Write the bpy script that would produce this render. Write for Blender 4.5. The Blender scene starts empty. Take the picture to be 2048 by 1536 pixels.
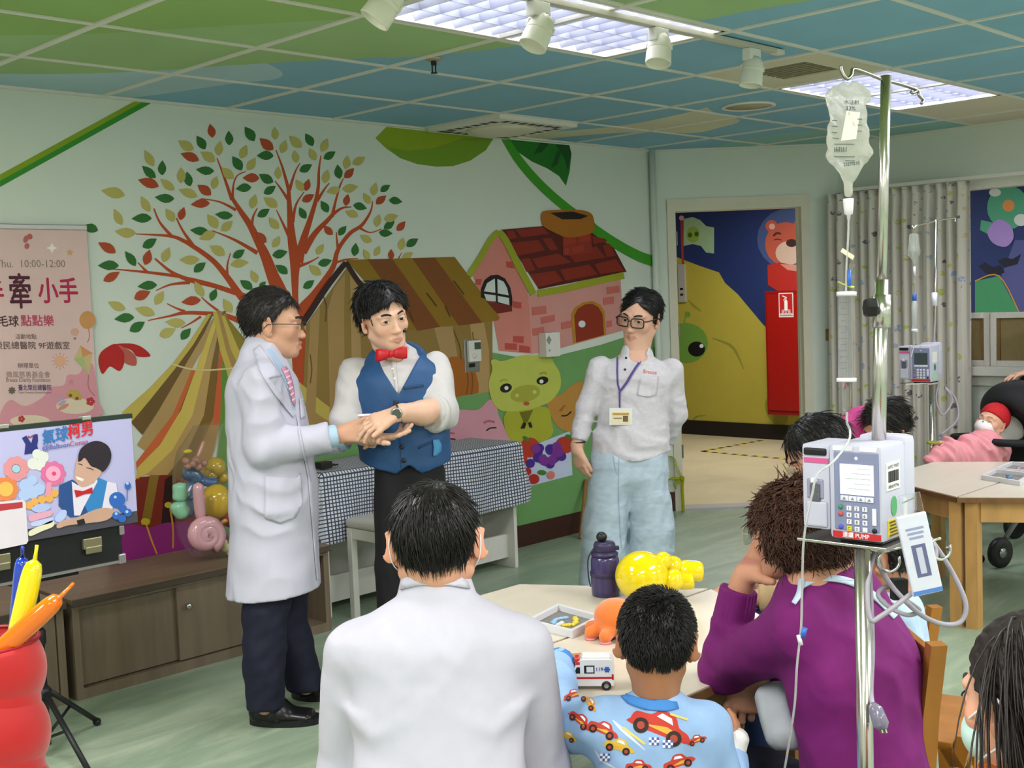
import bpy, bmesh, math, random
import numpy as np
from mathutils import Vector as V, Matrix, Euler
from mathutils.geometry import tessellate_polygon
from mathutils.bvhtree import BVHTree
SC = bpy.context.scene
COL = SC.collection
rnd = random.Random(7)
PI = math.pi
# ------------------------------------------------------------------ camera
W_, H_ = 2048, 1536
FPX, YAW, PITCH, ROLL, CH = 2376.4, 0.79132, 0.07195, -0.03857, 1.60
def _rot():
    cy, sy = math.cos(YAW), math.sin(YAW)
    f = np.array([sy*math.cos(PITCH), cy*math.cos(PITCH), -math.sin(PITCH)])
    r = np.array([cy, -sy, 0.]); u = np.cross(r, f)
    c, s = math.cos(ROLL), math.sin(ROLL)
    return np.array([c*r+s*u, -s*r+c*u, f])
RC = _rot(); CC = np.array([0, 0, CH])
cam = bpy.data.cameras.new('camera'); camo = bpy.data.objects.new('camera', cam); COL.objects.link(camo)
cam.sensor_width = 36.0; cam.lens = FPX/W_*36.0; cam.clip_start = 0.05; cam.clip_end = 60
mw = Matrix.Identity(4)
for i in range(3):
    mw[i][0] = RC[0][i]; mw[i][1] = RC[1][i]; mw[i][2] = -RC[2][i]; mw[i][3] = CC[i]
camo.matrix_world = mw
SC.camera = camo
# ------------------------------------------------------------------ world, exposure
wd = bpy.data.worlds.new('world'); SC.world = wd; wd.use_nodes = True
wd.node_tree.nodes['Background'].inputs[0].default_value = (0.9, 0.95, 1, 1)
wd.node_tree.nodes['Background'].inputs[1].default_value = 0.25
SC.view_settings.view_transform = 'Standard'; SC.view_settings.look = 'None'
SC.view_settings.gamma = 1.0; SC.view_settings.use_curve_mapping = False
SC.view_settings.exposure = 0.3
LAMP_W = 46.0          # watts of one ceiling troffer
LAMP_COL = (1.0, 0.955, 0.985)
# ------------------------------------------------------------------ pixel helpers (photo frame 2048x1536 -> point at a real plane or distance)
def ray(x, y): return RC.T @ np.array([(x-W_/2)/FPX, -(y-H_/2)/FPX, 1.])
def onz(x, y, z): d = ray(x, y); return V(CC+d*(z-CH)/d[2])
def ony(x, y, Y): d = ray(x, y); return V(CC+d*Y/d[1])
def onx(x, y, X): d = ray(x, y); return V(CC+d*X/d[0])
def dep(x, y, D): return V(CC+ray(x, y)*D)
def onp(x, y, n, d): r = ray(x, y); n = np.array(n, float); return V(CC+r*(d-n@CC)/(n@r))
def proj(p):
    c = RC @ (np.array(p, float)-CC); return W_/2+FPX*c[0]/c[2], H_/2-FPX*c[1]/c[2], c[2]
CR, CU, CF = V(RC[0]), V(RC[1]), V(RC[2])      # camera right, up, forward
HR = V((math.cos(YAW), -math.sin(YAW), 0)); HF = V((math.sin(YAW), math.cos(YAW), 0)); UP = V((0, 0, 1))
# ------------------------------------------------------------------ materials
def lin(c):
    if isinstance(c, str):
        c = [int(c[i:i+2], 16)/255 for i in (0, 2, 4)]
    return tuple((x/12.92 if x <= .04045 else ((x+.055)/1.055)**2.4) for x in c)
MATS = {}
def mat(name, col, rough=.5, metal=0, noise=None, bump=None, trans=0, alpha=1, emit=0, spec=.5, coat=0, sheen=0, ior=1.45, stretch=None, attr=None, sss=0, fold=None):
    if name in MATS: return MATS[name]
    m = bpy.data.materials.new(name); m.use_nodes = True; MATS[name] = m
    nt = m.node_tree; b = nt.nodes['Principled BSDF']; L = nt.links.new
    c = lin(col)
    b.inputs['Base Color'].default_value = (*c, 1); b.inputs['Roughness'].default_value = rough
    b.inputs['Metallic'].default_value = metal; b.inputs['Specular IOR Level'].default_value = spec
    b.inputs['IOR'].default_value = ior
    if trans: b.inputs['Transmission Weight'].default_value = trans
    if alpha < 1: b.inputs['Alpha'].default_value = alpha
    if coat: b.inputs['Coat Weight'].default_value = coat
    if sheen: b.inputs['Sheen Weight'].default_value = sheen
    if sss:
        b.inputs['Subsurface Weight'].default_value = sss; b.inputs['Subsurface Radius'].default_value = (.012, .005, .003); b.inputs['Subsurface Scale'].default_value = 1.0
    if emit:
        b.inputs['Emission Color'].default_value = (*c, 1); b.inputs['Emission Strength'].default_value = emit
    src = None
    if noise or bump or fold:
        tc = nt.nodes.new('ShaderNodeTexCoord'); co = tc.outputs['Object']
        if stretch:
            mp = nt.nodes.new('ShaderNodeMapping'); mp.inputs['Scale'].default_value = stretch; L(co, mp.inputs[0]); co = mp.outputs[0]
    if attr:
        a = nt.nodes.new('ShaderNodeAttribute'); a.attribute_name = attr; src = a.outputs['Color']
        L(src, b.inputs['Base Color'])
    if noise:
        sc_, amt = noise[:2]
        n = nt.nodes.new('ShaderNodeTexNoise'); n.inputs['Scale'].default_value = sc_; n.inputs['Detail'].default_value = 5; L(co, n.inputs[0])
        hs = nt.nodes.new('ShaderNodeMapRange'); hs.inputs['From Min'].default_value = .25; hs.inputs['From Max'].default_value = .75
        hs.inputs['To Min'].default_value = 1-amt; hs.inputs['To Max'].default_value = 1+amt; L(n.outputs[0], hs.inputs[0])
        mx = nt.nodes.new('ShaderNodeVectorMath'); mx.operation = 'SCALE'; mx.inputs[0].default_value = c
        if src is not None: L(src, mx.inputs[0])
        L(hs.outputs[0], mx.inputs['Scale']); L(mx.outputs[0], b.inputs['Base Color'])
    if bump:
        n2 = nt.nodes.new('ShaderNodeTexNoise'); n2.inputs['Scale'].default_value = bump[0]; n2.inputs['Detail'].default_value = 4; L(co, n2.inputs[0])
        bp = nt.nodes.new('ShaderNodeBump'); bp.inputs['Strength'].default_value = bump[1]; bp.inputs['Distance'].default_value = bump[2] if len(bump) > 2 else .005
        L(n2.outputs[0], bp.inputs['Height']); L(bp.outputs[0], b.inputs['Normal'])
    if fold:
        n3 = nt.nodes.new('ShaderNodeTexNoise'); n3.inputs['Scale'].default_value = fold[0]; n3.inputs['Detail'].default_value = 1; n3.inputs['Distortion'].default_value = .9; L(co, n3.inputs[0])
        b3 = nt.nodes.new('ShaderNodeBump'); b3.inputs['Strength'].default_value = fold[1]; b3.inputs['Distance'].default_value = fold[2]; L(n3.outputs[0], b3.inputs['Height'])
        L(b3.outputs[0], bp.inputs['Normal'] if bump else b.inputs['Normal'])
    return m
def paint(h, rough=.6): return mat('paint_'+h, h, rough, noise=(9, .03))
# ------------------------------------------------------------------ mesh builder
def vv(*a): return V(a)
def frame(z, up=UP):
    z = V(z).normalized(); u = V(up)
    if abs(z.dot(u.normalized())) > .98: u = V((1, 0, 0)) if abs(z.x) < .9 else V((0, 1, 0))
    x = u.cross(z).normalized(); y = z.cross(x); return x, y, z
def mat4(x, y, z, o):
    m = Matrix.Identity(4)
    for i in range(3): m[i][0], m[i][1], m[i][2], m[i][3] = x[i], y[i], z[i], o[i]
    return m
def catmull(pts, n=6, closed=False):
    P = [V(p) for p in pts]; out = []; N = len(P)
    for i in range(N if closed else N-1):
        p1, p2 = P[i], P[(i+1) % N]
        p0 = P[i-1] if (i or closed) else p1; p3 = P[(i+2) % N] if (i+2 < N or closed) else p2
        for k in range(n):
            t = k/n
            out.append(.5*((2*p1)+(p2-p0)*t+(2*p0-5*p1+4*p2-p3)*t*t+(3*p1-p0-3*p2+p3)*t**3))
    if not closed: out.append(P[-1])
    return out
class MB:
    def __init__(s): s.v = []; s.f = []; s.M = Matrix.Identity(4)
    def add(s, vs, fs):
        o = len(s.v); s.v += [tuple(s.M @ V(p)) for p in vs]; s.f += [tuple(i+o for i in f) for f in fs]; return s
    def box(s, a, b, bev=0):
        a, b = V(a), V(b); lo = [min(a[i], b[i]) for i in range(3)]; hi = [max(a[i], b[i]) for i in range(3)]
        if not bev:
            vs = [(x, y, z) for x in (lo[0], hi[0]) for y in (lo[1], hi[1]) for z in (lo[2], hi[2])]
            return s.add(vs, [(0, 1, 3, 2), (4, 6, 7, 5), (0, 4, 5, 1), (2, 3, 7, 6), (0, 2, 6, 4), (1, 5, 7, 3)])
        bm = bmesh.new(); bmesh.ops.create_cube(bm, size=1)
        for q in bm.verts:
            for i in range(3): q.co[i] = (lo[i]+hi[i])/2+q.co[i]*(hi[i]-lo[i])
        bmesh.ops.bevel(bm, geom=bm.edges[:]+bm.verts[:], offset=bev, segments=2, affect='EDGES', profile=.6)
        return s.bm(bm)
    def bm(s, bm):
        bm.verts.index_update()
        s.add([q.co for q in bm.verts], [[q.index for q in f.verts] for f in bm.faces]); bm.free(); return s
    def obox(s, o, x, y, z, bev=0):
        """box spanned by half-axis vectors x, y, z around o"""
        x, y, z = V(x), V(y), V(z); old = s.M
        s.M = old @ mat4(x.normalized(), y.normalized(), z.normalized(), V(o)); s.box((-x.length, -y.length, -z.length), (x.length, y.length, z.length), bev); s.M = old; return s
    def ring(s, rings, closed_path=False, cap=True):
        n = len(rings[0]); vs = [p for r in rings for p in r]; fs = []; m = len(rings)
        for i in range(m if closed_path else m-1):
            a, b = i*n, ((i+1) % m)*n
            for k in range(n): fs.append((a+k, a+(k+1) % n, b+(k+1) % n, b+k))
        if cap and not closed_path: fs += [tuple(range(n-1, -1, -1)), tuple((m-1)*n+k for k in range(n))]
        return s.add(vs, fs)
    def tube(s, path, r, n=8, closed=False, flat=1.0, up=UP, cap=True):
        P = [V(p) for p in path]; N = len(P); R = r if isinstance(r, (list, tuple)) else [r]*N
        rings = []; prev = None
        for i, p in enumerate(P):
            if closed: t = P[(i+1) % N]-P[i-1]
            else: t = P[min(i+1, N-1)]-P[max(i-1, 0)]
            t = t.normalized() if t.length > 1e-9 else V((0, 0, 1))
            if prev is None: x, y, _ = frame(t, up)
            else:
                x = prev-t*prev.dot(t)
                x = x.normalized() if x.length > 1e-6 else frame(t, up)[0]
                y = t.cross(x)
            prev = x
            rings.append([p+(x*math.cos(2*PI*k/n)+y*math.sin(2*PI*k/n)*flat)*R[i] for k in range(n)])
        return s.ring(rings, closed, cap)
    def cyl(s, a, b, r, r2=None, n=16): return s.tube([a, b], [r, r if r2 is None else r2], n)
    def lathe(s, o, prof, axis=UP, n=24, cap=True, up=(0, 1, 0)):
        x, y, z = frame(axis, up); o = V(o)
        return s.ring([[o+z*h+(x*math.cos(2*PI*k/n)+y*math.sin(2*PI*k/n))*max(r, 1e-4) for k in range(n)] for r, h in prof], False, cap)
    def ell(s, o, rx, ry=None, rz=None, ax=None, n=16, m=10):
        ry = rx if ry is None else ry; rz = rx if rz is None else rz
        x, y, z = ax if ax else (V((1, 0, 0)), V((0, 1, 0)), V((0, 0, 1))); o = V(o); rings = []
        for i in range(m+1):
            t = PI*i/m; rr = max(math.sin(t), 1e-3)
            rings.append([o+z*(-math.cos(t)*rz)+x*(rx*rr*math.cos(2*PI*k/n))+y*(ry*rr*math.sin(2*PI*k/n)) for k in range(n)])
        return s.ring(rings)
    def prism(s, poly, ext):
        """planar 3-D polygon extruded along ext"""
        P = [V(p) for p in poly]; e = V(ext); n = len(P)
        tri = tessellate_polygon([P]); vs = P+[p+e for p in P]; fs = []
        nrm = V((0, 0, 0))
        for i in range(n): nrm += (P[i]-P[0]).cross(P[(i+1) % n]-P[0])
        fl = nrm.dot(e) > 0
        for t in tri:
            a, b, c = t
            q = (P[b]-P[a]).cross(P[c]-P[a]).dot(e) > 0
            t = (a, c, b) if q else (a, b, c)
            fs.append(t); fs.append(tuple(i+n for i in reversed(t)))
        for i in range(n):
            j = (i+1) % n
            fs.append((i, j, j+n, i+n) if fl else (j, i, i+n, j+n))
        return s.add(vs, fs)
def root_off(p):
    while p is not None and p.parent is not None: p = p.parent
    return p.location if p is not None else V((0, 0, 0))
def obj(name, mb, m, parent=None, smooth=False, ang=None):
    me = bpy.data.meshes.new(name); off = root_off(parent)
    if isinstance(mb, MB): vs, fs = mb.v, mb.f
    else: vs, fs = mb
    if isinstance(vs, np.ndarray):
        vs = vs-np.array(off); me.vertices.add(len(vs)); me.vertices.foreach_set('co', vs.astype(np.float32).ravel())
        fs = np.asarray(fs); k = fs.shape[1]
        me.loops.add(fs.size); me.loops.foreach_set('vertex_index', fs.astype(np.int32).ravel())
        me.polygons.add(len(fs)); me.polygons.foreach_set('loop_start', np.arange(0, fs.size, k, dtype=np.int32))
        me.update(calc_edges=True); me.validate()
    else:
        me.from_pydata([tuple(V(p)-off) for p in vs], [], [tuple(f) for f in fs]); me.update()
    me.materials.append(m if not isinstance(m, str) else MATS[m])
    o = bpy.data.objects.new(name, me); COL.objects.link(o)
    if parent is not None: o.parent = parent
    if smooth:
        me.polygons.foreach_set('use_smooth', [True]*len(me.polygons))
        if ang:
            try: me.set_sharp_from_angle(angle=math.radians(ang))
            except Exception: pass
    return o
def tag(o, label=None, cat=None, group=None, kind=None):
    if label: o['label'] = label
    if cat: o['category'] = cat
    if group: o['group'] = group
    if kind: o['kind'] = kind
    return o
def thing(name, label, cat, loc, group=None):
    o = bpy.data.objects.new(name, None); COL.objects.link(o); o.location = V(loc); o.empty_display_size = .1
    return tag(o, label, cat, group)
def copy_tree(o, parent=None):
    c = o.copy(); COL.objects.link(c); c.parent = parent
    for ch in list(o.children): copy_tree(ch, c)
    return c
def struct(name, mb, m, parent=None, label=None, smooth=False):
    o = obj(name, mb, m, parent, smooth)
    if parent is None: o['kind'] = 'structure'
    if label: o['label'] = label
    return o
def text_geo(s, size, align='CENTER'):
    cu = bpy.data.curves.new('t', 'FONT'); cu.body = s; cu.size = size; cu.align_x = align; cu.align_y = 'CENTER'; cu.resolution_u = 2
    o = bpy.data.objects.new('t', cu); COL.objects.link(o)
    dg = bpy.context.evaluated_depsgraph_get(); me = bpy.data.meshes.new_from_object(o.evaluated_get(dg))
    vs = [q.co.copy() for q in me.vertices]; fs = [tuple(p.vertices) for p in me.polygons]
    bpy.data.objects.remove(o); bpy.data.curves.remove(cu); bpy.data.meshes.remove(me)
    return vs, fs
def text(name, s, size, o, x, y, m, parent, align='CENTER', wid=None, bold=0):
    """lettering lying in the plane (x, y) at o, fitted to width wid"""
    vs, fs = text_geo(s, size, align)
    if not vs: return None
    if wid:
        w = max(p.x for p in vs)-min(p.x for p in vs); k = wid/max(w, 1e-6); vs = [V((p.x*k, p.y, 0)) for p in vs]
    x, y = V(x).normalized(), V(y).normalized()
    z = x.cross(y)
    mb = MB()
    offs = [(0, 0)] if not bold else [(-bold, 0), (bold, 0), (0, bold), (0, -bold)]
    for i, (dx, dy) in enumerate(offs): mb.add([V(o)+x*(p.x+dx)+y*(p.y+dy)+z*(i*2e-5) for p in vs], fs)
    return obj(name, mb, m, parent)
# ------------------------------------------------------------------ room shell
YW, XW, ZC = 5.31, 7.83, 2.62           # mural wall, window wall, ceiling
SUM = 12.19                             # chamfer (door) wall: x + y = SUM
NCH = V((1, 1, 0)).normalized(); DCH = SUM/2**.5; TCH = V((1, -1, 0)).normalized()
XC = 10.85                              # far corridor wall
m_wall = mat('wall_paint', 'd2d9ce', .75, noise=(1.3, .03), bump=(160, .04, .002))
m_white = mat('white_paint', 'dad8cf', .45, noise=(14, .03))
m_cream = mat('cream_trim', 'd2ccb8', .5, noise=(10, .04))
m_base = mat('baseboard_brown', '3c1c14', .45, noise=(20, .15))
m_dark = mat('black_plastic', '141416', .45)
m_metal = mat('chrome', 'c9c6c2', .18, 1)
m_steel = mat('steel', 'a9a7a2', .35, 1)
def floor_mat(name, c1, c2, c3, sc, rough):
    m = bpy.data.materials.new(name); m.use_nodes = True; nt = m.node_tree; L = nt.links.new; b = nt.nodes['Principled BSDF']
    g = nt.nodes.new('ShaderNodeNewGeometry'); mp = nt.nodes.new('ShaderNodeMapping'); mp.inputs['Scale'].default_value = sc; L(g.outputs['Position'], mp.inputs[0])
    n = nt.nodes.new('ShaderNodeTexNoise'); n.inputs['Scale'].default_value = 1; n.inputs['Detail'].default_value = 8; n.inputs['Roughness'].default_value = .68; n.inputs['Distortion'].default_value = .8; L(mp.outputs[0], n.inputs[0])
    r = nt.nodes.new('ShaderNodeValToRGB'); r.color_ramp.elements[0].position = .3; r.color_ramp.elements[1].position = .72
    r.color_ramp.elements[0].color = (*lin(c1), 1); r.color_ramp.elements[1].color = (*lin(c3), 1); e = r.color_ramp.elements.new(.5); e.color = (*lin(c2), 1)
    L(n.outputs[0], r.inputs[0]); L(r.outputs[0], b.inputs['Base Color'])
    b.inputs['Roughness'].default_value = rough; b.inputs['Specular IOR Level'].default_value = .45
    bp = nt.nodes.new('ShaderNodeBump'); bp.inputs['Strength'].default_value = .06; bp.inputs['Distance'].default_value = .004; L(n.outputs[0], bp.inputs['Height']); L(bp.outputs[0], b.inputs['Normal'])
    return m
m_floor = floor_mat('floor_linoleum', '7d947c', '93a68d', 'b3bfa6', (1.3, 6.5, 1), .34)
m_cfloor = floor_mat('corridor_vinyl', 'b9ae88', 'c2b791', 'cbc09b', (2, 2, 1), .4)
struct('floor', MB().prism([(-4, -3.6, -.12), (XW+.2, -3.6, -.12), (XW+.2, SUM-XW, -.12), (SUM-YW, YW+.2, -.12), (-4, YW+.2, -.12)], (0, 0, .12)), m_floor, label='pale green marbled linoleum floor')
struct('floor_corridor', MB().prism([(XW+.2, .5, -.12), (XC+.2, .5, -.12), (XC+.2, 12, -.12), (5, 12, -.12), (5, YW+.2, -.12), (SUM-YW, YW+.2, -.12), (XW+.2, SUM-XW, -.12)], (0, 0, .12)), m_cfloor, label='beige corridor floor seen through the doorway')
wall_back = struct('wall_back', MB().box((-4, YW, 0), (SUM-YW, YW+.15, 2.95)), m_wall, label='mint wall with a painted storybook mural')
struct('wall_left', MB().box((-4.15, -3.6, 0), (-4, YW, 2.95)), m_wall)
struct('wall_front', MB().box((-4, -3.75, 0), (XW, -3.6, 2.95)), m_wall)
# door wall with opening
DL, DR, DT = V((6.985, 5.205, 0)), V((7.645, 4.545, 0)), 2.19
def chw(mb, p, q, z0, z1, t=.14, o=0):   # slab on the chamfer line from p to q
    a, b = V((p.x, p.y, z0))+NCH*o, V((q.x, q.y, z0))+NCH*o
    return mb.prism([a, b, b+NCH*t, a+NCH*t], (0, 0, z1-z0))
mb = MB(); cA, cB = V((SUM-YW, YW, 0)), V((XW, SUM-XW, 0))
chw(mb, cA, DL, 0, 2.95); chw(mb, DR, cB, 0, 2.95); chw(mb, DL, DR, DT, 2.95)
wall_door = struct('wall_door', mb, m_wall, label='narrow mint wall with the open doorway')
# door trim and jambs
mb = MB()
e1, e2 = DL-TCH*.045, DR+TCH*.05
chw(mb, e1, DL+TCH*.012, 0, DT+.07, .16, -.012); chw(mb, DR-TCH*.012, e2, 0, DT+.07, .16, -.012); chw(mb, e1, e2, DT-.012, DT+.075, .16, -.013)
chw(mb, DR-TCH*.024, DR-TCH*.01, 0, DT, .05, .06)
trim1 = struct('trim_1', mb, m_cream, label='cream door frame')
struct('trim_2', chw(MB(), DL, DR, 0, .014, .16, -.01), mat('threshold', 'b5b3b4', .35, .4), label='grey metal door threshold')
# the door leaf standing open into the corridor
ld = (NCH*1-TCH*.13).normalized(); lo = DL+TCH*.036+NCH*.13
mb = MB().prism([lo, lo+ld*.8, lo+ld*.8-TCH*.036, lo-TCH*.036], (0, 0, DT-.02)); mb.v = [(x, y, z+.01) for x, y, z in mb.v]
door = struct('door_1', mb, m_cream, label='cream door leaf standing open edge-on')
for z in (1.99, 1.32, .42):
    hb = MB(); o = lo-NCH*.004+V((0, 0, z)); hb.obox(o-TCH*.016, TCH*.014, NCH*.003, UP*.05, .001); hb.cyl(o+TCH*.004-UP*.05, o+TCH*.004+UP*.05, .006)
    for dz in (-.03, 0, .03): hb.cyl(o-TCH*.016+UP*dz-NCH*.005, o-TCH*.016+UP*dz-NCH*.003, .003, n=8)
    obj('hinge', hb, mat('hinge_metal', '8d8a7c', .4, .8), door)
# window wall with opening
WY0, WY1, WZ0, WZ1 = 1.4, 4.15, 1.03, 2.21
mb = MB(); mb.box((XW, -3.6, 0), (XW+.15, WY0, 2.95)); mb.box((XW, WY1, 0), (XW+.15, SUM-XW, 2.95)); mb.box((XW, WY0, 0), (XW+.15, WY1, WZ0)); mb.box((XW, WY0, WZ1), (XW+.15, WY1, 2.95))
wall_win = struct('wall_window', mb, m_wall, label='mint wall with the curtained window')
wroot = struct('window_1', MB().box((XW-.02, WY0-.05, WZ1-.01), (XW+.1, WY1+.05, WZ1+.06), .006), m_white, label='white framed window behind the patterned curtain')
for n, a, b in (('window_sill', (XW-.09, WY0-.1, WZ0-.06), (XW+.13, WY1+.08, WZ0)), ('window_frame', (XW+.02, WY0, WZ0), (XW+.07, WY0+.05, WZ1)), ('window_frame', (XW+.02, WY1-.05, WZ0), (XW+.07, WY1, WZ1)),
                ('window_frame', (XW+.02, 2.35, WZ0), (XW+.07, 2.41, WZ1)), ('window_frame', (XW+.02, WY0, WZ0), (XW+.07, WY1, WZ0+.04))):
    obj(n, MB().box(a, b, .004), m_white, wroot)
m_glass = mat('window_glass', 'f4f8f8', .02, trans=1, ior=1.02)
for a, b in ((WY0+.05, 2.35), (2.41, WY1-.05)): obj('pane', MB().box((XW+.042, a, WZ0+.04), (XW+.046, b, WZ1-.005)), m_glass, wroot)
# apron below the sill
obj('sill_apron', MB().box((XW-.03, WY0-.08, WZ0-.13), (XW, WY1+.06, WZ0-.06), .004), m_white, wroot)
# corridor
m_sky = mat('corridor_navy', '1c2f63', .6, noise=(6, .08))
wall_cor = struct('wall_corridor', MB().box((XC, .5, 0), (XC+.15, 12, 2.95)), m_sky, label='navy corridor wall with a space mural')
struct('wall_corridor_end', MB().box((5, 12, 0), (XC, 12.15, 2.95)), m_wall); struct('wall_corridor_side', MB().box((XW+.15, .35, 0), (XC+.15, .5, 2.95)), m_wall)
struct('wall_corridor_left', MB().box((4.85, YW+.15, 0), (5, 12, 2.95)), m_wall)
struct('ceiling_corridor', MB().prism([(XW+.1, .5, ZC), (XC, .5, ZC), (XC, 12, ZC), (5, 12, ZC), (5, YW+.1, ZC), (SUM-YW, YW+.1, ZC), (XW+.1, SUM-XW, ZC)], (0, 0, .05)), m_white)
struct('baseboard_corridor', MB().box((XC-.015, .5, 0), (XC, 12, .16)), mat('baseboard_black', '19110d', .5))
struct('baseboard_back', MB().box((-4, YW-.014, 0), (SUM-YW, YW, .14), .003), m_base, label='dark brown baseboard under the mural')
mb = MB(); chw(mb, cA, e1, 0, .14, .014, -.014); chw(mb, e2, cB, 0, .14, .014, -.014); struct('baseboard_door', mb, m_base)
struct('baseboard_window', MB().box((XW-.014, -3.6, 0), (XW, SUM-XW, .14)), m_base)
# white corner pipe between mural and door wall
struct('trim_3', MB().cyl((SUM-YW-.03, YW-.035, 0), (SUM-YW-.03, YW-.035, ZC), .022, n=12), m_wall, label='painted corner pipe', smooth=True)
# ------------------------------------------------------------------ ceiling: slab, tiles, bars
ceil = struct('ceiling', MB().box((-4, -3.6, 2.86), (XW, YW, 2.95)), m_white, label='tiled ceiling printed with green and blue sky shapes')
def ceil_mat():
    m = bpy.data.materials.new('ceiling_print'); m.use_nodes = True; nt = m.node_tree; L = nt.links.new; b = nt.nodes['Principled BSDF']
    b.inputs['Roughness'].default_value = .8; b.inputs['Specular IOR Level'].default_value = .15
    g = nt.nodes.new('ShaderNodeNewGeometry'); sp = nt.nodes.new('ShaderNodeSeparateXYZ'); L(g.outputs['Position'], sp.inputs[0])
    my = nt.nodes.new('ShaderNodeMapRange'); my.inputs['From Min'].default_value = -4; my.inputs['From Max'].default_value = 6; L(sp.outputs[1], my.inputs[0])
    def bound(pts):
        fc = nt.nodes.new('ShaderNodeFloatCurve'); c = fc.mapping.curves[0]; fc.mapping.use_clip = False
        P = sorted((((y+4)/10, (x+4)/12) for x, y in pts))
        c.points[0].location = P[0]; c.points[1].location = P[-1]
        for p in P[1:-1]: c.points.new(*p)
        fc.mapping.update(); L(my.outputs[0], fc.inputs['Value'])
        a = nt.nodes.new('ShaderNodeMath'); a.operation = 'MULTIPLY_ADD'; a.inputs[1].default_value = 12; a.inputs[2].default_value = -4; L(fc.outputs[0], a.inputs[0])
        lt = nt.nodes.new('ShaderNodeMath'); lt.operation = 'LESS_THAN'; L(sp.outputs[0], lt.inputs[0]); L(a.outputs[0], lt.inputs[1]); return lt.outputs[0]
    def mix(f, c0, c1):
        x = nt.nodes.new('ShaderNodeMix'); x.data_type = 'RGBA'; L(f, x.inputs[0])
        for k, c in ((6, c0), (7, c1)):
            if isinstance(c, str): x.inputs[k].default_value = (*lin(c), 1)
            else: L(c, x.inputs[k])
        return x.outputs[2]
    def mul(a, b_):
        x = nt.nodes.new('ShaderNodeMath'); x.operation = 'MULTIPLY'; L(a, x.inputs[0]); L(b_, x.inputs[1]); return x.outputs[0]
    def cmp(sock, op, v):
        x = nt.nodes.new('ShaderNodeMath'); x.operation = op; L(sock, x.inputs[0]); x.inputs[1].default_value = v; return x.outputs[0]
    def inv(a):
        x = nt.nodes.new('ShaderNodeMath'); x.operation = 'SUBTRACT'; x.inputs[0].default_value = 1; L(a, x.inputs[1]); return x.outputs[0]
    gb = bound([(1.6, 5.6), (2.13, 5.05), (2.33, 4.92), (2.6, 4.66), (2.84, 4.34), (3.15, 3.98), (3.39, 3.72), (3.52, 3.45), (3.79, 2.72), (3.82, 2.46), (3.87, 2.25), (3.9, 1), (3.6, -1)])
    gg = bound([(.5, 5.4), (1.85, 4.37), (2.08, 4.18), (2.29, 3.93), (2.5, 3.68), (2.71, 3.42), (3.1, 2.6), (3.3, 1.5), (3, -1)])
    bb = bound([(2.7, 5.6), (2.9, 5.16), (3.06, 4.68), (3.14, 4.5), (2.93, 4.26), (2.5, 4.1), (2, 3.6)])
    bu = bound([(5.2, 5.5), (5.41, 5.15), (5.57, 4.96), (5.71, 4.6), (5.68, 4.27), (5.62, 4.0), (5.58, 3.9), (5.4, 3.5)])
    bl = bound([(5.7, 5.5), (5.77, 5.18), (5.88, 4.94), (6.1, 4.7), (6.39, 4.6), (6.34, 4.34), (6.2, 4.1), (5.8, 4.0), (5.58, 3.9), (5.3, 3.6)])
    c = mix(bb, '86b2c8', 'abc7d0')
    dk = bound([(7.6, 5.4), (7.0, 4.6), (7.1, 3.9), (7.4, 3.5), (8, 3)])
    c = mix(inv(dk), c, '93bcb8')
    c = mix(mul(mul(bl, inv(bu)), cmp(sp.outputs[1], 'GREATER_THAN', 3.9)), c, 'd0ccb2')
    c = mix(mul(mul(cmp(sp.outputs[0], 'GREATER_THAN', 6.66), cmp(sp.outputs[1], 'LESS_THAN', 3.36)), cmp(sp.outputs[1], 'GREATER_THAN', 2.7)), c, 'd2c8b6')
    c = mix(gb, c, '9dbb84'); c = mix(gg, c, '93b46c')
    n = nt.nodes.new('ShaderNodeTexNoise'); n.inputs['Scale'].default_value = 2.5; L(g.outputs['Position'], n.inputs[0])
    mr = nt.nodes.new('ShaderNodeMapRange'); mr.inputs['To Min'].default_value = .9; mr.inputs['To Max'].default_value = 1.1; L(n.outputs[0], mr.inputs[0])
    sc = nt.nodes.new('ShaderNodeVectorMath'); sc.operation = 'SCALE'; L(c, sc.inputs[0]); L(mr.outputs[0], sc.inputs['Scale']); L(sc.outputs[0], b.inputs['Base Color'])
    return m
m_ceil = ceil_mat()
GX = [2.045+.6655*i for i in range(-9, 9)]; GY = [4.668-.656*j for j in range(-1, 13)]
GX = [x for x in GX if -3.95 < x < XW]; GY = sorted(y for y in GY if -3.55 < y < YW-.02)
XS = [-4]+GX+[XW]; YS = [-3.6]+GY+[YW]
def cell(x, y): return next(i for i in range(len(XS)-1) if XS[i] <= x < XS[i+1]), next(j for j in range(len(YS)-1) if YS[j] <= y < YS[j+1])
holes = {}
lights = []
for lx in (-2.3, .36, 3.05, 5.7):
    for ly in (-2.2, .4, 3.0):
        i, j = cell(lx, ly); holes[(i, j)] = holes[(i+1, j)] = 1; lights.append((XS[i], XS[i+2], YS[j], YS[j+1]))
ac = cell(5.05, 4.95); holes[ac] = 1; dif = cell(5.05, 3.0); holes[dif] = 1
rest = MB(); box0 = None
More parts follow.
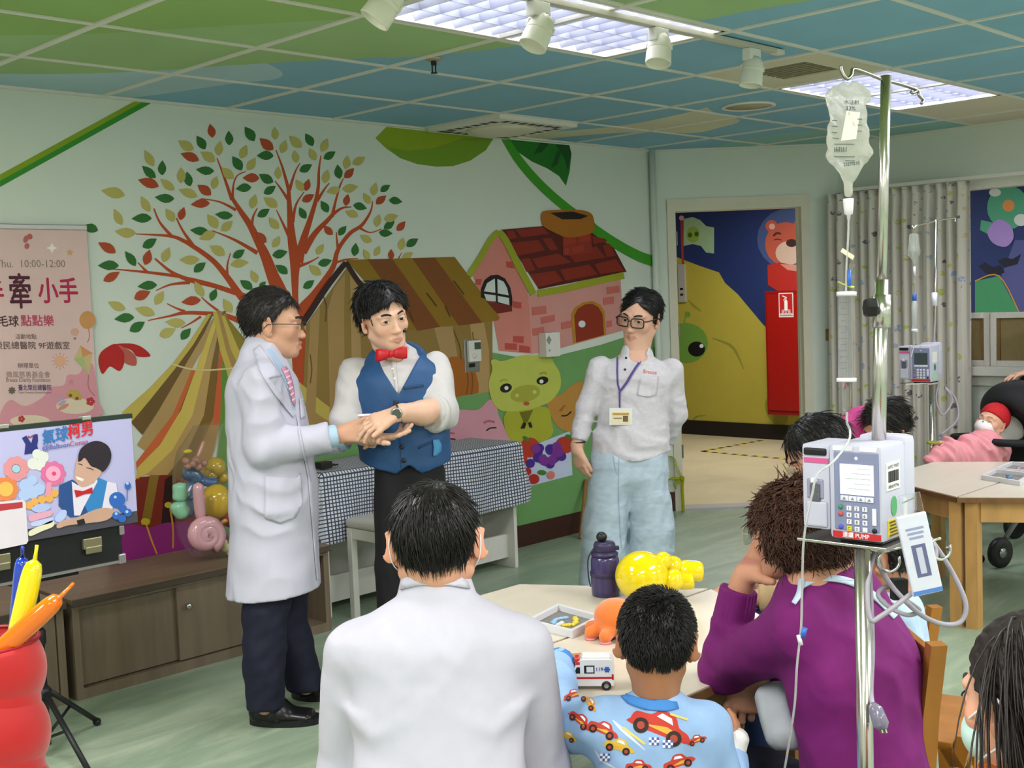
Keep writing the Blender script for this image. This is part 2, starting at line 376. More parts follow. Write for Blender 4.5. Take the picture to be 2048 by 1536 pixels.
for i in range(len(XS)-1):
    for j in range(len(YS)-1):
        if (i, j) in holes: continue
        a, b = V((XS[i]+.012, YS[j]+.012, ZC)), V((XS[i+1]-.012, YS[j+1]-.012, ZC+.014))
        cx, cy = (a.x+b.x)/2, (a.y+b.y)/2
        if cx+cy > SUM+.45: continue
        pr = [proj((x, y, ZC)) for x in (a.x, cx, b.x) for y in (a.y, cy, b.y)]
        vis = any(p[2] > .3 and -60 < p[0] < 2110 and -60 < p[1] < 1536 for p in pr)
        if vis: obj('ceiling_tile', MB().box(a, b, .004), m_ceil, ceil)
        else: rest.box(a, b)
tag(obj('ceiling_tile_field', rest, m_ceil, ceil), kind='stuff')
m_bar = mat('ceiling_bar', 'dad7cd', .5)
for x in GX: obj('grid_bar', MB().box((x-.013, -3.6, ZC-.006), (x+.013, min(YW, SUM-x+.1), ZC+.03)), m_bar, ceil)
for y in GY:
    mb = MB()
    for i in range(len(XS)-1): mb.box((XS[i]+.013, y-.011, ZC-.005), (XS[i+1]-.013, y+.011, ZC+.03))
    obj('grid_bar', mb, m_bar, ceil)
obj('edge_trim', MB().box((-4, YW-.025, ZC-.012), (SUM-YW, YW, ZC+.02)), m_bar, ceil)
mb = MB(); chw(mb, cA, cB, ZC-.012, ZC+.02, .03, -.02); mb.box((XW-.025, -3.6, ZC-.012), (XW, SUM-XW, ZC+.02)); obj('edge_trim', mb, m_bar, ceil)
# ------------------------------------------------------------------ troffers
m_louv = mat('louver_white', 'a6aac0', .3, .3); m_lamp = mat('lamp_panel', 'ffffff', .5, emit=1.6); m_tubel = mat('lamp_tube', 'fdfdff', .5, emit=9)
def troffer(x0, x1, y0, y1, vis, label):
    t = thing('ceiling_light', label, 'ceiling light', ((x0+x1)/2, (y0+y1)/2, ZC), 'fluorescent ceiling lights')
    a, b, c, d = x0+.02, x1-.02, y0+.02, y1-.02
    h = MB(); h.box((a, c, 2.73), (b, d, 2.76)); h.box((a, c, ZC-.004), (a+.015, d, 2.73)); h.box((b-.015, c, ZC-.004), (b, d, 2.73)); h.box((a, c, ZC-.004), (b, c+.015, 2.73)); h.box((a, d-.015, ZC-.004), (b, d, 2.73))
    obj('housing', h, m_white, t)
    obj('reflector', MB().box((a+.016, c+.016, 2.722), (b-.016, d-.016, 2.729)), m_lamp, t)
    if vis:
        for k in range(4):
            y = c+(d-c)*(k+.5)/4; obj('lamp_tube', MB().cyl((a+.03, y, 2.705), (b-.03, y, 2.705), .013, n=10), m_tubel, t, True)
        def wedge(p, q, s, hw=.013, z0=ZC, z1=2.665):
            m_ = MB(); p, q, s = V(p), V(q), V(s)
            prof = [(-hw, z1), (hw, z1), (.0015, z0), (-.0015, z0)]
            m_.ring([[V((e.x, e.y, 0))+s*u+V((0, 0, z)) for u, z in prof] for e in (p, q)]); return m_
        for k in range(1, 4):
            y = c+(d-c)*k/4; obj('louver_blade', wedge((a+.016, y, 0), (b-.016, y, 0), (0, 1, 0)), m_louv, t)
        for k in range(1, 13):
            x = a+(b-a)*k/13; obj('louver_blade', wedge((x, c+.016, 0), (x, d-.016, 0), (1, 0, 0), .022), m_louv, t)
    li = bpy.data.lights.new('troffer_light', 'AREA'); li.shape = 'RECTANGLE'; li.size = (b-a)-.08; li.size_y = (d-c)-.08; li.energy = (15 if x0 < 4 else 26) if vis else LAMP_W; li.color = LAMP_COL
    lo = bpy.data.objects.new('troffer_light', li); COL.objects.link(lo); lo.parent = t; lo.location = (0, 0, .055 if vis else -.003)
    return t
for (x0, x1, y0, y1) in lights:
    vis = y0 > 2 and x0 > 2
    lab = 'white louvred ceiling light' if not vis else ('long louvred ceiling light crossing the spotlight track' if x0 < 4 else 'louvred ceiling light behind the hanging drip bag')
    if vis or True: troffer(x0, x1, y0, y1, vis, lab)
cl = thing('added_corridor_lamp', 'flat white lamp added out of view to light the corridor', 'ceiling light', (9.4, 6.2, ZC-.036)); obj('lamp_body', MB().box((9.1, 5.6, ZC-.03), (9.7, 6.8, ZC-.001), .006), m_white, cl); obj('diffuser', MB().box((9.13, 5.63, ZC-.036), (9.67, 6.77, ZC-.03)), m_lamp, cl)  # unseen fixture, added to brighten the corridor beyond the doorway
for (x, y) in ((9.4, 6.2), (9.4, 3.2)):  # added fill lights for the corridor; the second has no fixture
    li = bpy.data.lights.new('corridor_fill', 'AREA'); li.shape = 'RECTANGLE'; li.size = .5; li.size_y = 1.1; li.energy = 42; li.color = LAMP_COL
    lo = bpy.data.objects.new('corridor_fill', li); COL.objects.link(lo); lo.location = (x, y, ZC-.04)
# ------------------------------------------------------------------ mural on the back wall: flat painted shapes, laid out on the wall plane
def wallpt(x, y, l): return ony(x, y, YW-.0012*l)
NFL = 0
def flat(name, polys, m, parent, pt, ext, layer):
    mb = MB()
    global NFL
    NFL = (NFL+1) % 13
    for i, p in enumerate(polys): mb.prism([pt(x, y, layer+NFL*.035+i*.05*(.4 if len(polys) > 30 else 1)) for x, y in p], ext)
    return obj(name, mb, m, parent)
def sm(pts, n=5): return [(q.x, q.y) for q in catmull([(a, b, 0) for a, b in pts], n, True)]
EXB = (0, .0008, 0)
def mur(name, col, polys, layer=1, smooth=False):
    if not isinstance(polys[0][0], (tuple, list)): polys = [polys]
    if smooth: polys = [sm(p) for p in polys]
    return flat(name, polys, paint(col), wall_back, wallpt, EXB, layer)
def circ(cx, cy, rx, ry=None, a=0, n=20):
    ry = ry or rx; c, s = math.cos(a), math.sin(a)
    return [(cx+rx*math.cos(t)*c-ry*math.sin(t)*s, cy+rx*math.cos(t)*s+ry*math.sin(t)*c) for t in (2*PI*k/n for k in range(n))]
def stroke(pts):
    P = catmull([V((x, y, w)) for x, y, w in pts], 5); L, R = [], []
    for i, p in enumerate(P):
        t = (P[min(i+1, len(P)-1)]-P[max(i-1, 0)]); t.z = 0; t.normalize(); w = max(p.z*.86, 1)/2
        L.append((p.x-t.y*w, p.y+t.x*w)); R.append((p.x+t.y*w, p.y-t.x*w))
    return L+R[::-1]
# --- tree
BR = [[(612, 790, 50), (602, 700, 44), (592, 620, 16), (590, 560, 17), (590, 520, 24), (584, 480, 20), (580, 430, 13), (578, 395, 10), (577, 370, 8)],
 [(577, 378, 8), (565, 335, 5), (552, 300, 2)], [(579, 380, 8), (590, 345, 4), (600, 326, 2)], [(577, 400, 8), (560, 375, 4), (550, 362, 2)], [(580, 476, 9), (565, 445, 5), (553, 420, 2)],
 [(596, 525, 24), (607, 480, 17), (620, 440, 12), (632, 400, 9), (637, 370, 7), (638, 340, 5), (642, 311, 2)], [(634, 402, 8), (650, 377, 4), (659, 366, 2)], [(585, 445, 9), (592, 410, 5), (608, 384, 2)],
 [(606, 505, 18), (630, 467, 13), (655, 441, 10), (668, 427, 8), (685, 416, 5), (703, 414, 2)], [(664, 434, 8), (672, 400, 5), (680, 372, 4), (687, 357, 2)],
 [(575, 680, 44), (604, 625, 34), (628, 590, 18), (655, 552, 13), (668, 530, 12), (674, 505, 10), (685, 485, 9), (702, 465, 9), (722, 452, 8), (735, 435, 6), (743, 418, 4), (745, 402, 2)],
 [(718, 455, 6), (740, 465, 3), (763, 458, 2)], [(677, 502, 8), (674, 480, 4), (673, 464, 2)], [(670, 526, 6), (692, 519, 4), (716, 517, 2)],
 [(600, 700, 44), (562, 592, 36), (545, 550, 28), (530, 510, 23), (515, 480, 18), (500, 450, 15), (483, 425, 12), (470, 405, 9), (462, 392, 8)], [(464, 400, 8), (447, 350, 5), (434, 316, 2)], [(465, 400, 7), (467, 370, 4), (475, 351, 3), (492, 343, 2)],
 [(472, 420, 7), (440, 404, 4), (402, 397, 2)], [(503, 462, 9), (506, 435, 5), (515, 416, 2)], [(515, 506, 10), (470, 480, 6), (424, 461, 2)], [(598, 532, 9), (618, 525, 5), (638, 514, 2)],
 [(540, 665, 34), (505, 618, 24), (480, 590, 17), (455, 555, 14), (430, 525, 12), (405, 505, 11), (385, 492, 10), (368, 482, 9), (340, 472, 7), (272, 468, 2)], [(345, 474, 8), (320, 445, 5), (308, 417, 3)], [(388, 494, 9), (365, 460, 5), (353, 436, 3)], [(455, 557, 7), (455, 530, 4), (461, 506, 2)],
 [(490, 592, 12), (430, 572, 11), (390, 562, 12), (368, 556, 10), (340, 542, 7), (310, 517, 4)], [(362, 553, 8), (290, 544, 6), (224, 538, 2)], [(294, 544, 7), (276, 525, 2)], [(380, 565, 8), (342, 569, 5), (312, 581, 2)],
 [(530, 662, 18), (480, 642, 13), (445, 630, 11), (400, 626, 9), (366, 626, 8), (340, 632, 5), (296, 641, 2)], [(370, 623, 7), (352, 616, 4), (334, 607, 2)], [(402, 633, 6), (384, 645, 4), (363, 656, 2)], [(437, 622, 6), (416, 606, 4), (403, 594, 2)],
 [(797, 517, 3), (804, 505, 1)]]
mur('mural_tree', 'b5440f', [stroke(b) for b in BR], 1)
def leafpoly(x1, y1, x2, y2):
    L = math.hypot(x2-x1, y2-y1); ux, uy = (x2-x1)/L, (y2-y1)/L; w = L*.235 if L > 36 else L*.285; s = 1 if (int(x1)+int(y1)) % 2 else -1
    pr = [(0, 0), (.12, .3), (.3, .72), (.52, 1), (.74, .86), (.9, .45), (1, 0)]; A, B = [], []
    for t, h in pr:
        bend = math.sin(min(t*2.2, PI))*.05*L*s
        A.append((x1+ux*L*t-uy*(h*w+bend), y1+uy*L*t+ux*(h*w+bend))); B.append((x1+ux*L*t+uy*(h*w-bend), y1+uy*L*t-ux*(h*w-bend)))
    return A+B[-2:0:-1]
LEAF = {(190, 240): 'R1385,45,1410,215 G1225,190,1320,358 Y1005,250,1195,348 Y1510,252,1495,432 G1612,130,1610,305 G1805,80,1912,260 Y1828,300,1748,460 Y1935,455,1828,600 G1655,435,1760,612 R1030,402,1250,498 Y1272,382,1442,508 G1215,595,1438,605 Y1525,570,1678,700 Y1470,675,1410,828 R1778,698,1980,712 G1695,830,1885,820 Y600,362,718,552 G815,485,818,665 G568,550,740,690 Y1040,570,1025,762 G1108,620,1155,798 R518,718,765,812 Y788,708,965,835 Y75,848,358,922 G720,928,958,938 Y1010,838,1228,935 R1235,780,1392,912 R1152,1020,1385,1012 Y555,915,672,1100 Y232,1068,335,1260 G440,1190,685,1195 Y855,1068,945,1230 R1075,1048,1035,1210 Y1938,895,1898,1068 G1445,1135,1662,1142 Y1355,1135,1468,1312 Y1660,1215,1515,1330 G1145,1325,1368,1330 Y1258,1435,1455,1372 Y238,1340,495,1352 G745,1430,570,1525 G-150,1275,35,1340',
 (500, 240): 'Y298,82,298,238 R118,218,288,352 Y432,238,372,398 Y475,190,632,322 G668,162,752,318 Y935,225,858,380 G82,430,285,440 Y535,362,552,520 Y720,338,800,482 G1032,380,885,460 Y1180,430,1145,590 Y1392,445,1235,525 G1055,535,1090,708 R1255,580,1132,692 Y345,560,350,712 G108,652,285,742 G750,535,595,610 Y940,600,908,765 Y555,715,632,862 R712,708,680,858 G312,795,165,880 R775,895,625,972 Y922,868,1085,820 Y1302,800,1115,828 Y165,935,325,1058 G238,1070,88,1155 R1182,890,1162,1035 Y1520,755,1492,915 G1690,782,1578,868 Y1368,878,1438,1015 R1642,910,1525,1020 G1838,988,1675,970 G1410,1068,1245,1030 G855,972,935,1118 Y1148,1098,1300,1168 G598,1050,680,1185 Y230,1175,355,1305 R75,1345,202,1472 Y362,1398,270,1530 Y1788,1150,1615,1190 Y1562,1135,1530,1290 G1745,1215,1610,1300 R1872,1220,1765,1330 G1720,1368,1555,1345 Y1328,1385,1472,1462 R890,1270,1002,1378 G1162,1275,1075,1395 Y1850,1415,1822,1570 G2028,1430,1890,1530',
 (190, 470): 'R38,90,245,225 G35,370,288,380 G362,195,482,378 R660,175,595,358 Y898,148,835,330 Y1015,298,1258,285 G1335,330,1200,455 R300,442,98,545 G512,622,750,612 R670,680,478,778 Y828,678,738,845 Y1200,555,1322,735 G1462,645,1408,798 R1040,812,1278,795 Y1548,768,1660,930 Y158,802,372,885 Y485,880,718,970 G232,1015,475,1002 G600,1045,415,1148 Y845,1045,1090,1048 Y972,1128,775,1205 G1155,1122,1045,1265 Y1385,128,1560,252 G1805,175,1658,265 Y1855,328,1638,370 Y1880,425,1945,578 G1748,545,1892,660 G2060,560,1985,640',
 (540, 430): 'Y648,350,572,482 G212,440,28,480 G748,545,580,585 Y472,602,620,715 G68,602,208,715 G535,785,398,875 G1035,335,1008,495 Y1322,370,1258,490 Y1128,412,1205,530 R1460,410,1450,540 Y1725,450,1590,520'}
lv = {'R': [], 'G': [], 'Y': []}
for (ox, oy), s in LEAF.items():
    for w in s.split():
        q = [float(t) for t in w[1:].split(',')]; k = 340/2048
        lv[w[0]].append(leafpoly(ox+q[0]*k, oy+q[1]*k, ox+q[2]*k, oy+q[3]*k))
for k, nm, c in (('R', 'mural_red_leaves', 'b0451c'), ('G', 'mural_green_leaves', '2a6a26'), ('Y', 'mural_yellow_leaves', 'b9ad5e')): mur(nm, c, lv[k], 2)
# --- vine
mur('mural_vine', '86a012', [(0, 349), (270, 202), (285, 204), (0, 362)], 1); mur('mural_vine', '2f8a22', [(0, 362), (285, 204), (303, 206), (0, 374)], 1)
def z2(*p): return [(674+a*.3418, b*.3418) for a, b in p]
mur('mural_big_leaf', '8aa012', z2((225, 808), (290, 742), (560, 772), (915, 812), (870, 880), (780, 940), (680, 972), (580, 975), (470, 960), (370, 925), (290, 870)), 1)
mur('mural_big_leaf', '6f941a', z2((300, 862), (420, 885), (560, 870), (740, 808), (915, 812), (870, 880), (780, 940), (680, 972), (580, 975), (470, 960), (370, 925)), 2)
mur('mural_dark_leaf', '177018', z2((960, 812), (1360, 850), (1372, 900), (1362, 1000), (1340, 1087), (1300, 1030), (1230, 985), (1140, 945), (1060, 890)), 1)
mur('mural_dark_leaf', '0e4c14', [z2((1190, 835), (1240, 840), (1200, 890), (1155, 900)), z2((1290, 880), (1310, 890), (1290, 960), (1255, 985)), z2((1280, 845), (1360, 850), (1372, 900), (1350, 1000), (1335, 930))], 2)
mur('mural_vine', '3a9418', stroke([(674+u*.3418, v*.3418, w) for u, v, w in ((985, 812, 16), (1050, 915, 19), (1120, 1005, 20), (1200, 1090, 20), (1300, 1180, 20), (1400, 1258, 20), (1500, 1335, 21), (1600, 1405, 22), (1700, 1465, 23), (1800, 1512, 24), (1920, 1545, 25))]), 4)
# --- straw hut
def strip(c, a, b, c2, l=3, mid=None):
    return mur('mural_straw', c, a, l)
ST = [('c3ac4e', [(416, 628), (423, 628), (386, 690), (352, 735), (300, 800), (262, 845), (244, 825), (300, 775), (345, 728), (382, 680)]),
 ('6b4f20', [(423, 628), (427, 628), (392, 700), (366, 738), (318, 820), (285, 870), (262, 845), (300, 800), (352, 735)]),
 ('b08f58', [(424, 640), (434, 628), (405, 700), (384, 738), (345, 830), (295, 905), (274, 890), (318, 820), (366, 738)]),
 ('c9612c', [(384, 738), (392, 738), (352, 840), (300, 930), (276, 960), (272, 925), (345, 830)]),
 ('5d4119', [(392, 738), (398, 738), (362, 840), (320, 910), (278, 958), (300, 930), (352, 840)]),
 ('d0b655', [(432, 628), (440, 628), (418, 700), (408, 738), (385, 830), (345, 900), (300, 945), (272, 958), (275, 935), (320, 890), (362, 820), (392, 738)]),
 ('b89458', [(440, 628), (446, 628), (428, 700), (422, 738), (408, 830), (375, 900), (335, 950), (292, 950), (345, 900), (385, 830), (408, 738)]),
 ('7a5a1e', [(446, 622), (452, 622), (438, 700), (435, 738), (428, 830), (400, 900), (372, 960), (335, 950), (375, 900), (408, 830), (422, 738)]),
 ('a07a3a', [(446, 628), (454, 628), (444, 700), (444, 738), (443, 830), (430, 900), (400, 990), (372, 960), (400, 900), (428, 830), (436, 738)]),
 ('c85a2c', [(440, 690), (446, 690), (444, 738), (440, 850), (425, 850), (436, 738)]), ('5b8a2e', [(446, 700), (456, 738), (470, 850), (450, 990), (425, 990), (440, 850), (444, 738)]),
 ('c3ac4e', [(426, 625), (434, 623), (452, 700), (465, 738), (500, 860), (480, 860), (452, 738), (440, 700)]),
 ('a58449', [(434, 620), (443, 622), (462, 700), (480, 738), (540, 880), (500, 870), (465, 738), (452, 700)]),
 ('c3ac4e', [(443, 632), (449, 632), (478, 700), (505, 738), (600, 870), (540, 880), (480, 738), (462, 700)]),
 ('8b7a2a', [(449, 635), (452, 632), (500, 690), (520, 730), (640, 860), (600, 870), (505, 738), (478, 700)]),
 ('c3ac4e', [(560, 735), (585, 752), (640, 800), (680, 830), (690, 855), (640, 838), (585, 790)]), ('a8854c', [(585, 785), (640, 832), (690, 862), (690, 900), (640, 872), (590, 830)]), ('5d4119', [(590, 800), (650, 870), (660, 905), (600, 860)]), ('c9b14e', [(585, 800), (612, 830), (655, 880), (640, 890), (600, 850)])]
for c, p in ST: mur('mural_straw', c, p, 3)
mur('mural_straw_band', 'd2c08c', stroke([(345, 728, 4), (380, 738, 4), (420, 740, 4), (470, 736, 4)]), 5)
mur('mural_straw_base', '7d2412', [[(272, 955), (345, 948), (420, 985), (440, 1060), (340, 1070), (272, 1055)], [(200, 1050), (280, 1050), (280, 960), (200, 960)]], 2)
mur('mural_straw_base', '8a6a1e', [[(300, 950), (318, 950), (300, 1050), (282, 1050)]], 3); mur('mural_straw_base', '2a0c08', [[(330, 960), (345, 948), (352, 1060), (322, 1060)]], 3)
# --- ground at the left: magenta bed, green mound, buds
mur('mural_flowerbed', '8e1f74', [(175, 1075), (215, 1050), (262, 1048), (300, 1055), (340, 1045), (440, 1050), (440, 1140), (150, 1160), (140, 1110)], 4, True)
mur('mural_flowerbed', '6d1a62', [(140, 1135), (190, 1105), (240, 1120), (260, 1140), (160, 1170)], 5, True); mur('mural_mound', '5aa02a', [(70, 1180), (90, 1140), (120, 1128), (155, 1135), (185, 1152), (190, 1185)], 6, True)
mur('mural_bud', 'c8b02a', [circ(291, 1043, 9, 7), circ(337, 1010, 8, 6)], 6); mur('mural_bud_stem', 'd0902e', [stroke([(293, 1050, 4), (303, 1080, 4), (314, 1108, 4)]), stroke([(340, 1015, 4), (346, 1055, 4), (346, 1096, 4)])], 6)
mur('mural_red_flower', 'b3150f', [[(205, 748), (197, 725), (200, 708), (212, 696), (232, 688), (248, 705), (250, 720), (240, 742), (220, 733)], [(232, 689), (262, 687), (285, 695), (301, 712), (275, 713), (262, 700)]], 2, True); mur('mural_red_flower', 'b8574a', [(236, 690), (258, 700), (272, 714), (271, 731), (250, 725), (248, 706)], 3, True)
# --- green hill
mur('mural_hill', '6c9c5c', [(430, 960), (640, 880), (760, 835), (897, 797), (985, 783), (985, 705), (1040, 715), (1112, 712), (1200, 690), (1300, 658), (1337, 645), (1342, 965), (1345, 1008), (1150, 1030), (1030, 1062), (800, 1120), (430, 1200)], 1)
mur('mural_cloth', 'c3cbe4', [(1030, 905), (1140, 862), (1145, 950), (1050, 975), (1020, 990)], 3)
# --- wooden house
def z5(*p): return [(600+a*.3418, 500+b*.3418) for a, b in p]
mur('mural_wood_wall', '8f7234', [(694, 535), (612, 650), (603, 850), (740, 835), (890, 797), (985, 783), (985, 640), (820, 650)], 2)
for c, p in (('a78550', [(668, 575), (690, 548), (688, 620), (690, 830), (660, 840), (655, 620)]), ('a78550', [(620, 640), (640, 612), (636, 700), (630, 848), (610, 850)]), ('ab8b58', [(868, 655), (905, 652), (916, 720), (920, 795), (885, 797), (880, 700)]), ('b0905c', [(940, 648), (968, 645), (978, 700), (980, 784), (952, 788), (945, 700)]), ('ab8b58', [(700, 550), (715, 570), (722, 700), (725, 836), (705, 836), (702, 650)])): mur('mural_wood_plank', c, p, 3)
mur('mural_wood_door', 'a55d0c', z5((870, 640), (880, 625), (930, 622), (990, 660), (1030, 720), (1045, 780), (1045, 835), (870, 870)), 4)
mur('mural_wood_grain', '6e4a1a', [stroke([(600+a*.3418, 500+b*.3418, 2) for a, b in q]) for q in (((900, 470), (935, 560), (945, 640)), ((1010, 480), (1025, 600), (1020, 700)), ((130, 250), (155, 330), (150, 420)), ((60, 610), (70, 700), (60, 780)), ((960, 640), (985, 760), (975, 840)), ((1000, 680), (1010, 760), (1005, 845)))], 5)
mur('mural_roof', '8c6a06', z5((270, 58), (905, 40), (1170, 395), (1160, 412), (1065, 425), (630, 470)), 4)
for p in (((395, 55), (540, 52), (820, 450), (690, 472)), ((660, 50), (790, 45), (1065, 425), (930, 442))): mur('mural_roof_stripe', '7a420a', z5(*p), 5)
mur('mural_roof_grain', '4e3108', [stroke([(600+a*.3418, 500+b*.3418, 3) for a, b in q]) for q in (((740, 250), (800, 330)), ((560, 230), (600, 300)), ((900, 180), (960, 260)), ((850, 330), (880, 390)), ((640, 360), (665, 420)))], 6)
mur('mural_roof_beam', '33110d', [stroke([(600, 655, 13), (618, 628, 14), (655, 572, 14), (692, 525, 12)]), stroke([(692, 524, 10), (715, 560, 11), (742, 596, 11)])], 6)
# --- pink house
def zh(*p): return [(920+a*.20508, 400+b*.20508) for a, b in p]
mur('mural_pink_gable', 'cf7f74', zh((380, 330), (110, 700), (150, 800), (330, 1190), (380, 1470), (705, 1500), (665, 900)), 2)
mur('mural_pink_front', 'cd9088', zh((665, 930), (1565, 760), (1600, 1270), (900, 1470), (705, 1500)), 2)
mur('mural_red_roof', '551208', zh((400, 290), (800, 255), (1310, 220), (1450, 370), (1625, 700), (770, 870)), 4)
for p in (((450, 300), (520, 295), (560, 370), (480, 385)), ((540, 290), (810, 262), (870, 330), (600, 365)), ((500, 415), (760, 390), (830, 490), (560, 545)), ((800, 375), (890, 370), (960, 480), (880, 495)), ((590, 575), (680, 565), (735, 685), (650, 700)), ((705, 575), (960, 520), (1090, 610), (760, 665)), ((680, 725), (930, 690), (1005, 790), (760, 850)), ((975, 680), (1260, 630), (1345, 725), (1030, 785)), ((1310, 625), (1520, 575), (1600, 690), (1365, 720)), ((1060, 530), (1330, 450), (1420, 560), (1120, 610)), ((1390, 445), (1460, 425), (1520, 545), (1430, 555)), ((1290, 350), (1420, 380), (1440, 405), (1300, 430))): mur('mural_roof_tile', '86230c', zh(*p), 5)
mur('mural_chimney', '8e2c1c', zh((1000, 360), (1280, 330), (1290, 510), (1090, 540), (1005, 540)), 6)
for p in (((1010, 375), (1130, 362), (1130, 425), (1012, 445)), ((1160, 355), (1270, 345), (1275, 400), (1160, 415)), ((1020, 470), (1060, 462), (1062, 530), (1020, 535)), ((1085, 455), (1205, 440), (1210, 500), (1090, 525))): mur('mural_chimney_brick', 'a3321f', zh(*p), 7)
mur('mural_chimney_cap', 'a8660f', zh((800, 130), (840, 105), (1000, 95), (1150, 95), (1250, 115), (1300, 165), (1305, 300), (1200, 350), (1050, 365), (950, 330), (820, 260), (795, 190)), 8, True)
mur('mural_chimney_hole', '1b0a06', zh((880, 125), (1100, 112), (1250, 155), (1180, 185), (1000, 190)), 9)
mur('mural_house_trim', '9aa022', [stroke([(920+a*.20508, 400+b*.20508, 14) for a, b in ((85, 740), (200, 560), (300, 390), (380, 310))]), stroke([(920+a*.20508, 400+b*.20508, 16) for a, b in ((380, 310), (450, 400), (560, 620), (650, 790), (720, 920))]), stroke([(920+a*.20508, 400+b*.20508, 16) for a, b in ((760, 910), (1000, 870), (1300, 800), (1600, 735))])], 6)
mur('mural_house_brick', 'b94a3e', [zh(*p) for p in (((450, 600), (510, 600), (535, 670), (455, 655)), ((160, 770), (215, 770), (200, 830), (150, 825)), ((515, 985), (600, 1000), (598, 1060), (520, 1050)), ((520, 1325), (622, 1330), (620, 1395), (520, 1385)), ((440, 1395), (555, 1400), (555, 1465), (440, 1455)), ((580, 1415), (682, 1430), (682, 1490), (580, 1480)))], 4)
mur('mural_house_brick', 'c4685f', [zh(*p) for p in (((700, 1045), (840, 1030), (845, 1110), (705, 1125)), ((785, 1145), (925, 1115), (925, 1180), (795, 1210)), ((985, 1195), (1085, 1175), (1085, 1245), (990, 1265)), ((705, 1255), (820, 1235), (825, 1310), (712, 1325)), ((1430, 850), (1550, 835), (1558, 900), (1437, 920)), ((1398, 955), (1500, 940), (1503, 1010), (1402, 1025)), ((1430, 1180), (1480, 1172), (1485, 1235), (1432, 1245)))], 4)
mur('mural_house_window', '140808', zh((205, 950), (205, 870), (240, 780), (300, 735), (370, 728), (440, 765), (490, 850), (510, 950), (510, 1040), (380, 1010)), 5); mur('mural_house_sill', '6f1d10', zh((260, 985), (505, 1030), (510, 1085), (365, 1108)), 6)
mur('mural_house_pane', 'cfd6d2', [zh(*p) for p in (((235, 890), (265, 810), (340, 765), (345, 905)), ((365, 770), (425, 795), (460, 860), (475, 930), (368, 910)), ((235, 915), (348, 930), (350, 990), (260, 980)), ((368, 935), (478, 955), (482, 1025), (370, 995)))], 6)
mur('mural_house_door', 'b07c1a', zh((1105, 1400), (1085, 1120), (1120, 1050), (1200, 1000), (1290, 985), (1370, 1020), (1410, 1090), (1425, 1310), (1405, 1320)), 4); mur('mural_house_door', '8c2a0c', zh((1135, 1390), (1115, 1130), (1150, 1060), (1220, 1018), (1290, 1012), (1350, 1045), (1390, 1110), (1405, 1315)), 5); mur('mural_door_knob', 'd8dce0', circ(1164, 648, 7), 6)
mur('mural_hill_edge', '6fa45c', zh((1920, 1000), (1985, 990), (1990, 1280), (1920, 1280)), 2)
# --- storybook pigs (plain painted shapes) and fruit
mur('mural_pink_pig', 'cf93a0', z5((825, 1010), (860, 965), (930, 935), (1040, 935), (1110, 875), (1150, 900), (1160, 960), (1200, 1050), (1205, 1130), (830, 1160)), 4, True)
mur('mural_pink_brow', 'b06070', [stroke([(600+a*.3418, 500+b*.3418, 5) for a, b in q]) for q in (((1075, 1012), (1105, 1000), (1140, 1008)), ((848, 1085), (870, 1070), (905, 1075)))], 5); mur('mural_pig_lash', '1a1210', [stroke([(600+a*.3418, 500+b*.3418, 3) for a, b in q]) for q in (((1090, 1058), (1115, 1042), (1150, 1040)), ((860, 1112), (885, 1105), (910, 1108)), ((1530, 970), (1560, 968), (1588, 945)))], 6)
mur('mural_brown_pig', 'b8843a', z5((1445, 880), (1520, 850), (1580, 800), (1640, 770), (1700, 800), (1720, 1000), (1660, 1060), (1560, 1060), (1490, 1010)), 4, True); mur('mural_brown_brow', 'a0641a', z5((1515, 940), (1540, 910), (1560, 905), (1530, 945)), 6)
mur('mural_yellow_pig', 'a8aa2c', z5((1195, 970), (1250, 930), (1440, 920), (1470, 1000), (1480, 1070), (1420, 1120), (1260, 1130), (1205, 1060)), 5, True); mur('mural_yellow_pig', 'b9bf52', z5((1118, 650), (1145, 640), (1185, 650), (1300, 618), (1420, 615), (1465, 615), (1485, 660), (1520, 720), (1525, 800), (1490, 860), (1440, 900), (1330, 935), (1220, 945), (1160, 930), (1120, 870), (1105, 780), (1125, 700)), 6, True)
mur('mural_pig_eye', '15100c', [circ(1012, 776, 12, 9, -.3), circ(1085, 761, 12, 8, -.2)], 7); mur('mural_pig_glint', 'e8e6da', [circ(1013, 776, 4), circ(1083, 763, 4)], 8)
mur('mural_pig_snout', 'a3a437', [circ(1051, 787, 30, 17, -.2)], 7); mur('mural_pig_nostril', 'c6c672', [circ(1034, 791, 4), circ(1069, 784, 4)], 8); mur('mural_pig_mouth', 'b4552a', [circ(1053, 807, 6, 4)], 8)
mur('mural_pig_brow', 'a3a032', [stroke([(1000, 763, 4), (1008, 759, 4), (1015, 761, 4)]), stroke([(1080, 748, 4), (1088, 745, 4), (1094, 748, 4)])], 8); mur('mural_pig_paw', '6f6a12', [z5((1285, 950), (1365, 935), (1330, 1010), (1310, 1005))], 7); mur('mural_pig_hoof', '1c1a08', [z5((1290, 1045), (1310, 1005), (1325, 1015), (1315, 1045)), z5((1335, 1010), (1350, 1005), (1362, 1038), (1345, 1040))], 8)
mur('mural_apple', 'b23420', [circ(1060, 895, 20, 20), circ(1130, 890, 19, 17), circ(1043, 915, 12, 16)], 7); mur('mural_apple_leaf', '3f7a24', [circ(1052, 877, 7, 4, .5), circ(1137, 873, 7, 4, .2), circ(1084, 945, 9, 5, .1)], 8)
gr = random.Random(3); mur('mural_grapes', '47238a', [circ(1090+gr.uniform(-30, 34), 915+gr.uniform(-20, 18), 9) for k in range(13)], 8); mur('mural_grapes', '7a2f8e', [circ(1090+gr.uniform(-26, 30), 908+gr.uniform(-18, 16), 9) for k in range(8)], 9)
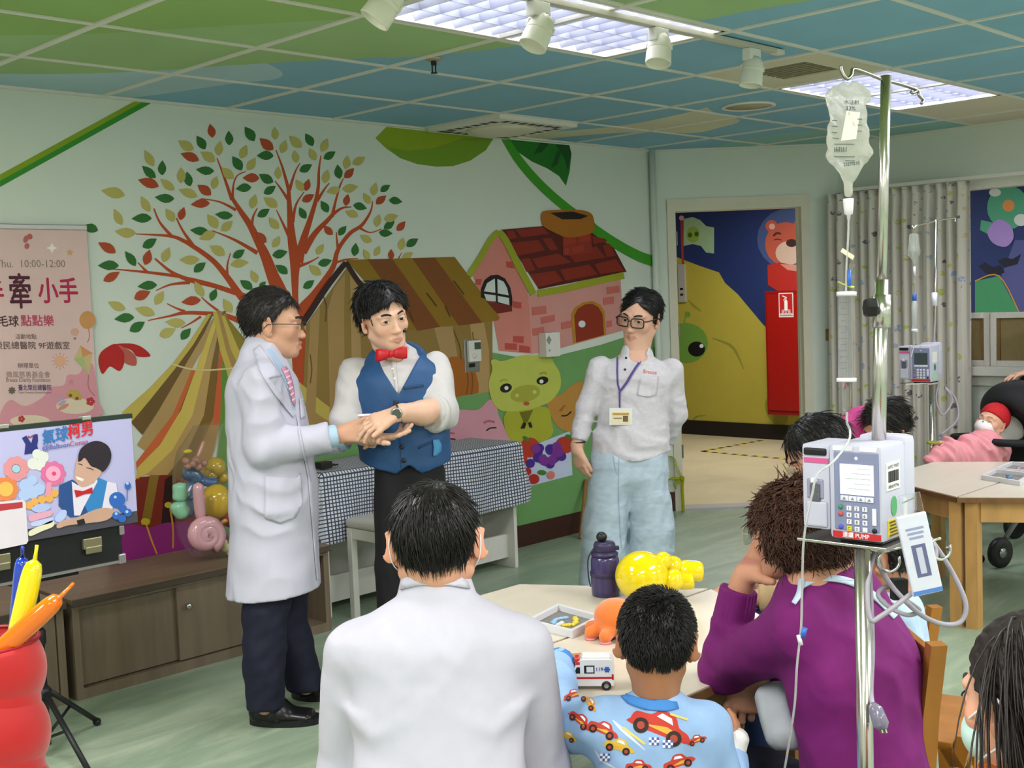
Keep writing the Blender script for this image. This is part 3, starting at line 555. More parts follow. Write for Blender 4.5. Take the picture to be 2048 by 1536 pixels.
mur('mural_berries', 'b0271c', [circ(1055, 943, 8), circ(1068, 958, 11, 10), circ(1052, 965, 7)], 8); mur('mural_berries', 'd27a68', [circ(1102, 950, 8)], 8)
# ------------------------------------------------------------------ corridor mural
def cpt(x, y, l): return onx(x, y, XC-.002*l)
EXC = (.0015, 0, 0)
def cmur(name, col, polys, layer=1, smooth=False):
    if not isinstance(polys[0][0], (tuple, list)): polys = [polys]
    if smooth: polys = [sm(p) for p in polys]
    return flat(name, polys, paint(col), wall_cor, cpt, EXC, layer)
cmur('mural_planet', 'b0a53c', [(1330, 505), (1363, 518), (1400, 532), (1438, 545), (1450, 566), (1475, 588), (1500, 618), (1525, 648), (1545, 668), (1560, 700), (1600, 760), (1640, 830), (1650, 872), (1330, 852)], 1)
cmur('mural_crater', '8f8a30', [[(1395, 862), (1420, 848), (1450, 845), (1475, 852), (1490, 862), (1480, 867)], circ(1553, 822, 20, 32, -.5)], 2, False)
cmur('mural_crease', '8c8a34', [stroke([(1425, 676, 2), (1460, 690, 6), (1475, 710, 5), (1487, 738, 2)]), stroke([(1376, 600, 2), (1388, 612, 5), (1402, 622, 2)]), stroke([(1380, 850, 2), (1392, 834, 4), (1412, 831, 1)])], 2)
cmur('mural_alien', '6b9a3c', [circ(1372, 686, 44, 40)], 2); cmur('mural_alien', '6b9a3c', [stroke([(1368, 650, 4), (1370, 636, 3), (1374, 630, 3)]), circ(1375, 629, 6)], 2); cmur('mural_alien_eye', '0c0a0a', [circ(1393, 698, 17, 15)], 3); cmur('mural_eye_glint', 'e6ece8', [circ(1403, 692, 4)], 4)
cmur('mural_flag', '9dbf95', [(1367, 438), (1385, 434), (1400, 440), (1412, 452), (1428, 455), (1428, 507), (1412, 505), (1402, 492), (1385, 488), (1367, 492)], 2); cmur('mural_flag_pole', 'b03a2e', stroke([(1363, 436, 5), (1364, 480, 5), (1366, 530, 5)]), 2); cmur('mural_flag_knob', 'd8a0ac', circ(1363, 436, 5), 3)
cmur('mural_flag_face', '8fae46', [circ(1386, 469, 13, 16)], 3); cmur('mural_flag_eye', '3a5a1c', [circ(1380, 470, 4, 5), circ(1393, 468, 4, 5)], 4)
cmur('mural_bubble', '3f5382', [circ(1580, 478, 66, 62)], 1); cmur('mural_bear', 'b9563f', [circ(1572, 488, 42, 44), circ(1543, 452, 12), circ(1600, 448, 12)], 2); cmur('mural_bear_muzzle', 'cdb29c', [circ(1578, 506, 27, 24)], 3); cmur('mural_bear_ear', 'd8a898', [circ(1544, 453, 6)], 3); cmur('mural_bear_nose', '3a1c14', [circ(1583, 486, 11, 8)], 4); cmur('mural_bear_brow', '4a2418', [stroke([(1546, 472, 4), (1554, 466, 5), (1562, 468, 3)]), stroke([(1548, 480, 2), (1555, 478, 2), (1563, 480, 2)])], 4)
cmur('mural_bear_suit', 'b2261a', [(1535, 530), (1560, 525), (1610, 535), (1650, 560), (1650, 590), (1560, 585), (1536, 570)], 4); cmur('mural_bear_suit', 'cf8b76', [(1560, 528), (1600, 530), (1610, 545), (1575, 540)], 5)
# shapes seen through the window
cmur('mural_green_ball', '4a9a7a', [circ(2016, 415, 42, 44)], 2); cmur('mural_ball_spot', 'cf8a4a', [circ(2017, 411, 12)], 3); cmur('mural_ball_spot', 'c3cdc8', [circ(1990, 385, 12, 8), circ(2042, 440, 14, 12)], 3); cmur('mural_ball_tail', '4a9a7a', [(1962, 440), (1985, 445), (1975, 468), (1960, 460)], 2)
cmur('mural_lilac_leaf', '9a82c4', [(1975, 462), (1990, 442), (2005, 440), (2022, 452), (2027, 475), (2015, 492), (1998, 492), (1982, 482)], 3, True)
cmur('mural_bat', '14182c', [[(1957, 532), (1970, 525), (1985, 535), (2000, 530), (2010, 545), (1990, 550), (1970, 545)], [(1995, 522), (2010, 515), (2025, 518), (2042, 508), (2035, 528), (2010, 535)]], 2)
cmur('mural_tent', '3d8a5e', [(1950, 562), (1998, 552), (2036, 622), (2040, 640), (1950, 640)], 2); cmur('mural_tent_trim', 'b98a3a', stroke([(1950, 562, 3), (1998, 552, 3), (2038, 624, 3)]), 3); cmur('mural_tower', '4a4f86', [(2000, 560), (2030, 480), (2080, 480), (2080, 640), (2040, 640)], 1)
# hazard tape on the corridor floor
m_ty = paint('c9b030'); m_tk = paint('191510')
def tape(a, b, n, w=.05):
    a, b = V((a.x, a.y, 0)), V((b.x, b.y, 0)); d = (b-a)/n; s = d.normalized().cross(UP)*w/2
    t = tag(obj('floor_tape', MB().prism([a-s, b-s, b+s, a+s], (0, 0, .002)), m_ty), 'yellow and black hazard tape on the corridor floor', 'floor tape')
    for i in range(n): obj('tape_stripe', MB().prism([a+d*i-s+UP*.002, a+d*(i+.5)-s+UP*.002, a+d*(i+.5)+s+UP*.002, a+d*i+s+UP*.002], (0, 0, .001)), m_tk, t)
    return t
p0, p1, p2 = onz(1405, 903, 0), onz(1530, 880, 0), onz(1590, 920, 0)
tape(p0, p1, 8)['label'] = 'hazard tape strip nearer the corridor wall, yellow and black'; tape(p0, p2, 9)['label'] = 'hazard tape strip nearer the doorway, worn yellow and black'
# ------------------------------------------------------------------ ceiling fixtures
m_grey = mat('dark_slot', '3a3a38', .8)
x0, x1, y0, y1 = XS[ac[0]], XS[ac[0]+1], YS[ac[1]], YS[ac[1]+1]
t = thing('ceiling_fan_grille', 'white slotted ceiling air grille with a shallow dome above the mural', 'air vent', ((x0+x1)/2, (y0+y1)/2, ZC))
obj('panel', MB().box((x0+.005, y0+.005, ZC-.03), (x1-.005, y1-.03, ZC+.02), .012), m_white, t)
obj('dome', MB().lathe(((x0+x1)/2, (y0+y1)/2, ZC-.03), [(.21, 0), (.2, -.012), (.15, -.022), (.08, -.028), (.001, -.03)], n=28), m_cream, t, True)
for k in range(7):
    u = .1+k*.07
    for a, b in (((x0+.045, y0+u, 0), (x0+.1, y0+u+.045, 0)), ((x0+u, y0+.045, 0), (x0+u+.045, y0+.1, 0)), ((x1-.1, y0+u, 0), (x1-.045, y0+u+.045, 0)), ((x0+u, y1-.13, 0), (x0+u+.045, y1-.075, 0))):
        obj('slot', MB().box((a[0], a[1], ZC-.0306), (b[0], b[1], ZC-.028)), m_grey, t)
x0, x1, y0, y1 = XS[dif[0]], XS[dif[0]+1], YS[dif[1]], YS[dif[1]+1]
m_beige = mat('beige_panel', 'ccc6ac', .6, noise=(5, .05))
t = thing('ceiling_diffuser', 'beige ceiling air diffuser beside the last spotlight', 'air vent', ((x0+x1)/2, (y0+y1)/2, ZC))
mb = MB()
for a, b in (((x0+.012, y0+.012), (x1-.012, y0+.17)), ((x0+.012, y1-.17), (x1-.012, y1-.012)), ((x0+.012, y0+.17), (x0+.17, y1-.17)), ((x1-.17, y0+.17), (x1-.012, y1-.17))): mb.box((*a, ZC), (*b, ZC+.02))
obj('panel', mb, m_beige, t); obj('throat', MB().box((x0+.17, y0+.17, ZC+.05), (x1-.17, y1-.17, ZC+.06)), m_grey, t)
for k in range(8):
    x = x0+.19+k*.041; obj('slat', MB().prism([(x, y0+.17, ZC+.002), (x+.03, y0+.17, ZC+.03), (x+.034, y0+.17, ZC+.03), (x+.004, y0+.17, ZC+.002)], (0, y1-y0-.34, 0)), m_beige, t)
c = onz(1497, 211, ZC)
t = thing('ceiling_speaker', 'round flush ceiling speaker on the blue tiles', 'speaker', c)
obj('rim', MB().lathe(c, [(.15, .0), (.15, -.008), (.135, -.012), (.13, -.006)], n=32), m_white, t, True); obj('grille', MB().lathe(c, [(.132, -.003), (.132, -.006), (.001, -.008)], n=32), mat('speaker_cloth', 'a89f83', .8, noise=(200, .15)), t, True)
c = onz(867, 116, ZC)
t = thing('sprinkler', 'small dark fire sprinkler head on the ceiling', 'sprinkler', c)
obj('escutcheon', MB().lathe(c, [(.04, 0), (.036, -.008), (.02, -.014)], n=20), mat('sprinkler_plate', 'b3a68e', .4, .6), t, True)
mb = MB().cyl(c-UP*.012, c-UP*.03, .012); mb.cyl(c+V((.009, 0, -.03)), c+V((.009, 0, -.06)), .003, n=6); mb.cyl(c+V((-.009, 0, -.03)), c+V((-.009, 0, -.06)), .003, n=6); mb.cyl(c-UP*.06, c-UP*.064, .014)
obj('head', mb, m_dark, t)
# spotlight track
TY = 2.78
t = thing('spotlight_track', 'white lighting track along the ceiling', 'light track', (3.2, TY, ZC))
mtrk = mat('track_grey', 'b9b6a6', .5)
obj('rail', MB().box((1.4, TY-.018, ZC-.026), (4.47, TY+.018, ZC-.006), .002), mtrk, t); obj('end_cap', MB().box((4.47, TY-.019, ZC-.027), (4.53, TY+.019, ZC-.007), .003), m_cream, t)
m_spot = mat('spot_white', 'd8d6c4', .4)
for (px, py, lab, ax) in ((771, 8, 'white track spotlight at the left end of the track', (-.5, .35, -.8)), (1078, 62, 'white track spotlight under the middle of the ceiling light', (-.42, .1, -.8)), (1318, 98, 'white track spotlight beside the right end of the ceiling light', (-.25, -.1, -.85)), (1504, 142, 'white track spotlight at the right end of the track', (-.15, .05, -.9))):
    c = ony(px, py, TY); t = thing('track_spotlight', lab, 'spotlight', (c.x, TY, ZC-.03), 'track spotlights')
    obj('adapter', MB().box((c.x-.04, TY-.02, ZC-.075), (c.x+.04, TY+.02, ZC-.027), .003), m_white, t)
    d = V(ax).normalized(); s = d.cross(V((0, 1, 0))).normalized(); s = HR if True else s
    s = (HR-d*HR.dot(d)).normalized()
    y = MB(); y.cyl((c.x, TY, ZC-.075), (c.x, TY, ZC-.09), .012)
    for g in (-1, 1): y.tube([V((c.x, TY, ZC-.088)), V((c.x, TY, ZC-.092))+s*g*.035, c+s*g*.046-d*.02, c+s*g*.046], .0055, 6)
    obj('yoke', y, m_spot, t, True)
    b = MB().lathe(c, [(.012, -.062), (.03, -.055), (.042, -.035), (.044, -.01), (.046, -.008), (.046, .004), (.0445, .005), (.047, .012), (.049, .06), (.046, .062), (.042, .05), (.001, .045)], d, 24); obj('lamp_can', b, m_spot, t, True, 40)
    v = MB()
    for q in range(3):
        for k in range(6+q*4):
            a = 2*PI*k/(6+q*4); r = .012+q*.009; p = frame(d)[0]*math.cos(a)+frame(d)[1]*math.sin(a); v.ell(c-d*(.0605-q*.0035)+p*r, .0022, n=5, m=3)
    tag(obj('vent_holes', v, m_grey, t), kind='stuff')
# ------------------------------------------------------------------ things on the walls
def wbox(a, b, d0, d1, bev=.003):    # pixel corners on the mural wall -> box standing out d0..d1
    p, q = ony(*a, YW), ony(*b, YW); return MB().box((p.x, YW-d0, p.z), (q.x, YW-d1, q.z), bev)
p = ony(942, 712, YW); t = thing('thermostat', 'white wall thermostat with a small grey screen on a metal plate', 'thermostat', p)
obj('plate', wbox((926, 680), (958, 743), .001, .008), m_steel, t); b = wbox((931, 682), (957, 722), .008, .03, .005); obj('body', b, m_white, t)
obj('screen', wbox((942, 685), (955, 698), .03, .0312, .0), mat('lcd', '4a5648', .2), t); obj('knob', MB().lathe(ony(949, 712, YW-.03), [(.016, 0), (.015, .004), (.001, .005)], (0, -1, 0), 16), m_white, t, True); obj('socket', wbox((936, 727), (948, 734), .008, .012), m_dark, t)
p = ony(1084, 690, YW); t = thing('call_box', 'off-white wall call box beside the painted pig', 'wall box', p)
obj('body', wbox((1076, 666), (1106, 712), .001, .07, .006), m_white, t); c = ony(1098, 680, YW-.0705)
obj('bell_symbol', MB().prism([c+V((math.cos(a)*r, 0, math.sin(a)*r*1.2)) for a, r in ((k*PI/8, .018 if k % 4 else .026) for k in range(16))], (0, -.0008, 0)), paint('8d9088'), t); obj('logo_mark', MB().box(ony(1099, 701, YW-.0705)-V((.008, 0, .006)), ony(1099, 701, YW-.0715)+V((.008, 0, .006))), paint('8d9088'), t)
p = ony(1318, 675, YW); t = thing('wall_panel', 'small beige wall box behind the woman near the room corner', 'wall box', p)
obj('back_plate', wbox((1306, 660), (1322, 694), .001, .02), m_beige, t); obj('cover', wbox((1320, 661), (1330, 697), .001, .035), m_white, t)
c = onp(1663, 669, NCH, DCH); t = thing('light_switch', 'light switch on a wooden plate beside the doorway', 'light switch', c)
obj('plate', MB().obox(c-NCH*.006, TCH*.045, NCH*.005, UP*.042, .002), mat('switch_wood', '9b7c4c', .5, noise=(30, .2)), t); obj('rocker', MB().obox(c-NCH*.013+TCH*.012, TCH*.014, NCH*.004, UP*.02, .002), m_white, t); obj('rocker_dot', MB().obox(c-NCH*.0175+TCH*.012, TCH*.004, NCH*.0006, UP*.004), m_grey, t)
# corridor fire cabinet and plate
a, b = onx(1546, 582, XC), onx(1640, 830, XC); m_red = mat('cabinet_red', '8c0f0a', .35, noise=(8, .05))
t = thing('fire_cabinet', 'tall red fire extinguisher cabinet in the corridor', 'fire cabinet', ((XC-.1), (a.y+b.y)/2, b.z))
obj('body', MB().box((XC-.16, a.y, a.z), (XC-.002, b.y, b.z), .006), m_red, t)
obj('door', MB().box((XC-.175, a.y-.03, a.z-.04), (XC-.16, b.y+.03, b.z+.05), .004), mat('cabinet_red_door', '98120c', .35, noise=(8, .05)), t)
c = onx(1572, 610, XC-.177); sw, sh = .085, .125
pl = obj('sign', MB().box((c.x, c.y-sw, c.z-sh), (c.x+.002, c.y+sw, c.z+sh)), paint('d9d5cc'), t); X1 = c.x-.0008
obj('sign_field', MB().box((X1, c.y-sw*.88, c.z-sh*.9), (X1+.0008, c.y+sw*.88, c.z+sh*.92)), paint('b01712'), pl)
mb = MB(); X2 = X1-.0006
def q2(u, v): return V((X2, c.y-u*sw, c.z+v*sh))
mb.prism([q2(*p) for p in ((-.22, -.45), (.22, -.45), (.22, .3), (.12, .42), (-.12, .42), (-.22, .3))], (.0005, 0, 0)); mb.prism([q2(*p) for p in ((-.08, .45), (.08, .45), (.08, .56), (-.08, .56))], (.0005, 0, 0)); mb.prism([q2(*p) for p in ((-.5, .72), (.1, .56), (.15, .63), (-.45, .8))], (.0005, 0, 0)); mb.prism([q2(*p) for p in ((-.35, .35), (-.27, .35), (-.1, .55), (-.2, .58))], (.0005, 0, 0))
mb.prism([q2(*p) for p in ((-.86, -.84), (.86, -.84), (.86, -.68), (-.86, -.68))], (.0005, 0, 0))
obj('extinguisher_symbol', mb, paint('e6e3da'), pl); text('sign_text', '滅火器', .05, q2(0, -.57)-V((.0004, 0, 0)), (0, -1, 0), UP, paint('e6e3da'), pl, wid=.11); text('sign_text', 'EXTINGUISHER', .02, q2(0, -.76)-V((.0008, 0, 0)), (0, -1, 0), UP, paint('7a100c'), pl, wid=.13)
a, b = onx(1358, 529, XC), onx(1374, 604, XC); t = thing('corridor_plate', 'slim grey wall plate beside the alien painting in the corridor', 'wall plate', (XC-.01, (a.y+b.y)/2, b.z))
obj('plate', MB().box((XC-.03, a.y, a.z), (XC-.002, b.y, b.z), .003), mat('plate_grey', 'a7a79c', .5), t)
for pz in (.35, .2): obj('mark', MB().box((XC-.031, (a.y+b.y)/2-.02, b.z+(a.z-b.z)*pz-.012), (XC-.03, (a.y+b.y)/2+.02, b.z+(a.z-b.z)*pz+.012)), m_dark, t)
# ------------------------------------------------------------------ curtain
def curtain_mat():
    m = bpy.data.materials.new('curtain_print'); m.use_nodes = True; nt = m.node_tree; L = nt.links.new; b = nt.nodes['Principled BSDF']; b.inputs['Roughness'].default_value = .9
    tc = nt.nodes.new('ShaderNodeUVMap'); mp = nt.nodes.new('ShaderNodeMapping'); L(tc.outputs[0], mp.inputs[0]); mp.inputs['Scale'].default_value = (9.5, 9.5, 1)
    nz = nt.nodes.new('ShaderNodeTexNoise'); nz.inputs['Scale'].default_value = 14; nz.inputs['Detail'].default_value = 3; L(tc.outputs[0], nz.inputs[0])
    vo = nt.nodes.new('ShaderNodeTexVoronoi'); vo.voronoi_dimensions = '2D'; vo.inputs['Scale'].default_value = 1; L(mp.outputs[0], vo.inputs[0])
    ad = nt.nodes.new('ShaderNodeMath'); ad.operation = 'MULTIPLY_ADD'; L(nz.outputs[0], ad.inputs[0]); ad.inputs[1].default_value = .55; L(vo.outputs['Distance'], ad.inputs[2])
    lt = nt.nodes.new('ShaderNodeMath'); lt.operation = 'LESS_THAN'; lt.inputs[1].default_value = .43; L(ad.outputs[0], lt.inputs[0])
    sp = nt.nodes.new('ShaderNodeSeparateColor'); L(vo.outputs['Color'], sp.inputs[0])
    cr = nt.nodes.new('ShaderNodeValToRGB'); cr.color_ramp.interpolation = 'CONSTANT'; E = cr.color_ramp.elements
    E[0].color = (*lin('9aa6bd'), 1); E[1].position = .3; E[1].color = (*lin('b4bb62'), 1)
    for p, c in ((.5, '6f6f74'), (.68, '93a3cc'), (.82, 'c9b48a')): e = E.new(p); e.color = (*lin(c), 1)
    L(sp.outputs[0], cr.inputs[0])
    n2 = nt.nodes.new('ShaderNodeTexNoise'); n2.inputs['Scale'].default_value = 46; n2.inputs['Detail'].default_value = 2; L(tc.outputs[0], n2.inputs[0])
    gt = nt.nodes.new('ShaderNodeMath'); gt.operation = 'GREATER_THAN'; gt.inputs[1].default_value = .47; L(n2.outputs[0], gt.inputs[0])
    ml = nt.nodes.new('ShaderNodeMath'); ml.operation = 'MULTIPLY'; L(lt.outputs[0], ml.inputs[0]); L(gt.outputs[0], ml.inputs[1])
    mx = nt.nodes.new('ShaderNodeMix'); mx.data_type = 'RGBA'; L(ml.outputs[0], mx.inputs[0]); mx.inputs[6].default_value = (*lin('cfc9be'), 1); L(cr.outputs[0], mx.inputs[7]); L(mx.outputs[2], b.inputs['Base Color'])
    return m
def pleat(name, y0, y1, z0, z1, folds, amp, parent, seed=1):
    nU, nV = folds*10, 16; R = random.Random(seed); ph = [R.uniform(.75, 1.25) for _ in range(folds+2)]
    vs, fs, uv = [], [], []
    for j in range(nV+1):
        v = j/nV; z = z1+(z0-z1)*(v**1.3)
        for i in range(nU+1):
            u = i/nU*folds; k = int(u); a = (ph[min(k, folds)]*(1-(u-k))+ph[min(k+1, folds+1)]*(u-k))
            pin = min(1, .35+abs(v-.085)*9)
            s = math.sin(u*2*PI+.5*math.sin(u*1.7)); x = XW-.145-amp*a*pin*s-.012*math.sin(u*6*PI+v*2)*(.3+v)
            y = y0+(y1-y0)*(i/nU)+.3*amp*math.cos(u*2*PI)*v; vs.append((x, y, z)); uv.append((i/nU*(y0-y1)*1.7, v*(z1-z0)))
    n = nU+1
    for j in range(nV):
        for i in range(nU): fs.append((j*n+i, j*n+i+1, (j+1)*n+i+1, (j+1)*n+i))
    o = obj(name, (vs, fs), m_curt, parent, True); ul = o.data.uv_layers.new(name='UVMap')
    for l in o.data.loops: ul.data[l.index].uv = uv[l.vertex_index]
    so = o.modifiers.new('thick', 'SOLIDIFY'); so.thickness = .003
    return o
m_curt = curtain_mat()
t = thing('curtain', 'pleated grey curtain with small printed motifs drawn over the window', 'curtain', (XW-.14, 3.85, .3))
pleat('fabric', 4.36, 3.33, .22, 2.25, 13, .034, t)
obj('rail', MB().box((XW-.155, WY0-.1, 2.255), (XW-.125, 4.2, 2.28), .003), m_white, t)
# ------------------------------------------------------------------ canvases standing on the sill
m_cv = mat('canvas_back', '8d7a52', .9, noise=(90, .12)); m_cvw = mat('canvas_white', 'd6d2c8', .8, noise=(60, .05)); m_wd = mat('stretcher_wood', '7b5d35', .7, noise=(20, .15))
for (ya, yb, lab, dx) in ((3.64, 3.275, 'canvas with a white edge mostly behind the curtain on the sill', .03), (3.255, 2.72, 'larger back-turned canvas with a brown board standing on the sill', .0)):
    z0, z1 = WZ0, 1.385; X = XW-.03+dx
    t = thing('canvas', lab, 'canvas', (X, (ya+yb)/2, z0), 'canvases on the window sill')
    f = MB(); w = .038
    f.box((X, ya, z0), (X+.03, ya-w, z1), .003); f.box((X, yb+w, z0), (X+.03, yb, z1), .003); f.box((X, ya-w, z0), (X+.03, yb+w, z0+w), .003); f.box((X, ya-w, z1-w), (X+.03, yb+w, z1), .003)
    obj('folded_edge', f, m_cvw, t)
    obj('stretcher', MB().box((X+.006, ya-w, z0+w), (X+.02, ya-w-.022, z1-w)), m_wd, t); obj('stretcher', MB().box((X+.006, yb+w+.022, z0+w), (X+.02, yb+w, z1-w)), m_wd, t); obj('board', MB().box((X+.02, ya-w, z0+w), (X+.026, yb+w, z1-w)), m_cv, t)
# ------------------------------------------------------------------ lime ribbon tied by the doorway, stick behind the woman
t = thing('ribbon_roll', 'limp translucent lime ribbon hanging knotted beside the doorway', 'ribbon', onp(1366, 1046, NCH, DCH-.05))
m_lime = mat('lime_film', 'b9c02a', .25, trans=.45, ior=1.2)
def lp(x, y, o=.06): return onp(x, y, NCH, DCH-o)
mb = MB()
for k, off in enumerate((0, 2.5, 5)): mb.tube(catmull([lp(1337+off, 912, .02), lp(1345+off, 918, .03), lp(1350+off, 934), lp(1358+off, 950), lp(1366+off*.5, 958)], 5), .006, 5, flat=.3)
obj('loop', mb, m_lime, t, True); mb = MB().tube(catmull([lp(1366, 955), lp(1364, 975), lp(1366, 1010), lp(1366, 1045)], 6), [.014]*19, 7, flat=.5); obj('tail', mb, m_lime, t, True); mb = MB().ell(lp(1364, 957), .022, .016, .02); mb.tube([lp(1362, 958), lp(1345, 956), lp(1332, 962)], [.012, .008, .004], 6); mb.tube([lp(1362, 960), lp(1348, 968), lp(1352, 978)], [.012, .01, .004], 6); obj('knot', mb, m_lime, t, True)
a = V((6.02, YW-.05, 0)); t = tag(obj('wooden_stick', MB().tube([onz(1161, 1078, 0), ony(1172, 960, YW-.02)], .014, 8), mat('stick_wood', '8a6230', .6, noise=(30, .15))), 'thin wooden stick leaning on the mural behind the woman', 'stick')
# ------------------------------------------------------------------ low cabinets along the mural wall
m_oak = mat('cabinet_wood', '756654', .45, noise=(7, .22), stretch=(2.2, 2.2, .18)); m_oakh = mat('cabinet_top_wood', '74634f', .4, noise=(7, .2), stretch=(.2, 2.4, 2.4)); m_oakd = mat('cabinet_edge', '4b3f34', .5, noise=(12, .15), stretch=(.3, 3, 3)); m_in = mat('cabinet_inside', '5d5042', .6, noise=(9, .15))
m_chr = m_metal
def cabinet(x0, x1, niche, lab):
    y0, y1, z1 = 4.72, 5.235, .43
    t = thing('low_cabinet', lab, 'cabinet', ((x0+x1)/2, 5.0, 0), 'low wooden cabinets')
    obj('top', MB().box((x0-.004, y0-.02, z1-.028), (x1+.004, y1, z1), .004), m_oakh, t); obj('top_edge', MB().box((x0-.005, y0-.022, z1-.03), (x1+.005, y0-.0195, z1-.002)), m_oakd, t)
    f = MB(); f.box((x0, y0, 0), (x0+.03, y1, z1-.028)); f.box((x1-.03, y0, 0), (x1, y1, z1-.028)); f.box((x0+.03, y0, 0), (x1-.03, y1, .045)); f.box((x0+.03, y1-.012, .045), (x1-.03, y1, z1-.028)); f.box((x0+.03, y0, z1-.048), (x1-.03, y0+.03, z1-.028))
    obj('carcass', f, m_oak, t)
    a, b = (x0+.03, x1-.03-.34) if niche > 0 else (x0+.03+.34, x1-.03); d = b if niche > 0 else a-.02
    obj('divider', MB().box((d, y0+.005, .045), (d+.02, y1-.012, z1-.048)), m_in, t)
    mid = (a+b)/2+.01
    obj('sliding_door', MB().box((a+.004, y0+.026, .05), (mid+.01, y0+.04, z1-.05), .002), m_oak, t)
    dr = obj('sliding_door', MB().box((mid-.012, y0+.006, .05), (b-.004, y0+.02, z1-.05), .002), m_oak, t)
    k = V((mid+.035, y0+.006, .29)); obj('knob', MB().lathe(k, [(.006, 0), (.006, .012), (.014, .016), (.014, .024), (.008, .028), (.001, .029)], (0, -1, 0), 14), m_chr, dr, True)
    return t
cabinet(2.137, 3.445, 1, 'low wooden cabinet with a chrome knob behind the doctor'); cabinet(.79, 2.1, -1, 'low wooden cabinet mostly behind the black tripod')
# ------------------------------------------------------------------ pink event banner
p = ony(172, 452, 5.285); q = ony(197, 832, 5.285); bx = (p.x+q.x)/2; BY = 5.285; BZ = p.z
m_pink = mat('banner_pink', 'd9b9b4', .7, noise=(3, .06)); bl = bx-.86
t = thing('roll_banner', 'pink standing event banner with Chinese lettering at the left', 'banner', ((bl+bx)/2, BY, 0))
obj('sheet', MB().box((bl, BY, .1), (bx, BY+.002, BZ)), m_pink, t); obj('top_bar', MB().box((bl-.005, BY-.006, BZ-.02), (bx+.002, BY+.01, BZ+.004), .003), m_steel, t); obj('base_cassette', MB().box((bl-.01, BY-.035, .0), (bx+.01, BY+.02, .09), .012), m_steel, t); obj('support_pole', MB().cyl((bl+.43, BY+.012, .09), (bl+.43, BY+.012, BZ), .006), m_steel, t)
def bp(x, y, l=1): return ony(x, y, BY-.0006*l)
def bflat(name, col, polys, l=1, smooth=False):
    if not isinstance(polys[0][0], (tuple, list)): polys = [polys]
    mb = MB()
    for i, pl in enumerate(polys): mb.prism([bp(x, y, l+.12*i) for x, y in (sm(pl) if smooth else pl)], (0, .0003, 0))
    return obj(name, mb, paint(col), t)
XA, ZA = (1, 0, 0), (0, 0, 1)
def btext(s, x, y, h, wpx, col, l=2, bold=0):
    a, b = ony(x-wpx/2, y, BY), ony(x+wpx/2, y, BY); sc = (b-a).length
    return text('lettering', s, h*sc/wpx*1.25, bp(x, y, l), (b-a), ZA, paint(col), t, wid=sc, bold=bold)
bflat('print_cloud', 'd4929c', [(20, 800), (50, 812), (85, 795), (100, 775), (128, 770), (135, 750), (158, 748), (172, 725), (188, 735), (196, 800), (197, 832), (60, 860), (0, 880), (0, 830)], 1, True); bflat('print_glow', 'dccab0', [circ(150, 812, 38, 16), circ(60, 842, 40, 12)], 2)
btext('Thu.  10:00-12:00', 62, 528, 17, 140, '8a7a6c'); btext('牽', 41, 588, 60, 42, '4a1028', 2, .0022); btext('小手', 117, 585, 42, 78, 'b01c4a', 2, .0022); btext('手', -10, 590, 42, 34, 'b01c4a', 2, .0022)
btext('毛球', 17, 644, 19, 40, '4a3030', 2, .0008); btext('點點樂', 75, 643, 19, 66, 'b3405c', 2, .0008); btext('活動地點', 52, 674, 9, 42, '5a3c3c'); btext('榮民總醫院 9F遊戲室', 66, 692, 13, 150, '5c4640', 2, .0003); btext('辦理單位', 57, 732, 9, 42, '5a3c3c'); btext('微風慈善基金會', 57, 750, 11, 88, '8a746e'); btext('Breeze Charity Foundation', 57, 760, 10, 88, '7a6460'); btext('臺北榮民總醫院', 70, 776, 10, 66, '54406e', 2, .0003); btext('Taipei Veterans General Hospital', 70, 785, 5, 66, '7a5a64')
bflat('print_emblem', '6c5c50', [circ(24, 781, 8, 2.5, k*PI/4) for k in range(4)], 2)
bflat('print_balloon', 'c98f55', [circ(175, 640, 16, 18)], 2); bflat('print_string', '9a6a3c', stroke([(177, 658, 1.5), (179, 672, 1.5), (175, 685, 1.5)]), 2); bflat('print_hot_air_balloon', 'd3a088', [circ(150, 664, 8)], 2); bflat('print_hot_air_basket', '8a7468', [(147, 675), (153, 675), (152, 679), (148, 679)], 2)
bflat('print_kite', 'c4b27a', [(161, 691), (185, 706), (178, 750), (148, 718)], 2); bflat('print_kite_panel', 'cf8a58', [(161, 691), (185, 706), (166, 714)], 3); bflat('print_kite_panel', 'a9b478', [(166, 714), (178, 750), (148, 718)], 3); bflat('print_kite_tail', 'a0584c', stroke([(177, 750, 1.5), (177, 775, 1.5), (190, 792, 1.5)]), 2)
bflat('print_sun', 'dba684', [circ(120, 722, 11)], 3); bflat('print_sun_rays', 'c98860', [stroke([(120+13*math.cos(a), 722+13*math.sin(a), 1.5), (120+17*math.cos(a), 722+17*math.sin(a), 1)]) for a in (k*PI/6 for k in range(12))], 2)
def star(x, y, r, n=5): return [(x+(r if k % 2 == 0 else r*.45)*math.sin(k*PI/n), y-(r if k % 2 == 0 else r*.45)*math.cos(k*PI/n)) for k in range(2*n)]
bflat('print_star', 'cfa06a', [star(140, 505, 8)], 2); bflat('print_star', 'c98a80', [star(143, 764, 7)], 3); bflat('print_sparkle', 'f1e6e0', [star(104, 496, 11, 4)], 2); bflat('print_butterfly', 'b8605c', [circ(52, 478, 5, 8, .4), circ(60, 473, 5, 6, -.4), circ(54, 492, 5, 6, .2)], 2)
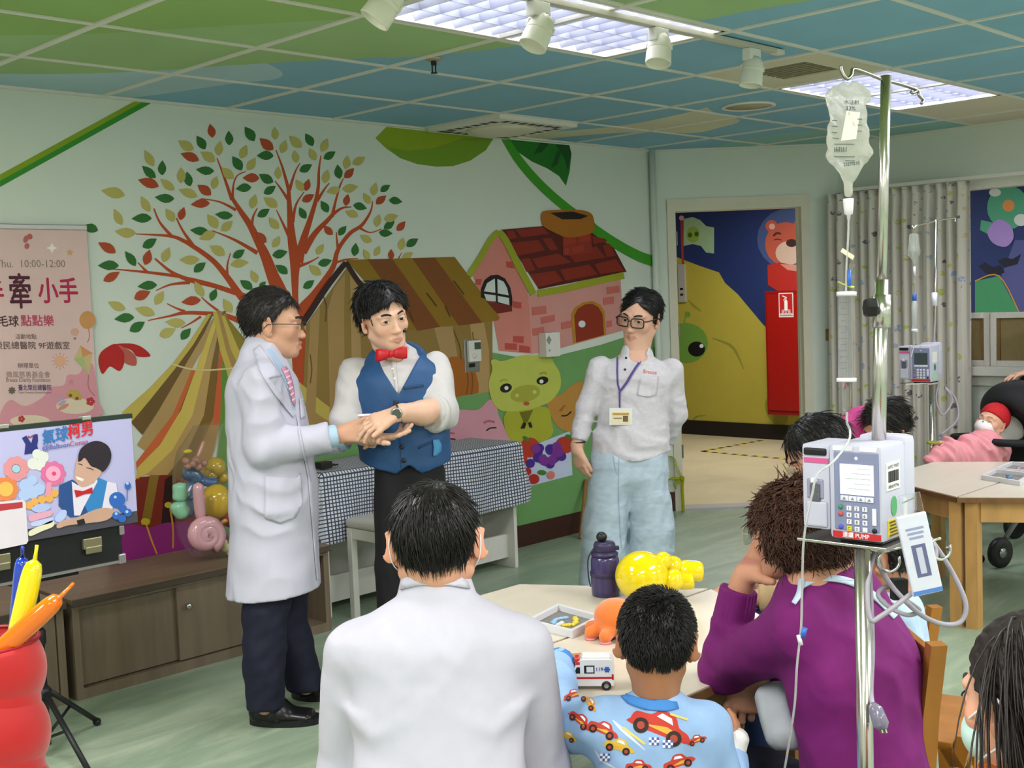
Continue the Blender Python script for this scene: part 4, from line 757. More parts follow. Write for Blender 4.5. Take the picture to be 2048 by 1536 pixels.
bflat('print_toy_car', 'b9a24c', [(132, 788), (140, 780), (155, 780), (163, 792), (163, 800), (150, 800), (138, 795)], 3); bflat('print_toy_wheel', '8a4a3c', [circ(141, 791, 3.5), circ(154, 797, 3.5)], 4); bflat('print_ring_stack', 'b4a0b8', [circ(124, 806, 9, 4, -.5), circ(120, 798, 6, 3, -.5)], 3); bflat('print_ring_stack', 'd08a7a', [circ(127, 814, 12, 4, -.5)], 4); bflat('print_blossom', 'b8333a', [circ(181+5*math.cos(a), 803+5*math.sin(a), 4) for a in (k*2*PI/5 for k in range(5))]+[circ(43+4*math.cos(a), 838+4*math.sin(a), 3) for a in (k*2*PI/5 for k in range(5))], 3)
# ------------------------------------------------------------------ balloon artist's case on a tripod
CX, CY = 1.772, 4.2
m_case = mat('case_black', '111214', .5, noise=(40, .1)); m_lil = mat('poster_lilac', 'b4b2d8', .45, noise=(4, .04)); LY = 4.05
t = thing('tripod_stand', 'black tripod stand carrying the open balloon case', 'tripod', (CX, CY, 0))
obj('pole', MB().tube([(CX, CY, .05), (CX, CY, .45)], .02, 12), m_dark, t, True); obj('upper_pole', MB().cyl((CX, CY, .45), (CX, CY, .68), .014), m_dark, t, True); obj('collar', MB().lathe((CX, CY, .42), [(.024, 0), (.026, .01), (.026, .05), (.02, .06)], n=14), m_dark, t, True); obj('hub', MB().lathe((CX, CY, .225), [(.03, 0), (.032, .01), (.032, .03), (.024, .04)], n=14), m_dark, t, True)
obj('knob', MB().tube([(CX, CY, .45), V((CX, CY, .45))-HR*.05], [.008, .014], 8), m_dark, t, True)
for a in (-.75, 1.35, 3.44):
    d = HR*math.cos(a)+HF*math.sin(a); o = V((CX, CY, 0)); fl = obj('leg', MB().tube([o+d*.03+UP*.245, o+d*.33+UP*.02], .0105, 8), m_dark, t, True); obj('rubber_foot', MB().ell(o+d*.33+UP*.016, .016), m_dark, fl, True); obj('brace', MB().tube([o+d*.02+UP*.08, o+d*.17+UP*.14], .006, 6), m_dark, t, True)
obj('top_plate', MB().box((CX-.12, CY-.1, .668), (CX+.12, CY+.1, .682), .003), m_dark, t)
t = thing('balloon_case', 'open black case with a printed balloon artist poster on its lid', 'case', (CX, CY, .684))
R1, L1 = 2.05, 1.45
obj('body', MB().box((L1, LY+.02, .684), (R1, LY+.33, .83), .006), m_case, t); m_alu = mat('case_edge', 'b9b8b4', .35, .9)
for z in (.688, .82): obj('edge_strip', MB().box((L1-.004, LY+.014, z), (R1+.004, LY+.022, z+.01)), m_alu if z < .7 else m_case, t)
obj('corner_guard', MB().box((R1-.02, LY+.012, .684), (R1+.008, LY+.05, .72), .004), m_alu, t); obj('corner_guard', MB().box((R1-.012, LY+.012, .79), (R1+.008, LY+.05, .825), .004), m_alu, t)
for x in (1.6, 1.93):
    lt = obj('latch', MB().box((x-.035, LY+.004, .762), (x+.035, LY+.02, .8), .003), mat('latch_brass', '9c9678', .35, .8), t); obj('latch_clasp', MB().box((x-.03, LY-.002, .745), (x+.03, LY+.006, .77), .003), MATS['latch_brass'], lt)
p1, p2 = ony(275, 1047, LY), ony(267, 830, LY); rx = 2.108; zb, zt = .826, 1.228; lx = 2*CX-rx
lid = obj('lid', MB().box((lx, LY, zb), (rx, LY+.07, zt), .005), m_case, t)
obj('poster', MB().box((lx+.004, LY-.003, zb+.045), (rx-.004, LY, zt-.012)), m_lil, lid); obj('poster_band', MB().box((lx+.004, LY-.0035, zb+.004), (rx-.004, LY, zb+.046)), mat('poster_grey', '45434c', .5), lid)
obj('top_trim', MB().box((lx, LY-.004, zt-.012), (rx, LY+.02, zt+.004)), mat('trim_green', '2c3b33', .4, .4), lid)
for px in (5, 172):
    c = ony(px, 838, LY); obj('lid_latch', MB().box((c.x-.018, LY-.006, zt-.004), (c.x+.018, LY+.02, zt+.014), .004), m_metal, lid)
def pp(x, y, l=1): return ony(x, y, LY-.004-.0005*l)
def pf(name, col, polys, l=1, smooth=False):
    if not isinstance(polys[0][0], (tuple, list)): polys = [polys]
    mb = MB()
    for i, pl in enumerate(polys): mb.prism([pp(x, y, l+.1*i) for x, y in (sm(pl) if smooth else pl)], (0, .0003, 0))
    return obj(name, mb, paint(col, .45), lid)
def pz(*a): return [(x*.1953, 830+y*.1953) for x, y in a]
def ptext(s, x0, y0, x1, y1, h, col, l=6, bold=0):
    a, b = pp(x0, y0, l), pp(x1, y1, l); text('poster_lettering', s, h*(b-a).length/math.hypot(x1-x0, y1-y0)*1.25, (a+b)/2, b-a, ZA, paint(col), lid, wid=(b-a).length, bold=bold)
ptext('氣球', 85, 878, 136, 868, 25, '2a6fb0', 6, .0012); ptext('柯男', 137, 867, 186, 857, 25, 'c8202a', 6, .0012); ptext('@Balloon', 85, 897, 139, 889, 11, '5a5ea8', 6, .0003); ptext('Conan', 140, 889, 176, 883, 11, 'b05070', 6, .0003)
pf('print_vest_icon', '232a72', [pz((225, 235), (270, 210), (320, 290), (345, 200), (385, 195), (390, 260), (380, 310), (400, 380), (250, 405), (262, 300))], 2); pf('print_bow_icon', 'a83a4a', [pz((285, 210), (310, 222), (340, 200), (338, 222), (310, 232), (288, 236))], 3)
pf('print_white_balloons', 'd6d8cf', [circ(*pz((x, y))[0], r*.1953) for x, y, r in ((340, 500, 60), (440, 430, 60), (410, 510, 60), (380, 400, 50))], 2)
for cx, cy, col, core in ((165, 550, 'd98d92', '9cc8d2'), (545, 600, 'd56a98', 'e6a0bc'), (60, 760, 'dd7f4a', 'e6b456')):
    x, y = pz((cx, cy))[0]; r = 17; pf('print_balloon_petals', col, [circ(x+r*math.cos(a), y+r*math.sin(a), 8.5) for a in (k*2*PI/9 for k in range(9))], 3); pf('print_balloon_core', core, [circ(x, y, 8 if cx < 200 and cy < 600 else 15)], 5)
pf('print_balloon_nose', 'd8405a', [circ(108, 947, 4)], 7); pf('print_blue_balloons', 'a9c0e4', [circ(*pz((x, y))[0], r*.1953) for x, y, r in ((260, 720, 65), (330, 790, 70), (250, 820, 60), (400, 760, 60), (330, 670, 50))], 4); pf('print_stem', 'dd92a8', [pz((480, 690), (530, 690), (520, 830), (460, 830))], 4)
pf('print_orange_beads', 'e0a552', [circ(*pz((x, y))[0], 8) for x, y in ((300, 925), (355, 890), (430, 865), (505, 855), (560, 800))], 5)
for c, p in (('a8b8e2', ((320, 960), (420, 905), (515, 930), (500, 965), (400, 1000))), ('d9a0b4', ((300, 1030), (420, 995), (530, 980), (520, 1030), (400, 1070), (310, 1090))), ('b8c4e6', ((320, 1100), (430, 1070), (540, 1050), (530, 1100), (420, 1130), (330, 1140))), ('dcd8b6', ((300, 1190), (420, 1130), (540, 1080), (545, 1140), (430, 1190), (310, 1240))), ('aebfe8', ((560, 1060), (620, 980), (680, 980), (670, 1050), (600, 1100)))): pf('print_long_balloon', c, [pz(*p)], 6, True)
# printed performer
pf('print_vest', '234a86', [pz((605, 720), (740, 660), (800, 700), (850, 900), (1000, 640), (1100, 690), (1060, 960), (1000, 1010), (720, 1050), (600, 930))], 4); pf('print_vest_side', '2f7cba', [pz((860, 900), (1010, 640), (1120, 690), (1060, 960), (900, 1000))], 5); pf('print_shirt', 'd9d4e0', [pz((735, 680), (800, 720), (960, 700), (985, 640), (1000, 680), (860, 940), (820, 1030), (760, 1030)), pz((1100, 680), (1190, 700), (1205, 800), (1150, 960), (1045, 960))], 6)
pf('print_face', 'c79f8b', [pz((770, 560), (800, 440), (880, 400), (990, 470), (1040, 580), (960, 690), (850, 740), (790, 700), (765, 640))], 7, True); pf('print_smile', 'e8e0d8', [pz((775, 625), (860, 655), (850, 680), (790, 660))], 8); pf('print_eye_line', '3a2a2c', [stroke([(a*.1953, 830+b*.1953, 2) for a, b in ((885, 540), (930, 550), (960, 565))]), stroke([(a*.1953, 830+b*.1953, 2) for a, b in ((800, 500), (825, 505), (845, 515))])], 8)
pf('print_hair', '231a26', [pz((800, 470), (820, 360), (900, 290), (1000, 265), (1100, 310), (1140, 400), (1120, 500), (1060, 580), (1020, 560), (980, 540), (930, 520), (870, 440), (830, 470))], 9, True); pf('print_bow_tie', 'b81a24', [pz((760, 765), (850, 780), (945, 740), (950, 800), (870, 810), (780, 845))], 10)
pf('print_arm', 'c09a84', [pz((580, 1130), (640, 1080), (760, 1060), (1000, 960), (1140, 960), (1170, 1010), (1080, 1080), (880, 1110), (700, 1130), (600, 1160))], 7, True); pf('print_watch', '1e1c22', [pz((785, 1080), (860, 1060), (875, 1110), (800, 1135))], 9)
pf('print_blue_figure', '2b62b4', [circ(*pz((1200, 870))[0], 16), circ(*pz((1310, 725))[0], 6, 8)]+[circ(*pz((x, y))[0], 8) for x, y in ((1190, 1030), (1260, 960), (1310, 1000), (1250, 1060))]+[stroke([(*pz((1305, 760))[0], 2), (*pz((1300, 880))[0], 2)])], 9); pf('print_blue_glint', 'a8c8ec', [circ(*pz((x, y))[0], 3) for x, y in ((1180, 840), (1305, 700), (1190, 1010), (1300, 990))], 11)
pf('print_white_card', 'd8d0d6', [pz((-120, 900), (230, 865), (262, 890), (290, 1290), (270, 1320), (-120, 1400))], 8); pf('print_card_tab', 'b0343c', [pz((-120, 925), (230, 890), (232, 950), (-120, 1000))], 9)
# ------------------------------------------------------------------ clear bag of balloon figures on the cabinet
def loft_balloon(name, path, r, m, parent, n=14): return obj(name, MB().tube(path, r, n), m, parent, True)
def bal(col): return mat('balloon_'+col, col, .12, spec=.7, coat=.4, noise=(3, .04))
def sausage(path, r, k=10):
    P = catmull(path, max(2, k//(len(path)-1))); N = len(P); return P, [r*max(.12, (1-abs(2*i/(N-1)-1)**5)**.5) for i in range(N)]
bc = V((2.985, 5.03, .43))
def bg(px, py, y=5.0): return ony(px, py, y)
GB = 'balloon figures in the clear bag'
def btoy(name, lab, parts, anchor):
    t = thing(name, lab, 'balloon', anchor, GB)
    for n_, P, r, c in parts:
        if r is None: obj(n_, P, bal(c), t, True)
        else:
            pa, rr = sausage(P, r); loft_balloon(n_, pa, rr, bal(c), t)
    return t
btoy('pink_lollipop_balloon', 'pink spiral lollipop balloon at the bottom of the clear bag', [('spiral', MB().tube([bg(411+r*math.cos(a), 1070+r*math.sin(a), 4.86) for a, r in ((k*.35, 4+k*.62) for k in range(40))], .036, 10), None, 'd9a3ac'), ('stick', [bg(396, 965, 4.86), bg(398, 1000, 4.87), bg(402, 1040, 4.88)], .027, 'd9a3ac')], bg(411, 1108, 4.86))
btoy('yellow_balloon', 'large yellow round balloon in the middle of the clear bag', [('ball', MB().ell(bg(432, 1003, 4.98), .075, .075, .085), None, 'd9b010'), ('knot', [bg(447, 1040, 4.93), bg(450, 1046, 4.92)], .016, 'e0a416')], bg(432, 1045, 4.98))
btoy('mint_balloon', 'mint green twisted balloon at the left of the clear bag', [('bulb', [bg(358, 965, 4.95), bg(360, 985, 4.95), bg(358, 1003, 4.95)], .034, '8fc9a6'), ('bulb', [bg(354, 1003, 4.95), bg(360, 1018, 4.95), bg(372, 1030, 4.95)], .04, '8fc9a6'), ('bulb', [bg(462, 958, 4.95), bg(472, 962, 4.95), bg(480, 966, 4.95)], .026, '8fc9a6')], bg(360, 1035, 4.95))
btoy('blue_balloon', 'steel blue pearly balloon twisted through the clear bag', [('segment', [bg(368, 950, 5.03), bg(385, 948, 5.03), bg(400, 965, 5.02)], .035, '3a5f86'), ('segment', [bg(390, 960, 5.04), bg(380, 985, 5.04), bg(372, 1000, 5.04)], .034, '4d6d8e'), ('segment', [bg(385, 995, 5.04), bg(380, 1015, 5.04), bg(372, 1032, 5.04)], .032, '4d6d8e'), ('segment', [bg(400, 960, 5.0), bg(420, 965, 5.0), bg(434, 962, 5.0)], .022, '2c5a96')], bg(380, 1035, 5.03))
btoy('rose_gold_balloon', 'shiny rose gold balloon near the top of the clear bag', [('stick', [bg(395, 915, 4.98), bg(402, 898, 4.98), bg(408, 882, 4.98)], .009, 'c98f7c')]+[('bead', MB().ell(bg(x, y, 4.98), .018), None, 'a97664') for x, y in ((372, 922), (385, 928), (398, 934), (408, 926), (376, 932), (392, 920))], bg(392, 940, 4.98))
btoy('pale_yellow_balloon', 'pale yellow balloon bunch behind in the clear bag', [('bead', MB().ell(bg(x, y, 5.08), r), None, 'c9a82c') for x, y, r in ((430, 935, .05), (445, 955, .03), (420, 952, .035))]+[('bead', MB().ell(bg(x, y, 4.88), r), None, 'd2cf98') for x, y, r in ((452, 1095, .024), (465, 1085, .026), (462, 1102, .026), (470, 1060, .028), (448, 1085, .018))]+[('tuft', MB().ell(bg(376, 903, 4.98), .022, .014, .01), None, 'd8c22a')], bg(460, 1106, 4.95))
btoy('red_balloon', 'red balloon half hidden behind the doctor in the clear bag', [('ball', MB().ell(bg(462, 1030, 4.97), .06), None, 'a01c1c')], bg(462, 1055, 4.97))
m_bag = mat('clear_bag', 'f4f2ee', .12, trans=.9, ior=1.06, alpha=.32)
rings = []; R = random.Random(5)
for zz, rx_, ry_ in ((.437, .1, .09), (.45, .15, .12), (.55, .19, .15), (.7, .21, .165), (.85, .2, .16), (.95, .17, .13), (1.02, .12, .09), (1.06, .1, .05)):
    rings.append([V((bc.x+.01, bc.y-.06, 0))+V((rx_*math.cos(a)*(1+R.uniform(-.09, .09)), ry_*math.sin(a)*(1+R.uniform(-.09, .09)), zz)) for a in (k*2*PI/26 for k in range(26))])
o = tag(obj('balloon_bag', MB().ring(rings, False, False), m_bag, None, True), 'crinkled clear plastic bag full of balloons on the cabinet', 'plastic bag')
# ------------------------------------------------------------------ checked cloth over a white table, white stool
def check_mat():
    m = bpy.data.materials.new('gingham'); m.use_nodes = True; nt = m.node_tree; L = nt.links.new; b = nt.nodes['Principled BSDF']; b.inputs['Roughness'].default_value = .85
    u = nt.nodes.new('ShaderNodeUVMap'); sp = nt.nodes.new('ShaderNodeSeparateXYZ'); L(u.outputs[0], sp.inputs[0]); o = []
    for i in (0, 1):
        a = nt.nodes.new('ShaderNodeMath'); a.operation = 'FRACT'; s = nt.nodes.new('ShaderNodeMath'); s.operation = 'MULTIPLY'; s.inputs[1].default_value = 52; L(sp.outputs[i], s.inputs[0]); L(s.outputs[0], a.inputs[0])
        g = nt.nodes.new('ShaderNodeMath'); g.operation = 'LESS_THAN'; g.inputs[1].default_value = .33; L(a.outputs[0], g.inputs[0]); o.append(g)
    m1 = nt.nodes.new('ShaderNodeMath'); m1.operation = 'MAXIMUM'; L(o[0].outputs[0], m1.inputs[0]); L(o[1].outputs[0], m1.inputs[1])
    mx = nt.nodes.new('ShaderNodeMix'); mx.data_type = 'RGBA'; L(m1.outputs[0], mx.inputs[0]); mx.inputs[6].default_value = (*lin('d8d8dc'), 1); mx.inputs[7].default_value = (*lin('38435c'), 1); L(mx.outputs[2], b.inputs['Base Color']); return m
m_chk = check_mat(); TX0, TX1, TF, TB, TZ = 3.57, 4.97, 4.91, 5.28, .745
t = thing('white_table', 'white panel table hidden under the checked cloth', 'table', ((TX0+TX1)/2, 5.1, 0))
obj('table_top', MB().box((TX0, TF, TZ-.03), (TX1, TB, TZ), .003), m_white, t)
for x in (TX0, TX1-.025): obj('side_panel', MB().box((x, TF+.005, 0), (x+.025, TB, TZ-.03), .002), m_white, t)
obj('stretcher', MB().box((TX0+.025, TB-.1, .1), (TX1-.025, TB-.08, .32)), m_white, t); obj('lower_rail', MB().box((TX0+.025, TF+.06, .06), (TX1-.025, TF+.08, .2)), m_white, t)
def cloth():
    nu, nv = 120, 56; vs, fs, uv = [], [], []; W, D = TX1-TX0+.03, TB-TF+.02; hang, side = .36, .32
    for j in range(nv+1):
        s = j/nv*(D+hang)           # 0 at back, D at front edge, then down
        for i in range(nu+1):
            q = -side+i/nu*(W+2*side)
            x = TX0-.015+min(max(q, 0), W); dz1 = max(0, -q)+max(0, q-W); dz2 = max(0, s-D)
            y = TB-min(s, D); z = TZ+.012
            if q < 0: x -= .012+dz1*.10+.012*math.sin(s*22)*min(dz1*6, 1)
            if q > W: x += .012+dz1*.10+.012*math.sin(s*20+1)*min(dz1*6, 1)
            if dz2: y -= .012+.035*dz2+.02*math.sin(x*14+dz2*3)*min(dz2*4, 1)
            drop = max(dz1, dz2) if (dz1 and dz2) else dz1+dz2
            z -= drop*(1-.03*math.sin(x*9))-(.0 if drop else .006*math.sin(x*7)*math.sin(s*14))
            z += -.012*min(1, drop*40)
            vs.append((x, y, z)); uv.append((q, s))
    n = nu+1
    for j in range(nv):
        for i in range(nu): fs.append((j*n+i, (j+1)*n+i, (j+1)*n+i+1, j*n+i+1))
    o = obj('tablecloth', (vs, fs), m_chk, None, True); ul = o.data.uv_layers.new(name='UVMap')
    for l in o.data.loops: ul.data[l.index].uv = uv[l.vertex_index]
    o.modifiers.new('s', 'SOLIDIFY').thickness = .003
    return tag(o, 'black and white checked cloth draped over the white table', 'tablecloth')
cloth()
c = V((3.62, 4.98, TZ+.018)); t = thing('cable_box', 'small black device with a cable on the checked cloth', 'device', c); obj('body', MB().box(c+V((-.02, -.03, 0)), c+V((.05, .03, .035)), .005), m_dark, t); obj('cable', MB().tube(catmull([c+V((.05, 0, .01)), c+V((.09, -.02, .012)), c+V((.08, .05, .008)), c+V((.02, .07, .006))], 5), .004, 6), m_dark, t, True)
sx, sy, ss, sh = 3.64, 4.47, .35, .47
t = thing('white_stool', 'white square stool with a padded white seat', 'stool', (sx+ss/2, sy+ss/2, 0)); m_pad = mat('stool_pad', 'c9c6bf', .55, noise=(20, .03))
obj('seat_pad', MB().box((sx-.005, sy-.005, sh), (sx+ss+.005, sy+ss+.005, sh+.05), .018), m_pad, t, True)
obj('apron', MB().box((sx+.005, sy+.005, sh-.055), (sx+ss-.005, sy+ss-.005, sh), .002), m_white, t)
for a in (0, 1):
    for b in (0, 1): obj('leg', MB().box((sx+a*(ss-.036), sy+b*(ss-.036), 0), (sx+a*(ss-.036)+.036, sy+b*(ss-.036)+.036, sh-.002), .003), m_white, t)
# ------------------------------------------------------------------ trapezoid tables (two make a hexagon)
m_top = mat('table_top', 'cdc4b2', .3, noise=(3, .05), stretch=(.5, 4, 1)); m_edge = mat('table_edge', '6f4a28', .5, noise=(24, .25)); m_tw = mat('table_wood', 'b98d52', .5, noise=(16, .2), stretch=(1, 1, .3)); m_twd = mat('table_wood_dark', '8a6436', .5, noise=(16, .2), stretch=(1, 1, .3)); TH = .62
def trap(cx, cy, r, s, lab, leg_m):
    t = thing('trapezoid_table', lab, 'table', (cx, cy+s*r*.4, 0), 'trapezoid play tables'); h = r*3**.5/2; g = .0025
    P = [V((cx-r, cy+s*g, 0)), V((cx+r, cy+s*g, 0)), V((cx+r/2, cy+s*h, 0)), V((cx-r/2, cy+s*h, 0))]
    cen = V((cx, cy+s*h*.45, 0)); Q = [cen+(p-cen)*.985 for p in P]
    obj('edge_band', MB().prism([p+UP*(TH-.026) for p in P], (0, 0, .022)), m_edge, t); obj('top', MB().prism([p+UP*(TH-.004) for p in Q], (0, 0, .004)), m_top, t)
    L = [cen+(p-cen)*.86 for p in P]
    for p in L:
        d = (cen-p).normalized(); obj('leg', MB().prism([p+V((a, b, 0)) for a, b in ((-.028, -.028), (.028, -.028), (.028, .028), (-.028, .028))], (0, 0, TH-.028)), leg_m, t)
    for i in range(4):
        a, b = L[i], L[(i+1) % 4]; d = (b-a).normalized(); nrm = d.cross(UP)*.011
        obj('apron', MB().prism([a+d*.03-nrm+UP*(TH-.125), b-d*.03-nrm+UP*(TH-.125), b-d*.03+nrm+UP*(TH-.125), a+d*.03+nrm+UP*(TH-.125)], (0, 0, .097)), leg_m, t)
    return t
HX, HY, HR_ = 2.541, 2.268, .652
trap(HX, HY, HR_, 1, 'cream topped play table holding the purple bottle', m_twd); trap(HX, HY, HR_, -1, 'cream topped play table under the toy ambulance', m_twd)
trap(5.87, 2.34, .652, 1, 'cream topped play table in front of the stroller', m_tw); trap(5.87, 2.34, .652, -1, 'cream topped play table at the right edge of the picture', m_tw)
# ------------------------------------------------------------------ wooden chairs
m_ch = mat('chair_wood', '9a6420', .42, noise=(14, .2), stretch=(1, 1, .25))
def chair(c, yaw, lab, sh=.34, bh=.66):
    t = thing('wooden_chair', lab, 'chair', c, 'wooden chairs'); f = V((math.cos(yaw), math.sin(yaw), 0)); s = V((-f.y, f.x, 0)); c = V(c); w, d = .19, .18
    obj('seat', MB().obox(c+UP*sh, f*d, s*w, UP*.012, .004), m_ch, t)
    for a in (-1, 1):
        obj('leg', MB().obox(c+f*(d-.025)+s*a*(w-.025)+UP*(sh/2-.006), f*.018, s*.018, UP*(sh/2-.006), .003), m_ch, t)
        p0 = c-f*(d-.02)+s*a*(w-.02); obj('back_post', MB().ring([[p0-f*l+f*u*.018+s*v*.02+UP*z for u, v in ((-1, -1), (1, -1), (1, 1), (-1, 1))] for z, l in ((0, .02), (sh, 0), (bh*.8, .03), (bh, .05))]), m_ch, t)
    for z, l in ((bh-.05, .045), (bh-.17, .028)): obj('back_rail', MB().obox(c-f*(d-.02+l)+UP*z, f*.009, s*(w-.03), UP*.03, .003), m_ch, t)
    for v in (-.07, 0, .07): obj('back_slat', MB().obox(c-f*(d+.015)+s*v+UP*(bh-.11), f*.006, s*.014, UP*.045, .002), m_ch, t)
    for a in (-1, 1): obj('stretcher', MB().obox(c+s*a*(w-.025)+UP*.12, f*(d-.03), s*.01, UP*.012, .002), m_ch, t)
    return t
# ------------------------------------------------------------------ organic surfaces: blended primitives polygonised on a grid
def A(*v): return np.array(v, float)
def N3(v): v = np.array(v, float); return v/np.linalg.norm(v)
class Org:
    def __init__(s): s.p = []
    def rc(s, a, b, ra, rb=None, k=.012, op=1, clip=None):
        a, b = np.array(a, float), np.array(b, float); rb = ra if rb is None else rb; ba = b-a; L = max(ba@ba, 1e-9)
        def f(P):
            q = P-a; h = np.clip((q@ba)/L, 0, 1); d = np.linalg.norm(q-h[..., None]*ba, axis=-1)-(ra+(rb-ra)*h); return d
        r = max(ra, rb); return s._add(f, np.minimum(a, b)-r, np.maximum(a, b)+r, k, op, clip)
    def el(s, c, r, ax=None, k=.012, op=1, clip=None):
        c = np.array(c, float); r = np.array([r]*3 if np.isscalar(r) else r, float); R = np.eye(3) if ax is None else np.array([N3(v) for v in ax])
        def f(P):
            q = (P-c)@R.T; k0 = np.linalg.norm(q/r, axis=-1); k1 = np.linalg.norm(q/(r*r), axis=-1); return k0*(k0-1)/np.maximum(k1, 1e-6)
        ext = np.sqrt(((R*r[:, None])**2).sum(0)); return s._add(f, c-ext, c+ext, k, op, clip)
    def ec(s, a, b, ra, rb, side, k=.02, op=1, clip=None):
        """capsule with elliptic section: ra=(along side, across)"""
        a, b = np.array(a, float), np.array(b, float); ba = b-a; L = np.linalg.norm(ba); w = ba/L; u = np.array(side, float); u = N3(u-w*(u@w)); v = np.cross(w, u)
        def f(P):
            q = P-a; z = q@w; h = np.clip(z/L, 0, 1); ru = ra[0]+(rb[0]-ra[0])*h; rv = ra[1]+(rb[1]-ra[1])*h; rw = np.minimum(ru, rv)
            zz = z-h*L; k0 = np.sqrt((q@u/ru)**2+(q@v/rv)**2+(zz/rw)**2); return (k0-1)*rw
        r = max(*ra, *rb); return s._add(f, np.minimum(a, b)-r, np.maximum(a, b)+r, k, op, clip)
    def _add(s, f, lo, hi, k, op, clip):
        s.p.append((f, np.array(lo), np.array(hi), k, op, clip or [])); return s
    def chain(s, pts, k=.015, **kw):
        for (a, ra), (b, rb) in zip(pts, pts[1:]): s.rc(a, b, ra, rb, k, **kw)
        return s
    def field(s, P):
        out = np.full(P.shape[:-1], .5)
        for f, lo, hi, k, op, cl in s.p:
            d = f(P); out = s._comb(out, d, k, op, cl, P)
        return out
    @staticmethod
    def _comb(g, d, k, op, cl, P):
        for c, n in cl: d = np.maximum(d, (P-np.array(c))@N3(n))
        if op > 0:
            h = np.clip(.5+.5*(g-d)/k, 0, 1); return g+(d-g)*h-k*h*(1-h)
        h = np.clip(.5-.5*(g+d)/k, 0, 1); return g+(-d-g)*h+k*h*(1-h)
    def mesh(s, h, lo=None, hi=None, disp=None, cut=None, smooth=0):
        L = np.min([p[1] for p in s.p if p[4] > 0], 0)-3*h if lo is None else np.array(lo, float); H = np.max([p[2] for p in s.p if p[4] > 0], 0)+3*h if hi is None else np.array(hi, float)
        n = np.ceil((H-L)/h).astype(int)+1
        gx, gy, gz = (L[i]+h*np.arange(n[i]) for i in range(3)); g = np.full(n, .3)
        for f, a, b, k, op, cl in s.p:
            i0 = np.clip(np.floor((a-k-3*h-L)/h).astype(int), 0, n); i1 = np.clip(np.ceil((b+k+3*h-L)/h).astype(int)+1, 0, n)
            if np.any(i1 <= i0): continue
            sl = tuple(slice(p, q) for p, q in zip(i0, i1)); P = np.stack(np.meshgrid(gx[sl[0]], gy[sl[1]], gz[sl[2]], indexing='ij'), -1)
            g[sl] = s._comb(g[sl], f(P), k, op, cl, P)
        if disp is not None or cut is not None:
            P = np.stack(np.meshgrid(gx, gy, gz, indexing='ij'), -1)
            if disp is not None: m = np.abs(g) < .03; g[m] += disp(P[m])
            for c, nn in (cut or []): g = np.maximum(g, (P-np.array(c))@N3(nn))
        return surfnets(g, L, h, smooth)
def surfnets(g, L, h, smooth=0):
    s = g < 0; n = g.shape; cnt = np.zeros([k-1 for k in n], np.int8)
    for dx in (0, 1):
        for dy in (0, 1):
            for dz in (0, 1): cnt += s[dx:n[0]-1+dx, dy:n[1]-1+dy, dz:n[2]-1+dz]
    idx = np.argwhere((cnt > 0) & (cnt < 8)); m = len(idx)
    if m == 0: return np.zeros((0, 3)), np.zeros((0, 4), int)
    cid = np.full(cnt.shape, -1, np.int32); cid[tuple(idx.T)] = np.arange(m)
    C = [(a, b, c) for a in (0, 1) for b in (0, 1) for c in (0, 1)]; val = {c: g[idx[:, 0]+c[0], idx[:, 1]+c[1], idx[:, 2]+c[2]] for c in C}
    pos = np.zeros((m, 3)); k = np.zeros(m)
    for a in C:
        for ax in range(3):
            if a[ax]: continue
            b = list(a); b[ax] = 1; b = tuple(b); va, vb = val[a], val[b]; ok = (va < 0) != (vb < 0); t = np.where(ok, va/np.where(ok, va-vb, 1), 0)
            e = np.array(a, float)+np.zeros((m, 3)); e[:, ax] += t; pos += e*ok[:, None]; k += ok
    V_ = L+(idx+pos/k[:, None])*h; Q = []
    for ax in range(3):
        o1, o2 = [i for i in range(3) if i != ax]; sl0 = [slice(None)]*3; sl1 = [slice(None)]*3; sl0[ax] = slice(0, -1); sl1[ax] = slice(1, None)
        A0, B0 = s[tuple(sl0)], s[tuple(sl1)]; e = np.argwhere(A0 != B0); e = e[(e[:, o1] > 0) & (e[:, o2] > 0) & (e[:, o1] < n[o1]-1) & (e[:, o2] < n[o2]-1)]
        if len(e) == 0: continue
        inn = A0[tuple(e.T)]
        def c(d1, d2): q = e.copy(); q[:, o1] -= d1; q[:, o2] -= d2; return cid[tuple(q.T)]
        q = np.stack([c(1, 1), c(0, 1), c(0, 0), c(1, 0)], 1); fl = inn if ax != 1 else ~inn; q[~fl] = q[~fl][:, ::-1]; Q.append(q)
    Q = np.concatenate(Q); Q = Q[(Q >= 0).all(1)]
    for _ in range(smooth):
        S = np.zeros_like(V_); c_ = np.zeros(len(V_))
        for a, b in ((0, 1), (1, 2), (2, 3), (3, 0)):
            np.add.at(S, Q[:, a], V_[Q[:, b]]); np.add.at(S, Q[:, b], V_[Q[:, a]]); np.add.at(c_, Q[:, a], 1); np.add.at(c_, Q[:, b], 1)
        V_ = V_*.4+.6*S/np.maximum(c_, 1)[:, None]
    return V_, Q
def joinm(*ms):
    vs, fs, o = [], [], 0
    for v, f in ms:
        if len(v): vs.append(v); fs.append(f+o); o += len(v)
    return np.concatenate(vs), np.concatenate(fs)
def wrinkle(amp, fr=30, seed=0, stretch=(1, 1, 1)):
    R = np.random.RandomState(seed); K = [R.randn(3)*fr*np.array(stretch)*(1+.6*i) for i in range(4)]; ph = R.rand(4)*6; w = R.randn(3)*fr*.5
    def f(P):
        base = 1.3*np.sin(P@w); o = 0
        for i in range(4): o = o+np.sin(P@K[i]+ph[i]+base*(1+i*.4))/(1+.6*i)
        return amp*(np.abs(o)-.9)*.8
    return f
def J(x, y, D): return np.array(dep(x, y, D))
